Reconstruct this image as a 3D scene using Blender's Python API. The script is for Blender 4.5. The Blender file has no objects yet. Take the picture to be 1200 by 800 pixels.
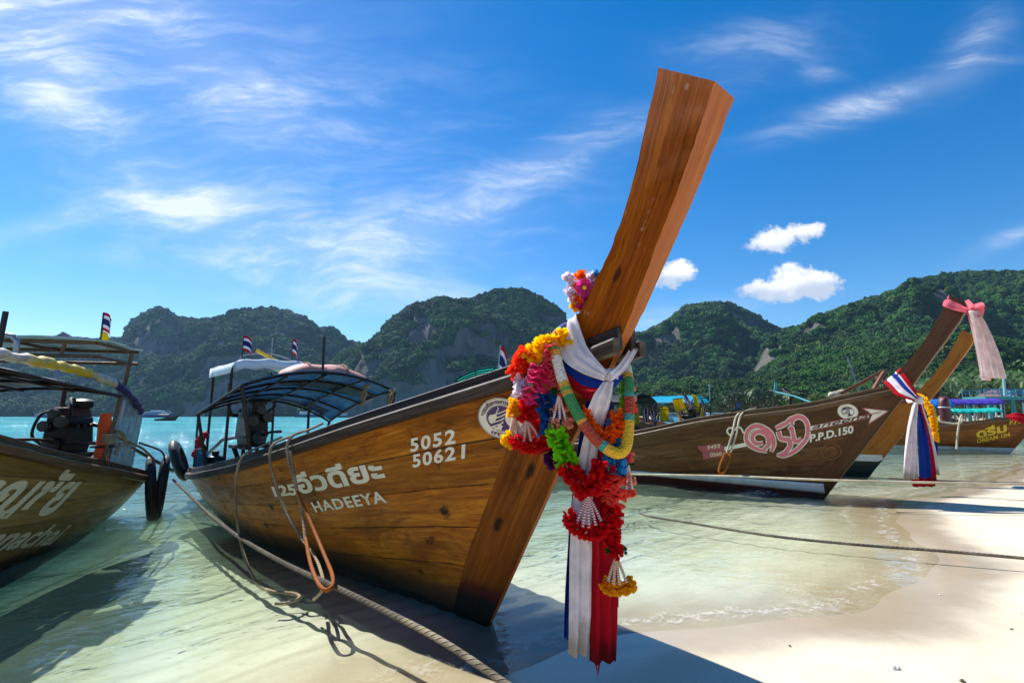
import bpy, math, random
import numpy as np
from mathutils import Vector, Matrix

scene = bpy.context.scene
COL = scene.collection
R = math.radians
random.seed(7)
rng = np.random.default_rng(11)

# ------------------------------------------------------------------ camera
CAM_H, FPX, TILT = 1.45, 600.0, math.atan(87 / 600.0)
cam = bpy.data.cameras.new('camera')
cam.lens = 18.0
cam.sensor_width = 36.0
cam.clip_start = 0.05
cam.clip_end = 9000
camo = bpy.data.objects.new('camera', cam)
COL.objects.link(camo)
camo.location = (0, 0, CAM_H)
camo.rotation_euler = (math.pi / 2 + TILT, 0, 0)
scene.camera = camo

# ------------------------------------------------------------------ sun, sky, exposure
SHX, SHY = 0.62, -0.62                      # shadow offset per metre of height
SUN_EL = math.atan2(1.0, math.hypot(SHX, SHY))
SUN_AZ = math.atan2(-SHX, -SHY)             # from +Y towards +X
sun = bpy.data.lights.new('sun', 'SUN')
sun.energy = 3.7
sun.angle = R(0.53)
sun.color = (1.0, 0.965, 0.9)
suno = bpy.data.objects.new('sun', sun)
COL.objects.link(suno)
suno.rotation_euler = Vector((SHX, SHY, -1.0)).to_track_quat('-Z', 'Y').to_euler()

scene.view_settings.view_transform = 'Standard'
scene.view_settings.look = 'None'
scene.view_settings.exposure = 1.12
scene.view_settings.gamma = 1.0
HAZE = 0.00008
scene.cycles.use_denoising = True
scene.cycles.max_bounces = 8
scene.cycles.transparent_max_bounces = 16
scene.cycles.volume_bounces = 0
scene.cycles.caustics_reflective = False
scene.cycles.caustics_refractive = False
scene.cycles.sample_clamp_indirect = 6.0


def lin(h):
    if isinstance(h, str):
        h = h.lstrip('#')
        c = [int(h[i:i + 2], 16) / 255 for i in (0, 2, 4)]
        return tuple(x / 12.92 if x <= 0.04045 else ((x + 0.055) / 1.055) ** 2.4 for x in c)
    return tuple(h)


class NT:
    """small wrapper to write node trees compactly"""
    def __init__(s, tree):
        s.t = tree
        s.n = tree.nodes
        s.l = tree.links

    def node(s, typ, **kw):
        n = s.n.new(typ)
        for k, v in kw.items():
            setattr(n, k, v)
        return n

    def put(s, sock, val):
        if hasattr(val, 'is_output') or hasattr(val, 'links'):
            s.l.new(val, sock)
        else:
            if hasattr(sock, 'default_value'):
                try:
                    sock.default_value = val
                except Exception:
                    if isinstance(val, (int, float)):
                        sock.default_value = (val,) * len(sock.default_value)
                    else:
                        sock.default_value = tuple(val) + (1,)

    def math(s, op, a, b=0.0, c=None, clamp=False):
        n = s.node('ShaderNodeMath', operation=op, use_clamp=clamp)
        s.put(n.inputs[0], a)
        s.put(n.inputs[1], b)
        if c is not None:
            s.put(n.inputs[2], c)
        return n.outputs[0]

    def mix(s, fac, a, b, blend='MIX'):
        n = s.node('ShaderNodeMix', data_type='RGBA', blend_type=blend)
        s.put(n.inputs[0], fac)
        for i, v in ((6, a), (7, b)):
            if isinstance(v, (tuple, list)) and len(v) == 3:
                v = tuple(v) + (1,)
            s.put(n.inputs[i], v)
        return n.outputs[2]

    def noise(s, vec, scale, detail=4, rough=0.55, dist=0.0, dim='3D'):
        n = s.node('ShaderNodeTexNoise', noise_dimensions=dim)
        if vec is not None:
            s.put(n.inputs['Vector'], vec)
        n.inputs['Scale'].default_value = scale
        n.inputs['Detail'].default_value = detail
        n.inputs['Roughness'].default_value = rough
        n.inputs['Distortion'].default_value = dist
        return n.outputs[0]

    def voro(s, vec, scale, feature='F1', rand=1.0):
        n = s.node('ShaderNodeTexVoronoi', feature=feature)
        s.put(n.inputs['Vector'], vec)
        n.inputs['Scale'].default_value = scale
        n.inputs['Randomness'].default_value = rand
        return n.outputs[0], (n.outputs[1] if feature != 'DISTANCE_TO_EDGE' else None)

    def mapping(s, vec, loc=(0, 0, 0), rot=(0, 0, 0), scale=(1, 1, 1)):
        n = s.node('ShaderNodeMapping')
        s.put(n.inputs[0], vec)
        n.inputs[1].default_value = loc
        n.inputs[2].default_value = rot
        n.inputs[3].default_value = scale
        return n.outputs[0]

    def ramp(s, fac, stops, interp='LINEAR'):
        n = s.node('ShaderNodeValToRGB')
        n.color_ramp.interpolation = interp
        e = n.color_ramp.elements
        while len(e) > 1:
            e.remove(e[-1])
        for i, (p, c) in enumerate(stops):
            el = e[0] if i == 0 else e.new(p)
            el.position = p
            if isinstance(c, (int, float)):
                c = (c, c, c)
            el.color = tuple(lin(c)) + (1,) if isinstance(c, str) else tuple(c) + (1,)
        s.put(n.inputs[0], fac)
        return n.outputs[0]

    def maprange(s, v, a, b, c=0.0, d=1.0, smooth=True):
        n = s.node('ShaderNodeMapRange')
        n.interpolation_type = 'SMOOTHSTEP' if smooth else 'LINEAR'
        s.put(n.inputs[0], v)
        for i, x in enumerate((a, b, c, d)):
            s.put(n.inputs[1 + i], x)
        return n.outputs[0]

    def sep(s, vec):
        n = s.node('ShaderNodeSeparateXYZ')
        s.put(n.inputs[0], vec)
        return n.outputs

    def comb(s, x, y, z=0.0):
        n = s.node('ShaderNodeCombineXYZ')
        for i, v in enumerate((x, y, z)):
            s.put(n.inputs[i], v)
        return n.outputs[0]

    def bump(s, height, strength=0.3, dist=0.02, normal=None):
        n = s.node('ShaderNodeBump')
        n.inputs['Strength'].default_value = strength
        n.inputs['Distance'].default_value = dist
        s.put(n.inputs['Height'], height)
        if normal is not None:
            s.put(n.inputs['Normal'], normal)
        return n.outputs[0]


# world: sky plus high cirrus and three small fair weather clouds (all at infinite distance)
world = bpy.data.worlds.new('World')
scene.world = world
world.use_nodes = True
W = NT(world.node_tree)
bg = W.n['Background']
sky = W.node('ShaderNodeTexSky', sky_type='NISHITA')
sky.sun_disc = False
sky.sun_elevation = SUN_EL
sky.sun_rotation = SUN_AZ
sky.altitude = 0
sky.air_density = 1.0
sky.dust_density = 0.12
sky.ozone_density = 2.6
hs = W.node('ShaderNodeHueSaturation')
hs.inputs['Hue'].default_value = 0.503
hs.inputs['Saturation'].default_value = 1.45
hs.inputs['Value'].default_value = 0.60
W.l.new(sky.outputs[0], hs.inputs['Color'])
tc = W.node('ShaderNodeTexCoord')
dx, dy, dz = W.sep(tc.outputs['Generated'])
dyc = W.math('MAXIMUM', dy, 0.12)
U = W.math('DIVIDE', dx, dyc)
V = W.math('DIVIDE', dz, dyc)
UV = W.comb(U, V, 0.0)


def uvdir(px, py):
    u, v = (px - 600) / FPX, (400 - py) / FPX
    y = math.cos(TILT) - v * math.sin(TILT)
    return u / y, (math.sin(TILT) + v * math.cos(TILT)) / y


def gauss(px, py, rx, ry, ang=0.0, amp=1.0):
    u, v = uvdir(px, py)
    m = W.mapping(UV, rot=(0, 0, 0))
    du, dv = W.math('SUBTRACT', U, u), W.math('SUBTRACT', V, v)
    ca, sa = math.cos(R(ang)), math.sin(R(ang))
    a = W.math('ADD', W.math('MULTIPLY', du, ca * 600 / rx), W.math('MULTIPLY', dv, sa * 600 / rx))
    b = W.math('ADD', W.math('MULTIPLY', du, -sa * 600 / ry), W.math('MULTIPLY', dv, ca * 600 / ry))
    r2 = W.math('ADD', W.math('MULTIPLY', a, a), W.math('MULTIPLY', b, b))
    return W.math('MULTIPLY', W.math('EXPONENT', W.math('MULTIPLY', r2, -1.0)), amp)


def total(lst):
    o = lst[0]
    for x in lst[1:]:
        o = W.math('ADD', o, x)
    return o


wob = W.node('ShaderNodeTexNoise')
wob.inputs['Scale'].default_value = 2.2
wob.inputs['Detail'].default_value = 3
W.l.new(UV, wob.inputs['Vector'])
wv = W.node('ShaderNodeVectorMath', operation='MULTIPLY_ADD')
W.l.new(wob.outputs['Color'], wv.inputs[0])
wv.inputs[1].default_value = (0.22, 0.2, 0)
W.l.new(UV, wv.inputs[2])
st1 = W.noise(W.mapping(wv.outputs[0], rot=(0, 0, R(-28)), scale=(1.0, 3.8, 1)), 2.6, 10, 0.64, 0.25)
st2 = W.noise(W.mapping(wv.outputs[0], rot=(0, 0, R(38)), scale=(1.0, 3.6, 1)), 2.8, 10, 0.64, 0.3)
stx = W.math('MAXIMUM', W.math('MULTIPLY', st1, 0.97), st2)
mask = total([gauss(40, 70, 130, 60, -40, 1.25), gauss(120, 10, 150, 40, -5, 0.8),
              gauss(255, 90, 120, 42, -25, 0.72), gauss(300, 130, 60, 60, -60, 0.45),
              gauss(60, 262, 120, 16, 14, 0.85), gauss(215, 235, 110, 40, -22, 0.82),
              gauss(470, 265, 150, 36, 8, 0.72), gauss(640, 190, 140, 26, 24, 0.62), gauss(390, 300, 200, 40, 0, 0.55),
              gauss(430, 350, 170, 30, -4, 0.55), gauss(330, 200, 260, 160, 0, 0.30),
              gauss(1040, 115, 130, 17, 18, 0.72), gauss(1140, 55, 60, 26, 50, 0.42), gauss(960, 88, 24, 10, 0, 0.55),
              gauss(880, 60, 110, 40, 10, 0.28), gauss(1180, 280, 60, 10, 25, 0.42), gauss(800, 372, 90, 14, 8, 0.55)])
cir = W.math('MULTIPLY', W.maprange(stx, 0.44, 0.82), mask)
cir = W.math('ADD', cir, W.math('MULTIPLY', mask, 0.15))
cir = W.math('MINIMUM', W.math('MULTIPLY', cir, 1.25), 0.85)
# cumulus
cn = W.noise(UV, 21.0, 12, 0.68, 0.0)
cw = W.math('MULTIPLY', W.math('SUBTRACT', cn, 0.5), 3.8)
cu = total([gauss(900, 284, 24, 14), gauss(925, 274, 28, 13), gauss(952, 268, 18, 9, 15), gauss(905, 286, 34, 8, 8, 0.5),
            gauss(900, 340, 26, 13), gauss(925, 328, 26, 17), gauss(950, 325, 22, 14), gauss(968, 334, 22, 12), gauss(930, 343, 52, 10),
            gauss(783, 322, 22, 13), gauss(800, 318, 16, 13), gauss(770, 330, 26, 9, 0, 0.8)])
cua = W.maprange(W.math('ADD', cu, W.math('MULTIPLY', cw, W.maprange(cu, 0.05, 0.4))), 0.30, 1.05)
up = total([gauss(900, 279, 26, 11), gauss(925, 268, 30, 10), gauss(952, 262, 20, 8, 15), gauss(905, 330, 30, 12), gauss(932, 318, 30, 13),
            gauss(955, 318, 26, 12), gauss(785, 314, 24, 11), gauss(800, 310, 18, 11)])
cucol = W.mix(W.maprange(W.math('ADD', up, W.math('MULTIPLY', cw, 0.4)), 0.0, 0.8), (2.3, 2.7, 3.4), (4.0, 4.1, 4.2))
skyc = W.mix(cir, hs.outputs[0], (3.9, 4.2, 4.6))
skyc = W.mix(cua, skyc, cucol)
W.l.new(skyc, bg.inputs[0])
bg.inputs[1].default_value = 0.12


# ------------------------------------------------------------------ helpers
def at(px, py, Y):
    """point that the photo shows at (px, py), Y metres in front of the camera's foot"""
    u, v = (px - 600) / FPX, (400 - py) / FPX
    y = math.cos(TILT) - v * math.sin(TILT)
    z = math.sin(TILT) + v * math.cos(TILT)
    return np.array([u * Y / y, Y, CAM_H + z * Y / y])


def tag(o, label=None, cat=None, group=None, kind=None):
    for k, v in (('label', label), ('category', cat), ('group', group), ('kind', kind)):
        if v:
            o[k] = v
    return o


def empty(name, loc=(0, 0, 0), rz=0.0, label=None, cat=None, group=None):
    o = bpy.data.objects.new(name, None)
    o.empty_display_size = 0.2
    COL.objects.link(o)
    o.location = tuple(loc)
    o.rotation_euler = (0, 0, rz)
    return tag(o, label, cat, group)


def copy_tree(o, parent=None):
    c = o.copy()
    COL.objects.link(c)
    c.parent = parent
    for ch in [x for x in COL.objects if x.parent == o]:
        copy_tree(ch, c)
    return c


def crv(x, xs, ys):
    """monotone cubic interpolation"""
    xs, ys = np.asarray(xs, float), np.asarray(ys, float)
    x = np.clip(np.asarray(x, float), xs[0], xs[-1])
    h = np.diff(xs)
    dl = np.diff(ys) / h
    m = np.zeros(len(xs))
    m[0], m[-1] = dl[0], dl[-1]
    for i in range(1, len(xs) - 1):
        if dl[i - 1] * dl[i] > 0:
            m[i] = 2 * dl[i - 1] * dl[i] / (dl[i - 1] + dl[i])
    i = np.clip(np.searchsorted(xs, x, side='right') - 1, 0, len(h) - 1)
    t = (x - xs[i]) / h[i]
    return ((2 * t ** 3 - 3 * t ** 2 + 1) * ys[i] + (t ** 3 - 2 * t ** 2 + t) * h[i] * m[i]
            + (-2 * t ** 3 + 3 * t ** 2) * ys[i + 1] + (t ** 3 - t ** 2) * h[i] * m[i + 1])


def smooth_path(pts, n=8):
    P = [np.array(p, float) for p in pts]
    if len(P) < 3:
        return P
    P = [2 * P[0] - P[1]] + P + [2 * P[-1] - P[-2]]
    out = []
    for i in range(1, len(P) - 2):
        a, b, c, d = P[i - 1:i + 3]
        for k in range(n):
            t = k / n
            out.append(0.5 * (2 * b + (c - a) * t + (2 * a - 5 * b + 4 * c - d) * t * t + (3 * b - a - 3 * c + d) * t ** 3))
    out.append(P[-2])
    return out


def unit(v):
    n = np.linalg.norm(v)
    return v / n if n > 1e-9 else np.array([0, 0, 1.0])


class MB:
    def __init__(s):
        s.v, s.f, s.uv, s.mi, s.cur = [], [], [], [], 0

    def add(s, verts, faces, uvs=None):
        b = len(s.v)
        s.v += [tuple(map(float, p)) for p in verts]
        s.uv += ([tuple(u) for u in uvs] if uvs is not None else [(0.0, 0.0)] * len(verts))
        s.f += [tuple(b + i for i in f) for f in faces]
        s.mi += [s.cur] * len(faces)

    def grid(s, rows, uvs=None, flip=False):
        """rows: equal length lists of points"""
        nr, nc = len(rows), len(rows[0])
        vs = [p for r in rows for p in r]
        fs = []
        for i in range(nr - 1):
            for j in range(nc - 1):
                q = (i * nc + j, i * nc + j + 1, (i + 1) * nc + j + 1, (i + 1) * nc + j)
                fs.append(q[::-1] if flip else q)
        if uvs is None:
            uvs = [(i / max(1, nr - 1), j / max(1, nc - 1)) for i in range(nr) for j in range(nc)]
        s.add(vs, fs, uvs)

    def box(s, c, size, rot=None, taper=1.0):
        c = np.array(c, float)
        sx, sy, sz = [k / 2 for k in size]
        vs = []
        for z, k in ((-sz, 1.0), (sz, taper)):
            for x, y in ((-sx, -sy), (sx, -sy), (sx, sy), (-sx, sy)):
                p = np.array([x * k, y * k, z])
                if rot is not None:
                    p = rot @ p
                vs.append(c + p)
        s.add(vs, [(3, 2, 1, 0), (4, 5, 6, 7), (0, 1, 5, 4), (1, 2, 6, 5), (2, 3, 7, 6), (3, 0, 4, 7)],
              [(p[0], p[2]) for p in vs])

    def bar(s, p0, p1, w, h, up=(0, 0, 1)):
        p0, p1 = np.array(p0, float), np.array(p1, float)
        x = unit(p1 - p0)
        y = unit(np.cross(np.array(up, float), x))
        z = np.cross(x, y)
        s.box((p0 + p1) / 2, (np.linalg.norm(p1 - p0), w, h), np.stack([x, y, z], 1))

    def tube(s, path, r, sides=8, cap=True, closed=False):
        P = [np.array(p, float) for p in path]
        n = len(P)
        rr = r if hasattr(r, '__len__') else [r] * n
        T = []
        for i in range(n):
            if closed:
                T.append(unit(P[(i + 1) % n] - P[i - 1]))
            else:
                T.append(unit(P[min(i + 1, n - 1)] - P[max(i - 1, 0)]))
        ref = np.array([0, 0, 1.0]) if abs(T[0][2]) < 0.9 else np.array([1.0, 0, 0])
        N = unit(np.cross(ref, T[0]))
        rows, L, uv = [], 0.0, []
        idx = list(range(n)) + ([0] if closed else [])
        for k, i in enumerate(idx):
            N = unit(N - T[i] * np.dot(N, T[i]))
            Bn = np.cross(T[i], N)
            if k:
                L += np.linalg.norm(P[i] - P[idx[k - 1]])
            ring = []
            for j in range(sides + 1):
                a = 2 * math.pi * j / sides
                ring.append(P[i] + rr[i] * (math.cos(a) * N + math.sin(a) * Bn))
                uv.append((L, j / sides))
            rows.append(ring)
        s.grid(rows, uv, flip=True)
        if cap and not closed:
            for i, fl in ((0, False), (n - 1, True)):
                ring = rows[i][:-1]
                f = tuple(range(sides))
                s.add(ring, [f[::-1] if fl else f], [(0, 0)] * sides)

    def cyl(s, p0, p1, r0, r1=None, sides=16):
        s.tube([p0, p1], [r0, r1 if r1 is not None else r0], sides)

    def lathe(s, prof, c, axis=(0, 0, 1), sides=16):
        """prof: (radius, height) pairs"""
        c = np.array(c, float)
        z = unit(np.array(axis, float))
        x = unit(np.cross(z, np.array([0.31, 0.83, 0.2]) if abs(z[0]) < .9 else np.array([0, 1.0, 0])))
        y = np.cross(z, x)
        rows = []
        for r, h in prof:
            rows.append([c + z * h + r * (math.cos(2 * math.pi * j / sides) * x + math.sin(2 * math.pi * j / sides) * y) for j in range(sides + 1)])
        s.grid(rows, flip=True)

    def blob(s, c, rad, jit=0.0, seg=10, rings=7, rot=None):
        c = np.array(c, float)
        rad = np.array(rad if hasattr(rad, '__len__') else (rad,) * 3, float)
        rows = []
        for i in range(rings + 1):
            th = math.pi * i / rings
            row = []
            for j in range(seg):
                ph = 2 * math.pi * j / seg
                k = 1 + (random.uniform(-jit, jit) if 0 < i < rings else 0)
                p = rad * np.array([math.sin(th) * math.cos(ph), math.sin(th) * math.sin(ph), math.cos(th)]) * k
                row.append(c + (rot @ p if rot is not None else p))
            row.append(row[0])
            rows.append(row)
        s.grid(rows, flip=True)

    def build(s, name, mat, parent=None, smooth=True, angle=40, solid=0.0, bevel=0.0, offset=0.0):
        me = bpy.data.meshes.new(name)
        me.from_pydata(s.v, [], s.f)
        for m in (mat if isinstance(mat, (list, tuple)) else [mat]):
            me.materials.append(m)
        uvl = me.uv_layers.new(name='UVMap')
        li = np.empty(len(me.loops), dtype=np.int32)
        me.loops.foreach_get('vertex_index', li)
        uvl.data.foreach_set('uv', np.asarray(s.uv, np.float32)[li].ravel())
        if any(s.mi):
            me.polygons.foreach_set('material_index', np.asarray(s.mi, np.int32))
        if smooth:
            me.polygons.foreach_set('use_smooth', [True] * len(me.polygons))
            me.update()
            if angle < 180:
                try:
                    me.set_sharp_from_angle(angle=R(angle))
                except Exception:
                    pass
        me.update()
        o = bpy.data.objects.new(name, me)
        COL.objects.link(o)
        if parent is not None:
            o.parent = parent
        if solid:
            md = o.modifiers.new('thickness', 'SOLIDIFY')
            md.thickness = solid
            md.offset = offset
        if bevel:
            md = o.modifiers.new('bevel', 'BEVEL')
            md.width = bevel
            md.segments = 2
            md.limit_method = 'ANGLE'
        return o


# ------------------------------------------------------------------ noise for terrain (numpy)
def vnoise(x, y, seed=0):
    xi, yi = np.floor(x).astype(np.int64), np.floor(y).astype(np.int64)
    xf, yf = x - xi, y - yi
    u, v = xf * xf * (3 - 2 * xf), yf * yf * (3 - 2 * yf)

    def h(a, b):
        n = (a * 374761393 + b * 668265263 + seed * 974711) & 0x7fffffff
        n = ((n ^ (n >> 13)) * 1274126177) & 0x7fffffff
        return ((n ^ (n >> 16)) & 0xffff) / 65535.0
    return (h(xi, yi) * (1 - u) + h(xi + 1, yi) * u) * (1 - v) + (h(xi, yi + 1) * (1 - u) + h(xi + 1, yi + 1) * u) * v


def fbm(x, y, octv=5, seed=0, ridged=False):
    t, a, n = 0.0, 0.5, 0.0
    for o in range(octv):
        k = vnoise(x * 2 ** o + 17.3 * o, y * 2 ** o - 9.1 * o, seed + o)
        if ridged:
            k = 1 - np.abs(2 * k - 1)
        t = t + a * k
        n += a
        a *= 0.5
    return t / n


# ------------------------------------------------------------------ materials
MATS = {}


def newmat(name):
    m = bpy.data.materials.new(name)
    m.use_nodes = True
    MATS[name] = m
    nt = NT(m.node_tree)
    return m, nt, nt.n['Principled BSDF']


def plain(name, col, rough=0.6, metal=0.0, var=0.12, scale=6.0, bump=0.0, bscale=40, spec=0.5, dirt=None, dirtamt=0.5):
    m, n, b = newmat(name)
    c = lin(col)
    t = n.node('ShaderNodeTexCoord').outputs['Object']
    f = n.noise(t, scale, 5, 0.6)
    dk = tuple(x * (1 - var * 1.6) for x in c)
    lt = tuple(min(1, x * (1 + var)) for x in c)
    colr = n.mix(n.maprange(f, 0.3, 0.7), dk, lt)
    if dirt:
        f2 = n.noise(t, scale * 0.45, 7, 0.68)
        colr = n.mix(n.math('MULTIPLY', n.maprange(f2, 0.5, 0.72), dirtamt), colr, lin(dirt))
    n.put(b.inputs['Base Color'], colr)
    n.put(b.inputs['Roughness'], n.maprange(f, 0.2, 0.8, max(0.02, rough - 0.1), min(1, rough + 0.1)))
    b.inputs['Metallic'].default_value = metal
    b.inputs['Specular IOR Level'].default_value = spec
    if bump:
        n.put(b.inputs['Normal'], n.bump(n.noise(t, bscale, 4, 0.6), bump, 0.01))
    return m


def wood(name, dark, mid, light, seams=0, rough=0.42, stain='#1c1009', stain_amt=0.6, grain=1.0, bottom=None, streak=None, seamw=0.035, v0=0.0, bumpk=0.45, spots=0.0, spec=0.28):
    """varnished or weathered planks; UV = (metres along the plank, 0..1 across)"""
    m, n, b = newmat(name)
    uv = n.node('ShaderNodeTexCoord').outputs['UV']
    ob = n.node('ShaderNodeTexCoord').outputs['Object']
    x, y, _ = n.sep(uv)
    gv = n.comb(n.math('MULTIPLY', x, 1.6 * grain), n.math('MULTIPLY', y, 30.0 * grain))
    g = n.noise(gv, 1.0, 8, 0.66, 1.3)
    g2 = n.noise(n.comb(n.math('MULTIPLY', x, 6.0 * grain), n.math('MULTIPLY', y, 120.0 * grain)), 1.0, 5, 0.7, 0.3)
    big = n.noise(n.comb(n.math('MULTIPLY', x, 0.7), n.math('MULTIPLY', y, 5.0)), 1.0, 4, 0.6, 0.4)
    fac = n.math('ADD', n.math('ADD', n.math('MULTIPLY', g, 0.55), n.math('MULTIPLY', g2, 0.25)), n.math('MULTIPLY', big, 0.3))
    col = n.ramp(fac, [(0.34, lin(dark)), (0.54, lin(mid)), (0.74, lin(light))])
    hgt = n.math('ADD', n.math('MULTIPLY', g, 0.5), n.math('MULTIPLY', g2, 0.5))
    if seams:
        k = n.math('MULTIPLY', n.math('ADD', y, v0), float(seams))
        wobn = n.math('MULTIPLY', n.math('SUBTRACT', n.noise(n.comb(n.math('MULTIPLY', x, 1.5), y), 1.0, 3), 0.5), 0.07)
        k = n.math('ADD', k, wobn)
        fl = n.math('FLOOR', k)
        pl = n.node('ShaderNodeTexWhiteNoise', noise_dimensions='1D')
        n.put(pl.inputs['W'], fl)
        val = n.math('ADD', 0.74, n.math('MULTIPLY', pl.outputs[0], 0.5))
        col = n.mix(1.0, col, n.comb(val, val, val), 'MULTIPLY')
        fr = n.math('ABSOLUTE', n.math('SUBTRACT', n.math('SUBTRACT', k, fl), 0.5))
        brk = n.noise(n.comb(n.math('MULTIPLY', x, 2.2), n.math('MULTIPLY', y, 9.0)), 1.0, 4, 0.65)
        seam = n.maprange(fr, n.math('SUBTRACT', 0.5, n.math('MULTIPLY', brk, seamw * 1.5)), 0.5)
        seam = n.math('MULTIPLY', seam, n.maprange(brk, 0.34, 0.56))
        col = n.mix(seam, col, lin('#0d0805'))
        hgt = n.math('SUBTRACT', hgt, n.math('MULTIPLY', seam, 1.6))
    # dark damp stains and knots with a shape of their own
    sv = n.comb(n.math('MULTIPLY', x, 1.9), n.math('MULTIPLY', y, 5.5))
    sp = n.noise(sv, 1.3, 7, 0.66, 0.6)
    col = n.mix(n.math('MULTIPLY', n.maprange(sp, 0.60, 0.72), stain_amt), col, lin(stain))
    vd, vc = n.voro(n.comb(n.math('MULTIPLY', x, 2.1), n.math('MULTIPLY', y, 4.2)), 1.0)
    kn = n.math('ADD', vd, n.math('MULTIPLY', n.math('SUBTRACT', n.noise(sv, 9.0, 4, 0.7), 0.5), 0.22))
    col = n.mix(n.math('MULTIPLY', n.math('SUBTRACT', 1.0, n.maprange(kn, 0.07, 0.17)), stain_amt * 1.1), col, lin(stain))
    # long drying cracks along the grain
    ck = n.noise(n.comb(n.math('MULTIPLY', x, 0.9), n.math('MULTIPLY', y, 34.0)), 1.0, 3, 0.6, 0.15)
    ckm = n.math('MULTIPLY', n.math('SUBTRACT', 1.0, n.maprange(n.math('ABSOLUTE', n.math('SUBTRACT', ck, 0.60)), 0.0, 0.012)), n.maprange(n.noise(n.comb(n.math('MULTIPLY', x, 1.3), n.math('MULTIPLY', y, 6.0)), 1.0, 3), 0.5, 0.6))
    col = n.mix(n.math('MULTIPLY', ckm, 0.75), col, lin('#120a05'))
    # broad damp darkening with ragged edges
    bd = n.noise(n.comb(n.math('MULTIPLY', x, 0.9), n.math('MULTIPLY', y, 2.6)), 1.0, 8, 0.7, 0.8)
    col = n.mix(n.math('MULTIPLY', n.maprange(bd, 0.5, 0.66), stain_amt * 0.7), col, n.mix(0.8, col, lin(dark)))
    # fine pale scratches
    sc = n.noise(n.comb(n.math('MULTIPLY', x, 5.0), n.math('MULTIPLY', y, 60.0)), 1.0, 3, 0.8, 0.2)
    col = n.mix(n.math('MULTIPLY', n.maprange(sc, 0.70, 0.78), 0.25), col, lin(light))
    if spots:                                             # pale drip marks in the varnish
        vs_, _ = n.voro(n.comb(n.math('MULTIPLY', x, 16.0), n.math('MULTIPLY', y, 16.0)), 1.0)
        nm_ = n.noise(n.comb(n.math('MULTIPLY', x, 1.7), n.math('MULTIPLY', y, 4.5)), 1.0, 3, 0.6)
        sf = n.math('MULTIPLY', n.math('SUBTRACT', 1.0, n.maprange(vs_, 0.12, 0.34)), n.maprange(nm_, 0.53, 0.66))
        col = n.mix(n.math('MULTIPLY', sf, 0.45), col, lin('#b89a86'))
    if streak:
        s2 = n.noise(n.comb(n.math('MULTIPLY', x, 1.0), n.math('MULTIPLY', y, 7.0)), 1.4, 6, 0.7, 0.3)
        col = n.mix(n.math('MULTIPLY', n.maprange(s2, 0.54, 0.72), 0.75), col, lin(streak))
    rg = n.maprange(sp, 0.3, 0.75, rough - 0.12, rough + 0.18)
    if bottom:                                            # worn boot-top paint
        z = n.sep(ob)[2]
        e = n.math('ADD', z, n.math('MULTIPLY', n.math('SUBTRACT', n.noise(ob, 4.0, 5, 0.65), 0.5), 0.16))
        for z1, wd, cc in bottom:
            f = n.math('SUBTRACT', 1.0, n.maprange(e, z1 - wd, z1 + wd))
            col = n.mix(f, col, lin(cc))
    n.put(b.inputs['Base Color'], col)
    n.put(b.inputs['Roughness'], rg)
    b.inputs['Specular IOR Level'].default_value = spec
    n.put(b.inputs['Normal'], n.bump(hgt, bumpk, 0.012))
    return m


M_HULL = wood('varnished_planks', '#442106', '#a25c0c', '#d8922a', seams=6, spec=0.2, stain_amt=0.95, bottom=[(0.17, .08, '#5c4128'), (0.0, .10, '#34352a')], v0=0.03)
M_STEM = wood('varnished_stem', '#341905', '#7c420b', '#a8661c', rough=0.55, stain_amt=0.85, spec=0.15, grain=0.7, bottom=[(0.26, .04, '#54241a'), (0.17, .04, '#24261f')])
M_PROW = wood('varnished_prow', '#421a02', '#8a4204', '#bc680a', rough=0.6, stain_amt=0.7, grain=0.6, bumpk=0.10, spots=1.0, spec=0.07)
M_PROWF = wood('prow_front_wood', '#74380e', '#a2561c', '#ba7430', rough=0.42, stain_amt=0.12, grain=0.6)
M_RAIL = wood('weathered_rail', '#1c140f', '#3c2d22', '#6f5b48', rough=0.55, stain_amt=0.5)
M_COAM = wood('dark_coaming', '#120c0a', '#2a1a13', '#51382a', rough=0.45, stain_amt=0.4)
M_HULL_L = wood('olive_worn_planks', '#4a3516', '#8a682e', '#ab8c54', seams=5, stain_amt=0.3, bottom=[(0.12, .06, '#2a1a0e'), (-0.02, .05, '#59452c')])
M_RAIL_L = wood('brown_rail', '#33210f', '#5f4429', '#8d7350', rough=0.5, stain_amt=0.3)
M_HULL_A = wood('dark_brown_planks', '#2e170a', '#573215', '#7a5327', seams=5, stain_amt=0.35, streak='#7a6844', bottom=[])
M_STEM_A = wood('dark_brown_stem', '#2a160a', '#523014', '#754c26', stain_amt=0.3, rough=0.4)
M_HULL_Y = wood('honey_planks', '#5a320b', '#945a14', '#b87d2c', seams=5, stain_amt=0.3)
M_STEM_Y = wood('honey_stem', '#5c340c', '#94580f', '#b87a22', stain_amt=0.2, rough=0.4)
M_HULL_D = wood('red_brown_planks', '#42200c', '#7a4218', '#a0662e', seams=5, stain_amt=0.25)
M_DECK = wood('deck_planks', '#3a2716', '#6b4b2e', '#94764f', seams=8, stain_amt=0.3, rough=0.6)
M_BOAT_PAINT = plain('white_boat_paint', '#cfd2cf', 0.4, var=0.06, dirt='#8f8b80', dirtamt=0.5)
M_GREENPAINT = plain('dark_green_paint', '#16261f', 0.4)
M_REDPAINT = plain('oxide_red_paint', '#4a1a12', 0.5, dirt='#2c1612', dirtamt=0.6)
M_CREAM = plain('cream_sign_paint', '#e9e2d0', 0.5, var=0.05, dirt='#b9a988', dirtamt=0.5, scale=9)
M_CREAM2 = plain('aged_cream_paint', '#e0d2ae', 0.5, var=0.08, dirt='#9a8654', dirtamt=0.6, scale=9)
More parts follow.
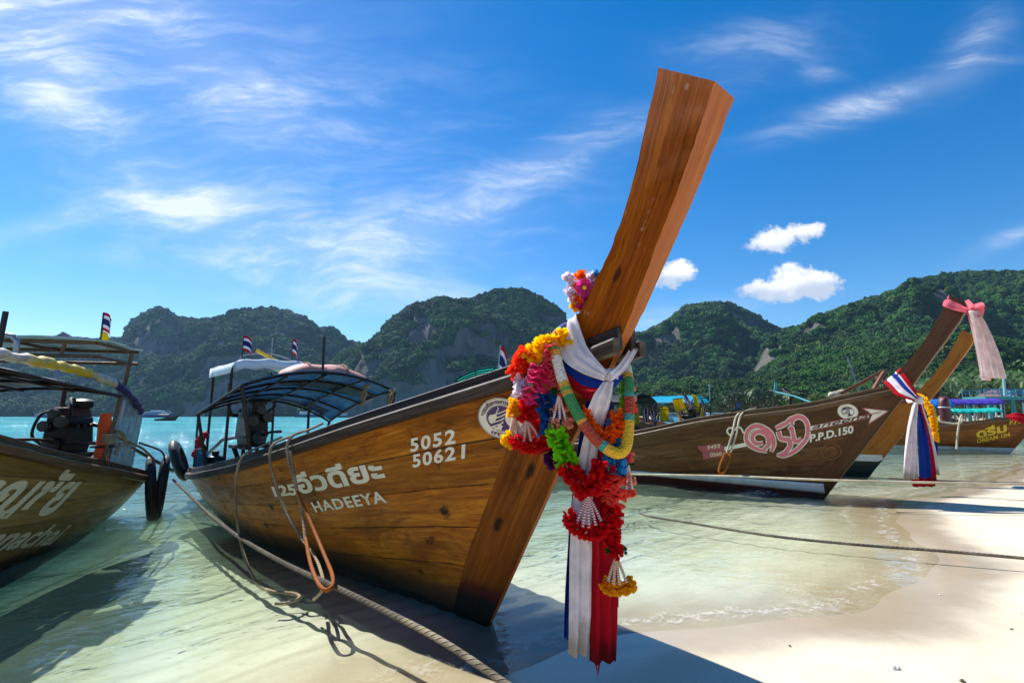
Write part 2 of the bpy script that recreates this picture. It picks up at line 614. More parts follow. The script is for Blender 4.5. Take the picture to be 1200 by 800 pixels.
M_PURPLE = plain('purple_sign_paint', '#4a2d62', 0.5, var=0.08)
M_PINK = plain('pink_sign_paint', '#d9707e', 0.5, var=0.08, dirt='#b9545c', dirtamt=0.4, scale=9)
M_PINKD = plain('dull_pink_paint', '#a34c55', 0.55, var=0.1, dirt='#7c3b3c', dirtamt=0.5)
M_YELP = plain('yellow_sign_paint', '#d8b020', 0.5, var=0.08)
M_BLACK = plain('black_paint', '#120f0e', 0.5)
M_BROWNP = plain('faded_brown_paint', '#7a4d24', 0.6)
M_METAL = plain('dark_steel', '#1b1512', 0.5, metal=0.3, dirt='#4a2a16', dirtamt=0.6, scale=20)
M_STEEL = plain('grey_steel_tube', '#8d9095', 0.35, metal=0.8, dirt='#5b5048', dirtamt=0.4)
M_RUSTPOST = plain('brown_wood_post', '#6a5138', 0.7, dirt='#3c2c1e', dirtamt=0.6, scale=12)
M_ENG = plain('oily_engine_metal', '#17181b', 0.42, metal=0.5, dirt='#40281a', dirtamt=0.5, scale=15, bump=0.4, bscale=60)
M_ENG2 = plain('rusty_engine_metal', '#4b2b1c', 0.6, metal=0.3, dirt='#22160f', dirtamt=0.7, scale=15)
M_ENG3 = plain('bare_engine_alloy', '#3c3c3e', 0.45, metal=0.6, dirt='#1c1815', dirtamt=0.8, scale=18)
M_RUBBER = plain('black_rubber', '#17171a', 0.62, var=0.2, bump=0.3, bscale=30, dirt='#3b3a38', dirtamt=0.4)
M_TREAD = plain('worn_tyre_rubber', '#1b1b1d', 0.55, var=0.2, bump=0.6, bscale=60, dirt='#4b4945', dirtamt=0.4)
M_ORANGE = plain('orange_hose_rubber', '#94500f', 0.75, spec=0.2, var=0.15, dirt='#6d3d10', dirtamt=0.6, scale=9)
M_LIFEV = plain('orange_lifejacket_cloth', '#d4501f', 0.75, bump=0.3)
M_TEAL = plain('teal_tarpaulin', '#19b7a5', 0.5, var=0.08, dirt='#0f8f86', dirtamt=0.5, scale=2.5)
M_PINKT = plain('faded_pink_tarpaulin', '#c08377', 0.6, var=0.08, dirt='#9a5e54', dirtamt=0.5, scale=3)
M_WHITET = plain('white_tarpaulin', '#d6dde2', 0.5, var=0.06, dirt='#9fb2bd', dirtamt=0.6, scale=4)
M_REDC = plain('red_cloth', '#b01425', 0.8, var=0.15)
M_PURT = plain('violet_tarpaulin', '#4b3aa0', 0.55, var=0.08)
M_BLUET = plain('bright_blue_tarpaulin', '#1d6fc0', 0.5, var=0.08)
M_WALL = plain('white_gelcoat', '#cdd6dc', 0.3, var=0.04)
M_NAVY = plain('navy_hull_paint', '#1d3a66', 0.4)
M_GLASSD = plain('tinted_glass', '#1a2a35', 0.1, spec=0.8)
M_PIER = plain('teal_pier_paint', '#3f8f8a', 0.6, dirt='#2d5f5c', dirtamt=0.5)
M_THATCH = plain('brown_roof_tiles', '#6a4a42', 0.8, bump=0.6, bscale=5)
M_SHELL = plain('bleached_shell', '#e8e2d6', 0.6, var=0.08)
M_POLEB = plain('pale_blue_pole_paint', '#8fb5c2', 0.5)


def cloth(name, col, fold=70, rough=0.85, trans=0.35, var=0.12, dirt=None):
    m, n, b = newmat(name)
    c = lin(col)
    uv = n.node('ShaderNodeTexCoord').outputs['UV']
    ob = n.node('ShaderNodeTexCoord').outputs['Object']
    f = n.noise(ob, 9, 5, 0.6)
    colr = n.mix(n.maprange(f, 0.3, 0.7), tuple(x * (1 - var) for x in c), tuple(min(1, x * (1 + var)) for x in c))
    if dirt:
        x, y, _ = n.sep(uv)
        e = n.math('ADD', x, n.math('MULTIPLY', n.math('SUBTRACT', n.noise(ob, 7, 5, .65), .5), .18))
        colr = n.mix(n.math('MULTIPLY', n.maprange(e, 0.88, 0.97), 0.65), colr, lin(dirt))
    n.put(b.inputs['Base Color'], colr)
    b.inputs['Roughness'].default_value = rough
    b.inputs['Specular IOR Level'].default_value = 0.15
    wv_ = n.noise(n.mapping(uv, scale=(3, fold, 1)), 1.0, 4, 0.6)
    n.put(b.inputs['Normal'], n.bump(wv_, 0.35, 0.01))
    tr = n.node('ShaderNodeBsdfTranslucent')
    n.put(tr.inputs[0], colr)
    mx = n.node('ShaderNodeMixShader')
    mx.inputs[0].default_value = trans
    n.l.new(b.outputs[0], mx.inputs[1])
    n.l.new(tr.outputs[0], mx.inputs[2])
    n.l.new(mx.outputs[0], n.n['Material Output'].inputs[0])
    return m


C_WHITE = cloth('white_sash_cloth', '#e9e0e2', fold=16, dirt='#9a8a6c')
C_RED = cloth('red_sash_cloth', '#c01224', fold=16, dirt='#4c1212')
C_BLUE = cloth('blue_sash_cloth', '#1c3d9a', fold=16)
C_PINKG = cloth('pink_gauze', '#f08494', trans=0.55)
C_WHITEG = cloth('white_gauze', '#f4e4e2', trans=0.6)
C_YELF = cloth('yellow_flag_cloth', '#e6c714')
C_BLUEC = cloth('blue_canopy_tarpaulin', '#174a74', fold=6, rough=0.5, trans=0.22, var=0.4, dirt=None)
C_GREYC = cloth('grey_canopy_tarpaulin', '#8d9ca4', fold=6, rough=0.6, trans=0.24, var=0.25)
C_TEALC = cloth('teal_canopy_tarpaulin', '#1fc2ae', fold=6, rough=0.5, trans=0.55, var=0.1)
C_DARKC = cloth('dark_canopy_tarpaulin', '#22282d', fold=6, rough=0.6, trans=0.05, var=0.25)
C_CYANC = cloth('cyan_canopy_tarpaulin', '#1ba3c6', fold=6, rough=0.5, trans=0.3)


def thai_flag_mat():
    m, n, b = newmat('thai_flag_cloth')
    uv = n.node('ShaderNodeTexCoord').outputs['UV']
    y = n.sep(uv)[1]
    w, r_, bl = lin('#e6e4ea'), lin('#c0182c'), lin('#232f78')
    col = n.ramp(y, [(0.0, r_), (0.167, w), (0.333, bl), (0.667, w), (0.833, r_)], 'CONSTANT')
    n.put(b.inputs['Base Color'], col)
    b.inputs['Roughness'].default_value = 0.85
    tr = n.node('ShaderNodeBsdfTranslucent')
    n.put(tr.inputs[0], col)
    mx = n.node('ShaderNodeMixShader')
    mx.inputs[0].default_value = 0.35
    n.l.new(b.outputs[0], mx.inputs[1])
    n.l.new(tr.outputs[0], mx.inputs[2])
    n.l.new(mx.outputs[0], n.n['Material Output'].inputs[0])
    return m


C_THAI = thai_flag_mat()


def fading_gauze():
    m, n, b = newmat('pink_to_white_gauze')
    uv = n.node('ShaderNodeTexCoord').outputs['UV']
    x, y, _ = n.sep(uv)
    col = n.mix(n.maprange(n.math('ADD', x, n.math('MULTIPLY', y, .15)), .0, .5), lin('#f58a98'), lin('#f2dedc'))
    n.put(b.inputs['Base Color'], col)
    b.inputs['Roughness'].default_value = .9
    tr = n.node('ShaderNodeBsdfTranslucent')
    n.put(tr.inputs[0], col)
    mx = n.node('ShaderNodeMixShader')
    mx.inputs[0].default_value = .6
    n.l.new(b.outputs[0], mx.inputs[1])
    n.l.new(tr.outputs[0], mx.inputs[2])
    n.l.new(mx.outputs[0], n.n['Material Output'].inputs[0])
    return m


C_FADE = fading_gauze()


def petal(name, col, col2=None):
    m, n, b = newmat(name)
    uv = n.node('ShaderNodeTexCoord').outputs['UV']
    x, y, _ = n.sep(uv)
    c = lin(col)
    c2 = lin(col2) if col2 else tuple(v * 0.6 for v in c)
    wn = n.node('ShaderNodeTexWhiteNoise', noise_dimensions='1D')
    n.put(wn.inputs['W'], y)
    colr = n.mix(n.math('ADD', n.math('MULTIPLY', x, 0.7), n.math('MULTIPLY', wn.outputs[0], 0.3)), c2, c)
    n.put(b.inputs['Base Color'], colr)
    b.inputs['Roughness'].default_value = 0.7
    b.inputs['Specular IOR Level'].default_value = 0.2
    tr = n.node('ShaderNodeBsdfTranslucent')
    n.put(tr.inputs[0], colr)
    mx = n.node('ShaderNodeMixShader')
    mx.inputs[0].default_value = 0.55
    n.l.new(b.outputs[0], mx.inputs[1])
    n.l.new(tr.outputs[0], mx.inputs[2])
    n.l.new(mx.outputs[0], n.n['Material Output'].inputs[0])
    return m


PET = {k: petal('petal_' + k, *v) for k, v in dict(
    red=('#e8121c', '#b00a16'), orange=('#ff7a0a', '#f04e05'), yellow=('#ffd800', '#f2a800'), pink=('#f5508c', '#d42264'), coral=('#f0707a', '#d84a58'),
    white=('#f6eef6', '#d8c4dc'), blue=('#1668b4', '#0c4088'), lime=('#96e81c', '#5cb80c'), sky=('#38a4e0', '#1874b8'), salmon=('#ff7058', '#e8463c'),
    gold=('#fcc010', '#e09000'), peach=('#f4b49c', '#e88a74'), violet=('#5a1a6a', '#3a0c48'), leaf=('#2c6a2a', '#164a18'), magenta=('#e8409a', '#b81068'),
    redorange=('#f8401a', '#d82810')).items()}


def rope_mat(name, a, b_, turns=28, dryend=0.0):
    m, n, b = newmat(name)
    uv = n.node('ShaderNodeTexCoord').outputs['UV']
    x, y, _ = n.sep(uv)
    k = n.math('FRACT', n.math('ADD', n.math('MULTIPLY', x, float(turns)), n.math('MULTIPLY', y, 3.0)))
    tri = n.math('ABSOLUTE', n.math('SUBTRACT', k, 0.5))
    f = n.noise(n.node('ShaderNodeTexCoord').outputs['Object'], 5, 5, 0.65)
    fi = n.noise(n.comb(n.math('MULTIPLY', x, 160), n.math('MULTIPLY', y, 12)), 1, 3)
    col = n.mix(n.maprange(f, 0.35, 0.65), lin(a), lin(b_))
    if dryend:
        wn_ = n.math('ADD', x, n.math('MULTIPLY', f, .5))
        col = n.mix(n.maprange(wn_, dryend, dryend + .5), col, n.mix(0.25, lin('#1d1914'), col))
    dk = n.maprange(tri, 0.3, 0.5)
    col = n.mix(n.math('MULTIPLY', dk, 0.55), col, tuple(v * 0.3 for v in lin(a)))
    n.put(b.inputs['Base Color'], col)
    b.inputs['Roughness'].default_value = 0.85
    h = n.math('SUBTRACT', n.math('MULTIPLY', fi, 0.3), dk)
    n.put(b.inputs['Normal'], n.bump(h, 0.8, 0.008))
    return m


ROPE_TAN = rope_mat('tan_rope_fibre', '#8a7458', '#b29a78')
ROPE_DARK = rope_mat('wet_dark_rope_fibre', '#5e5443', '#9a8b70', 20, 1.0)
ROPE_PALE = rope_mat('pale_rope_fibre', '#b7a88c', '#d4c8ae')
ROPE_GREY = rope_mat('grey_rope_fibre', '#4c443c', '#7a6f62', 24)


def bead_mat(name, stops, total=1.0):
    m, n, b = newmat(name)
    uv = n.node('ShaderNodeTexCoord').outputs['UV']
    x, y, _ = n.sep(uv)
    jit = n.math('ADD', x, n.math('MULTIPLY', n.math('SUBTRACT', n.noise(n.comb(n.math('MULTIPLY', x, 60), n.math('MULTIPLY', y, 9)), 1, 2), 0.5), 0.02))
    col = n.ramp(n.math('DIVIDE', jit, total), stops, 'CONSTANT')
    sv = n.comb(n.math('MULTIPLY', x, 96.0), n.math('MULTIPLY', y, 12.0))
    vd, vc = n.voro(sv, 1.0, rand=0.55)
    col = n.mix(n.math('MULTIPLY', n.maprange(vd, 0.36, 0.7), 0.3), col, lin('#8a6840'))
    n.put(b.inputs['Base Color'], col)
    b.inputs['Roughness'].default_value = 0.7
    n.put(b.inputs['Normal'], n.bump(n.math('SUBTRACT', 1.0, vd), 1.0, 0.012))
    return m


# ------------------------------------------------------------------ beach, sea bed, water
AX, CX = (0.743, 0.669), (-0.669, 0.743)
SH_A = [-40, -8, 0, 1.6, 3.0, 3.9, 5.0, 6.2, 8.0, 10.4, 15, 21, 60, 200, 900]
SH_C = [2.9, 2.9, 2.62, 2.55, 2.25, 1.75, 1.30, 1.15, 1.65, 2.3, 1.7, 1.2, -6, -60, -500]


def shoreD(x, y):
    a, c = x * AX[0] + y * AX[1], x * CX[0] + y * CX[1]
    cs = crv(a, SH_A, SH_C) + 0.05 * np.sin(a * 2.3 + 0.7) + 0.03 * np.sin(a * 5.1)
    return c - cs


def bedz(x, y):
    D = shoreD(x, y)
    a_ = x * AX[0] + y * AX[1]
    D = np.where(D > 0, D * (1 + 1.5 * np.clip((1.6 - a_) / 2.2, 0, 1)), D)      # the bottom falls off faster on the left
    z = np.interp(D, [-60, -12, -3, -1.2, 0, 1.0, 3.0, 6, 12, 30, 80], [1.1, 0.75, 0.2, 0.07, 0.0, -0.04, -0.14, -0.30, -0.75, -2.0, -4.0])
    n = (fbm(x * 0.9, y * 0.9, 4, 3) - 0.5) * 0.05 * np.clip(1 - D * 0.2, 0.4, 1) * np.clip(np.abs(D) * 0.8, 0.15, 1)
    rip = 0.006 * np.sin((x * CX[0] + y * CX[1]) * 22 + 5 * fbm(x * .8, y * .8, 3, 9)) * np.clip(D, 0, 1) * np.clip(2.5 - D * 0.3, 0, 1)
    return z + n + rip


def sheet(name, rows_y, tcols, zfun, mat, attrs=None):
    yy = np.asarray(rows_y)[:, None]
    tt = np.asarray(tcols)[None, :]
    X = tt * (np.abs(yy) + 3.0)
    Y = yy + 0 * tt
    Z = zfun(X, Y)
    nr, nc = X.shape
    me = bpy.data.meshes.new(name)
    idx = np.arange(nr * nc).reshape(nr, nc)
    f = np.stack([idx[:-1, :-1], idx[:-1, 1:], idx[1:, 1:], idx[1:, :-1]], -1).reshape(-1, 4)
    me.from_pydata(np.stack([X, Y, Z], -1).reshape(-1, 3).tolist(), [], f.tolist())
    me.materials.append(mat)
    me.polygons.foreach_set('use_smooth', [True] * len(me.polygons))
    for k, fn in (attrs or {}).items():
        at_ = me.attributes.new(k, 'FLOAT', 'POINT')
        at_.data.foreach_set('value', np.asarray(fn(X, Y, Z), np.float32).ravel())
    me.update()
    o = bpy.data.objects.new(name, me)
    COL.objects.link(o)
    o['kind'] = 'structure'
    return o


# sand
m, n, b = newmat('coral_sand')
M_SAND = m
ob = n.node('ShaderNodeTexCoord').outputs['Object']
wa = n.node('ShaderNodeAttribute', attribute_name='shore').outputs['Fac']
f1 = n.noise(ob, 0.9, 6, 0.6)
f2 = n.noise(ob, 60, 4, 0.7)
f3 = n.noise(ob, 400, 2, 0.7)
dry = n.mix(n.maprange(f1, 0.3, 0.7), lin('#c9bca2'), lin('#d7cbb3'))
dry = n.mix(n.math('MULTIPLY', n.maprange(f3, 0.55, 0.75), 0.35), dry, lin('#a08c70'))
spk, _ = n.voro(ob, 26.0)
dry = n.mix(n.math('MULTIPLY', n.math('SUBTRACT', 1.0, n.maprange(spk, 0.035, 0.06)), n.maprange(f1, 0.5, 0.62)), dry, lin('#7c6a52'))
edge = n.math('ADD', wa, n.math('MULTIPLY', n.math('SUBTRACT', n.noise(ob, 1.6, 4, 0.55), 0.5), 0.55))
wet = n.maprange(edge, -0.85, -0.3)
wetc = n.mix(n.maprange(f1, 0.3, 0.7), lin('#a6967c'), lin('#b5a68c'))
col = n.mix(wet, dry, wetc)
col = n.mix(n.maprange(edge, 0.15, 1.3), col, n.mix(n.maprange(f1, 0.35, 0.65), lin('#d6d0b6'), lin('#e6e1cd')))
n.put(b.inputs['Base Color'], col)
n.put(b.inputs['Roughness'], n.maprange(edge, -0.95, -0.35, 0.9, 0.16))
n.put(b.inputs['Specular IOR Level'], n.maprange(edge, -0.95, -0.4, 0.1, 0.5))
bh = n.math('ADD', n.math('MULTIPLY', f2, 0.5), n.math('MULTIPLY', n.noise(ob, 9, 4, 0.6), 1.3))
bs = n.bump(bh, 0.5, 0.012)
bn = n.n[bs.node.name]
n.put(bn.inputs['Strength'], n.maprange(edge, -0.9, -0.2, 0.55, 0.12))
n.put(b.inputs['Normal'], bs)

ycoord = np.concatenate([-np.geomspace(200, 0.5, 40), np.linspace(-0.4, 1.4, 12), np.geomspace(1.5, 30, 260), np.geomspace(31, 4000, 90)])
tcoord = np.concatenate([-np.geomspace(6, 1.25, 30), np.linspace(-1.22, 1.22, 330), np.geomspace(1.25, 6, 30)])
sheet('sandy_beach_ground', ycoord, tcoord, bedz, M_SAND, {'shore': lambda X, Y, Z: shoreD(X, Y)})

# water
m, n, b = newmat('sea_water')
M_WATER = m
n.n.remove(b)
ob = n.node('ShaderNodeTexCoord').outputs['Object']
D_ = n.node('ShaderNodeAttribute', attribute_name='shore').outputs['Fac']
dep = n.node('ShaderNodeAttribute', attribute_name='depth').outputs['Fac']
ox, oy, oz = n.sep(ob)
# ripples: crests roughly parallel to the shore
ca = n.math('ADD', n.math('MULTIPLY', ox, CX[0]), n.math('MULTIPLY', oy, CX[1]))
aa = n.math('ADD', n.math('MULTIPLY', ox, AX[0]), n.math('MULTIPLY', oy, AX[1]))
rv = n.comb(n.math('MULTIPLY', aa, 0.55), ca)
r1 = n.noise(rv, 2.4, 4, 0.55, 0.5)
r2 = n.noise(n.comb(n.math('MULTIPLY', ox, 0.6), oy), 7.0, 3, 0.55, 0.4)
r3 = n.noise(n.comb(n.math('MULTIPLY', ox, 0.3), oy), 0.8, 6, 0.66, 0.3)
fard = n.maprange(oy, 8, 60)
hh = n.math('ADD', n.math('MULTIPLY', r1, 0.055), n.math('MULTIPLY', r2, 0.020))
hh = n.math('ADD', n.math('MULTIPLY', hh, n.maprange(D_, 0.2, 3.5, 0.28, 1.15)), n.math('MULTIPLY', n.math('MULTIPLY', r3, 0.9), n.maprange(oy, 8, 50)))
bp = n.node('ShaderNodeBump')
bp.inputs['Strength'].default_value = 1.0
bp.inputs['Distance'].default_value = 0.75
n.put(bp.inputs['Height'], hh)
fr = n.node('ShaderNodeFresnel')
fr.inputs['IOR'].default_value = 1.33
n.l.new(bp.outputs[0], fr.inputs['Normal'])
gl = n.node('ShaderNodeBsdfGlossy')
gl.inputs['Roughness'].default_value = 0.05
gl.inputs['Color'].default_value = (1, 1, 1, 1)
n.l.new(bp.outputs[0], gl.inputs['Normal'])
tr = n.node('ShaderNodeBsdfTransparent')
n.put(tr.inputs[0], n.ramp(n.math('MULTIPLY', dep, 0.6), [(0.0, (0.96, 0.985, 0.955)), (0.12, (0.84, 0.96, 0.89)), (0.6, (0.5, 0.86, 0.82)), (1.0, (0.3, 0.75, 0.78))]))
df = n.node('ShaderNodeBsdfDiffuse')
patch = n.noise(n.comb(n.math('MULTIPLY', ox, 0.02), n.math('MULTIPLY', oy, 0.05)), 1.0, 4, 0.6)
n.put(df.inputs[0], n.mix(n.maprange(dep, 0.25, 1.3), lin('#7d977c'), n.mix(n.maprange(patch, 0.35, 0.65), lin('#38848f'), lin('#569ea5'))))
bf = n.math('SUBTRACT', 1.0, n.math('EXPONENT', n.math('MULTIPLY', dep, -1.25)))
bf = n.math('MULTIPLY', bf, 0.93)
mx1 = n.node('ShaderNodeMixShader')
n.put(mx1.inputs[0], bf)
n.l.new(tr.outputs[0], mx1.inputs[1])
n.l.new(df.outputs[0], mx1.inputs[2])
mx2 = n.node('ShaderNodeMixShader')
n.put(mx2.inputs[0], n.math('MULTIPLY', fr.outputs[0], n.maprange(oy, 10, 80, 1.0, 0.5)))
n.l.new(mx1.outputs[0], mx2.inputs[1])
n.l.new(gl.outputs[0], mx2.inputs[2])
# foam where the swash thins out and on small breakers
fo = n.node('ShaderNodeAttribute', attribute_name='foam').outputs['Fac']
fn = n.noise(ob, 9.0, 7, 0.7, 0.6)
fv, _ = n.voro(ob, 22.0, 'DISTANCE_TO_EDGE')
ff = n.math('MULTIPLY', fo, n.maprange(n.math('SUBTRACT', fn, n.math('MULTIPLY', fv, 0.5)), 0.40, 0.62))
fd = n.node('ShaderNodeBsdfDiffuse')
fd.inputs[0].default_value = (0.82, 0.84, 0.82, 1)
mx3 = n.node('ShaderNodeMixShader')
n.put(mx3.inputs[0], n.math('MULTIPLY', ff, 0.9))
n.l.new(mx2.outputs[0], mx3.inputs[1])
n.l.new(fd.outputs[0], mx3.inputs[2])
n.l.new(mx3.outputs[0], n.n['Material Output'].inputs[0])


def waterz(x, y):
    D = shoreD(x, y)
    a, c = x * AX[0] + y * AX[1], x * CX[0] + y * CX[1]
    am = np.clip(D * 0.25, 0.0, 1.0)
    w = 0.011 * np.sin(c * 5.2 + 1.6 * np.sin(a * 0.9) + 2.2 * fbm(x * .5, y * .5, 3, 21)) + 0.02 * np.sin(c * 1.7 - 0.4 * a + 2 * fbm(x * .2, y * .2, 3, 22))
    w = w + 0.022 * (fbm(a * 0.9, c * 2.1, 3, 23) - 0.5)
    far = np.clip((y - 12) / 60, 0, 1)
    w = w * am * (1 - far * 0.6) + 0.25 * far * (fbm(x * 0.06, y * 0.13, 3, 24) - 0.5)
    # small breakers rolling in on the right
    for cc, a0, a1, amp in ((4.2, 9.2, 13.5, 0.07), (6.6, 13, 24, 0.10)):
        cr = cc + 0.25 * np.sin(a * 0.8)
        w = w + amp * np.exp(-((c - cr) / 0.22) ** 2) * np.clip((a - a0) / 1.5, 0, 1) * np.clip((a1 - a) / 1.5, 0, 1)
    return w + 0.004


def foamf(x, y, z):
    D = shoreD(x, y)
    a, c = x * AX[0] + y * AX[1], x * CX[0] + y * CX[1]
    d = waterz(x, y) - bedz(x, y)
    f = np.exp(-((d - 0.010) / 0.004) ** 2) * np.clip((a - 1.2) / 1.2, 0, 1) * 0.42
    f = f + 0.40 * np.exp(-((D - 0.55) / 0.05) ** 2) * np.clip((a - 7) / 2.0, 0, 1) + 0.10 * np.exp(-((D - 1.15) / 0.08) ** 2) * np.clip((a - 4) / 2.0, 0, 1)
    for cc, a0, a1 in ((4.05, 9.4, 13.2), (6.45, 13.2, 23.5)):
        cr = cc + 0.25 * np.sin(a * 0.8)
        f = f + 1.2 * np.exp(-((c - cr) / 0.3) ** 2) * np.clip((a - a0) / 1.2, 0, 1) * np.clip((a1 - a) / 1.2, 0, 1)
    return np.clip(f, 0, 1)


ywater = np.concatenate([np.linspace(-6, 1.4, 10), np.geomspace(1.5, 40, 420), np.geomspace(41, 4000, 110)])
twater = np.concatenate([-np.geomspace(6, 1.25, 24), np.linspace(-1.22, 1.22, 420), np.geomspace(1.25, 6, 24)])
sheet('sea_water', ywater, twater, waterz, M_WATER, {
    'shore': lambda X, Y, Z: shoreD(X, Y), 'depth': lambda X, Y, Z: np.clip(Z - bedz(X, Y), 0, 9), 'foam': foamf})


# ------------------------------------------------------------------ limestone hills with forest
def hill_material(name, rock, green):
    m, n, b = newmat(name)
    ob = n.node('ShaderNodeTexCoord').outputs['Object']
    rk = n.node('ShaderNodeAttribute', attribute_name='rock').outputs['Fac']
    st = n.noise(n.mapping(ob, scale=(0.05, 0.05, 0.012)), 1.0, 7, 0.65, 0.5)
    rc = n.ramp(st, [(0.36, tuple(v * 0.22 for v in lin(rock))), (0.5, lin(rock)), (0.62, tuple(min(1, v * 1.25) for v in lin(rock))), (0.75, lin('#7a6656'))])
    f = n.noise(ob, 0.06, 6, 0.65)
    gc = n.mix(n.maprange(f, 0.35, 0.65), tuple(v * 0.55 for v in lin(green)), lin(green))
    n.put(b.inputs['Base Color'], n.mix(n.maprange(n.math('ADD', rk, n.math('MULTIPLY', n.math('SUBTRACT', f, .5), .7)), 0.42, 0.6), gc, rc))
    b.inputs['Roughness'].default_value = 0.95
    b.inputs['Specular IOR Level'].default_value = 0.1
    n.put(b.inputs['Normal'], n.bump(n.noise(ob, 0.25, 6, 0.7), 0.9, 3.0))
    return m


def foliage_mat(name, c1, c2, c3, scale):
    m, n, b = newmat(name)
    ob = n.node('ShaderNodeTexCoord').outputs['Object']
    rnd = n.node('ShaderNodeAttribute', attribute_name='shade', attribute_type='INSTANCER').outputs['Fac']
    gen = n.node('ShaderNodeTexCoord').outputs['Object']
    f = n.noise(gen, scale, 5, 0.7)
    col = n.ramp(rnd, [(0.0, lin(c1)), (0.5, lin(c2)), (0.92, lin(c3)), (1.0, lin('#5f6a2c'))])
    col = n.mix(n.math('MULTIPLY', n.maprange(f, 0.42, 0.62), 0.5), col, lin(c3))
    wp = n.node('ShaderNodeNewGeometry').outputs['Position']
    stand = n.noise(n.mapping(wp, scale=(1, 1, 1.6)), 0.016, 5, 0.65)
    col = n.mix(n.math('MULTIPLY', n.maprange(stand, 0.50, 0.66), 0.6), col, tuple(v * 0.5 for v in lin(c1)))
    col = n.mix(n.math('MULTIPLY', n.maprange(stand, 0.47, 0.33), 0.55), col, tuple(min(1, v * 1.35) for v in lin(c3)))
    n.put(b.inputs['Base Color'], col)
    b.inputs['Roughness'].default_value = 0.8
    b.inputs['Specular IOR Level'].default_value = 0.2
    n.put(b.inputs['Normal'], n.bump(n.noise(gen, scale * 2.2, 4, 0.7), 1.0, 0.5))
    return m


F_FAR = foliage_mat('far_forest_foliage', '#0f260e', '#1c3e16', '#3c6822', 3.0)
F_NEAR = foliage_mat('green_forest_foliage', '#10290d', '#1d4014', '#3c681f', 3.0)


def scatter_group(name, mat, nseed):
    """geometry nodes: uneven leafy crowns instanced on the points of the mesh"""
    g = bpy.data.node_groups.new(name, 'GeometryNodeTree')
    g.interface.new_socket('Geometry', in_out='INPUT', socket_type='NodeSocketGeometry')
    g.interface.new_socket('Geometry', in_out='OUTPUT', socket_type='NodeSocketGeometry')
    N, L = g.nodes, g.links
    gi, go = N.new('NodeGroupInput'), N.new('NodeGroupOutput')
    join = N.new('GeometryNodeJoinGeometry')
    idx = N.new('GeometryNodeInputIndex')
    for k in range(3):
        ico = N.new('GeometryNodeMeshIcoSphere')
        ico.inputs['Radius'].default_value = 1.0
        ico.inputs['Subdivisions'].default_value = 4
        nz = N.new('ShaderNodeTexNoise')
        nz.noise_dimensions = '4D'
        nz.inputs['W'].default_value = nseed + k * 3.7
        nz.inputs['Scale'].default_value = 1.9
        nz.inputs['Detail'].default_value = 3
        nz.inputs['Roughness'].default_value = 0.75
        sub = N.new('ShaderNodeMath')
        sub.operation = 'MULTIPLY_ADD'
        sub.inputs[1].default_value = 2.4
        sub.inputs[2].default_value = -1.2
        nm = N.new('GeometryNodeInputPosition')
        sc = N.new('ShaderNodeVectorMath')
        sc.operation = 'SCALE'
        sp = N.new('GeometryNodeSetPosition')
        L.new(nz.outputs[0], sub.inputs[0])
        L.new(nm.outputs[0], sc.inputs[0])
        L.new(sub.outputs[0], sc.inputs['Scale'])
        L.new(ico.outputs[0], sp.inputs['Geometry'])
        L.new(sc.outputs[0], sp.inputs['Offset'])
        sm = N.new('GeometryNodeSetMaterial')
        sm.inputs['Material'].default_value = mat
        L.new(sp.outputs[0], sm.inputs['Geometry'])
        iop = N.new('GeometryNodeInstanceOnPoints')
        mod = N.new('ShaderNodeMath')
        mod.operation = 'MODULO'
        L.new(idx.outputs[0], mod.inputs[0])
        mod.inputs[1].default_value = 3
        cmp_ = N.new('ShaderNodeMath')
        cmp_.operation = 'COMPARE'
        L.new(mod.outputs[0], cmp_.inputs[0])
        cmp_.inputs[1].default_value = k
        cmp_.inputs[2].default_value = 0.1
        L.new(cmp_.outputs[0], iop.inputs['Selection'])
        L.new(gi.outputs[0], iop.inputs['Points'])
        L.new(sm.outputs[0], iop.inputs['Instance'])
        rr = N.new('FunctionNodeRandomValue')
        rr.data_type = 'FLOAT_VECTOR'
        rr.inputs[0].default_value = (-0.35, -0.35, 0)
        rr.inputs[1].default_value = (0.35, 0.35, 6.28)
        L.new(rr.outputs[0], iop.inputs['Rotation'])
        na = N.new('GeometryNodeInputNamedAttribute')
        na.data_type = 'FLOAT_VECTOR'
        na.inputs[0].default_value = 'size'
        L.new(na.outputs[0], iop.inputs['Scale'])
        st = N.new('GeometryNodeStoreNamedAttribute')
        st.data_type = 'FLOAT'
        st.domain = 'INSTANCE'
        st.inputs['Name'].default_value = 'shade'
        rv_ = N.new('FunctionNodeRandomValue')
        rv_.data_type = 'FLOAT'
        rv_.inputs['Seed'].default_value = k + 5
        L.new(iop.outputs[0], st.inputs['Geometry'])
        L.new(rv_.outputs[1], st.inputs['Value'])
        L.new(st.outputs[0], join.inputs[0])
    L.new(join.outputs[0], go.inputs[0])
    return g


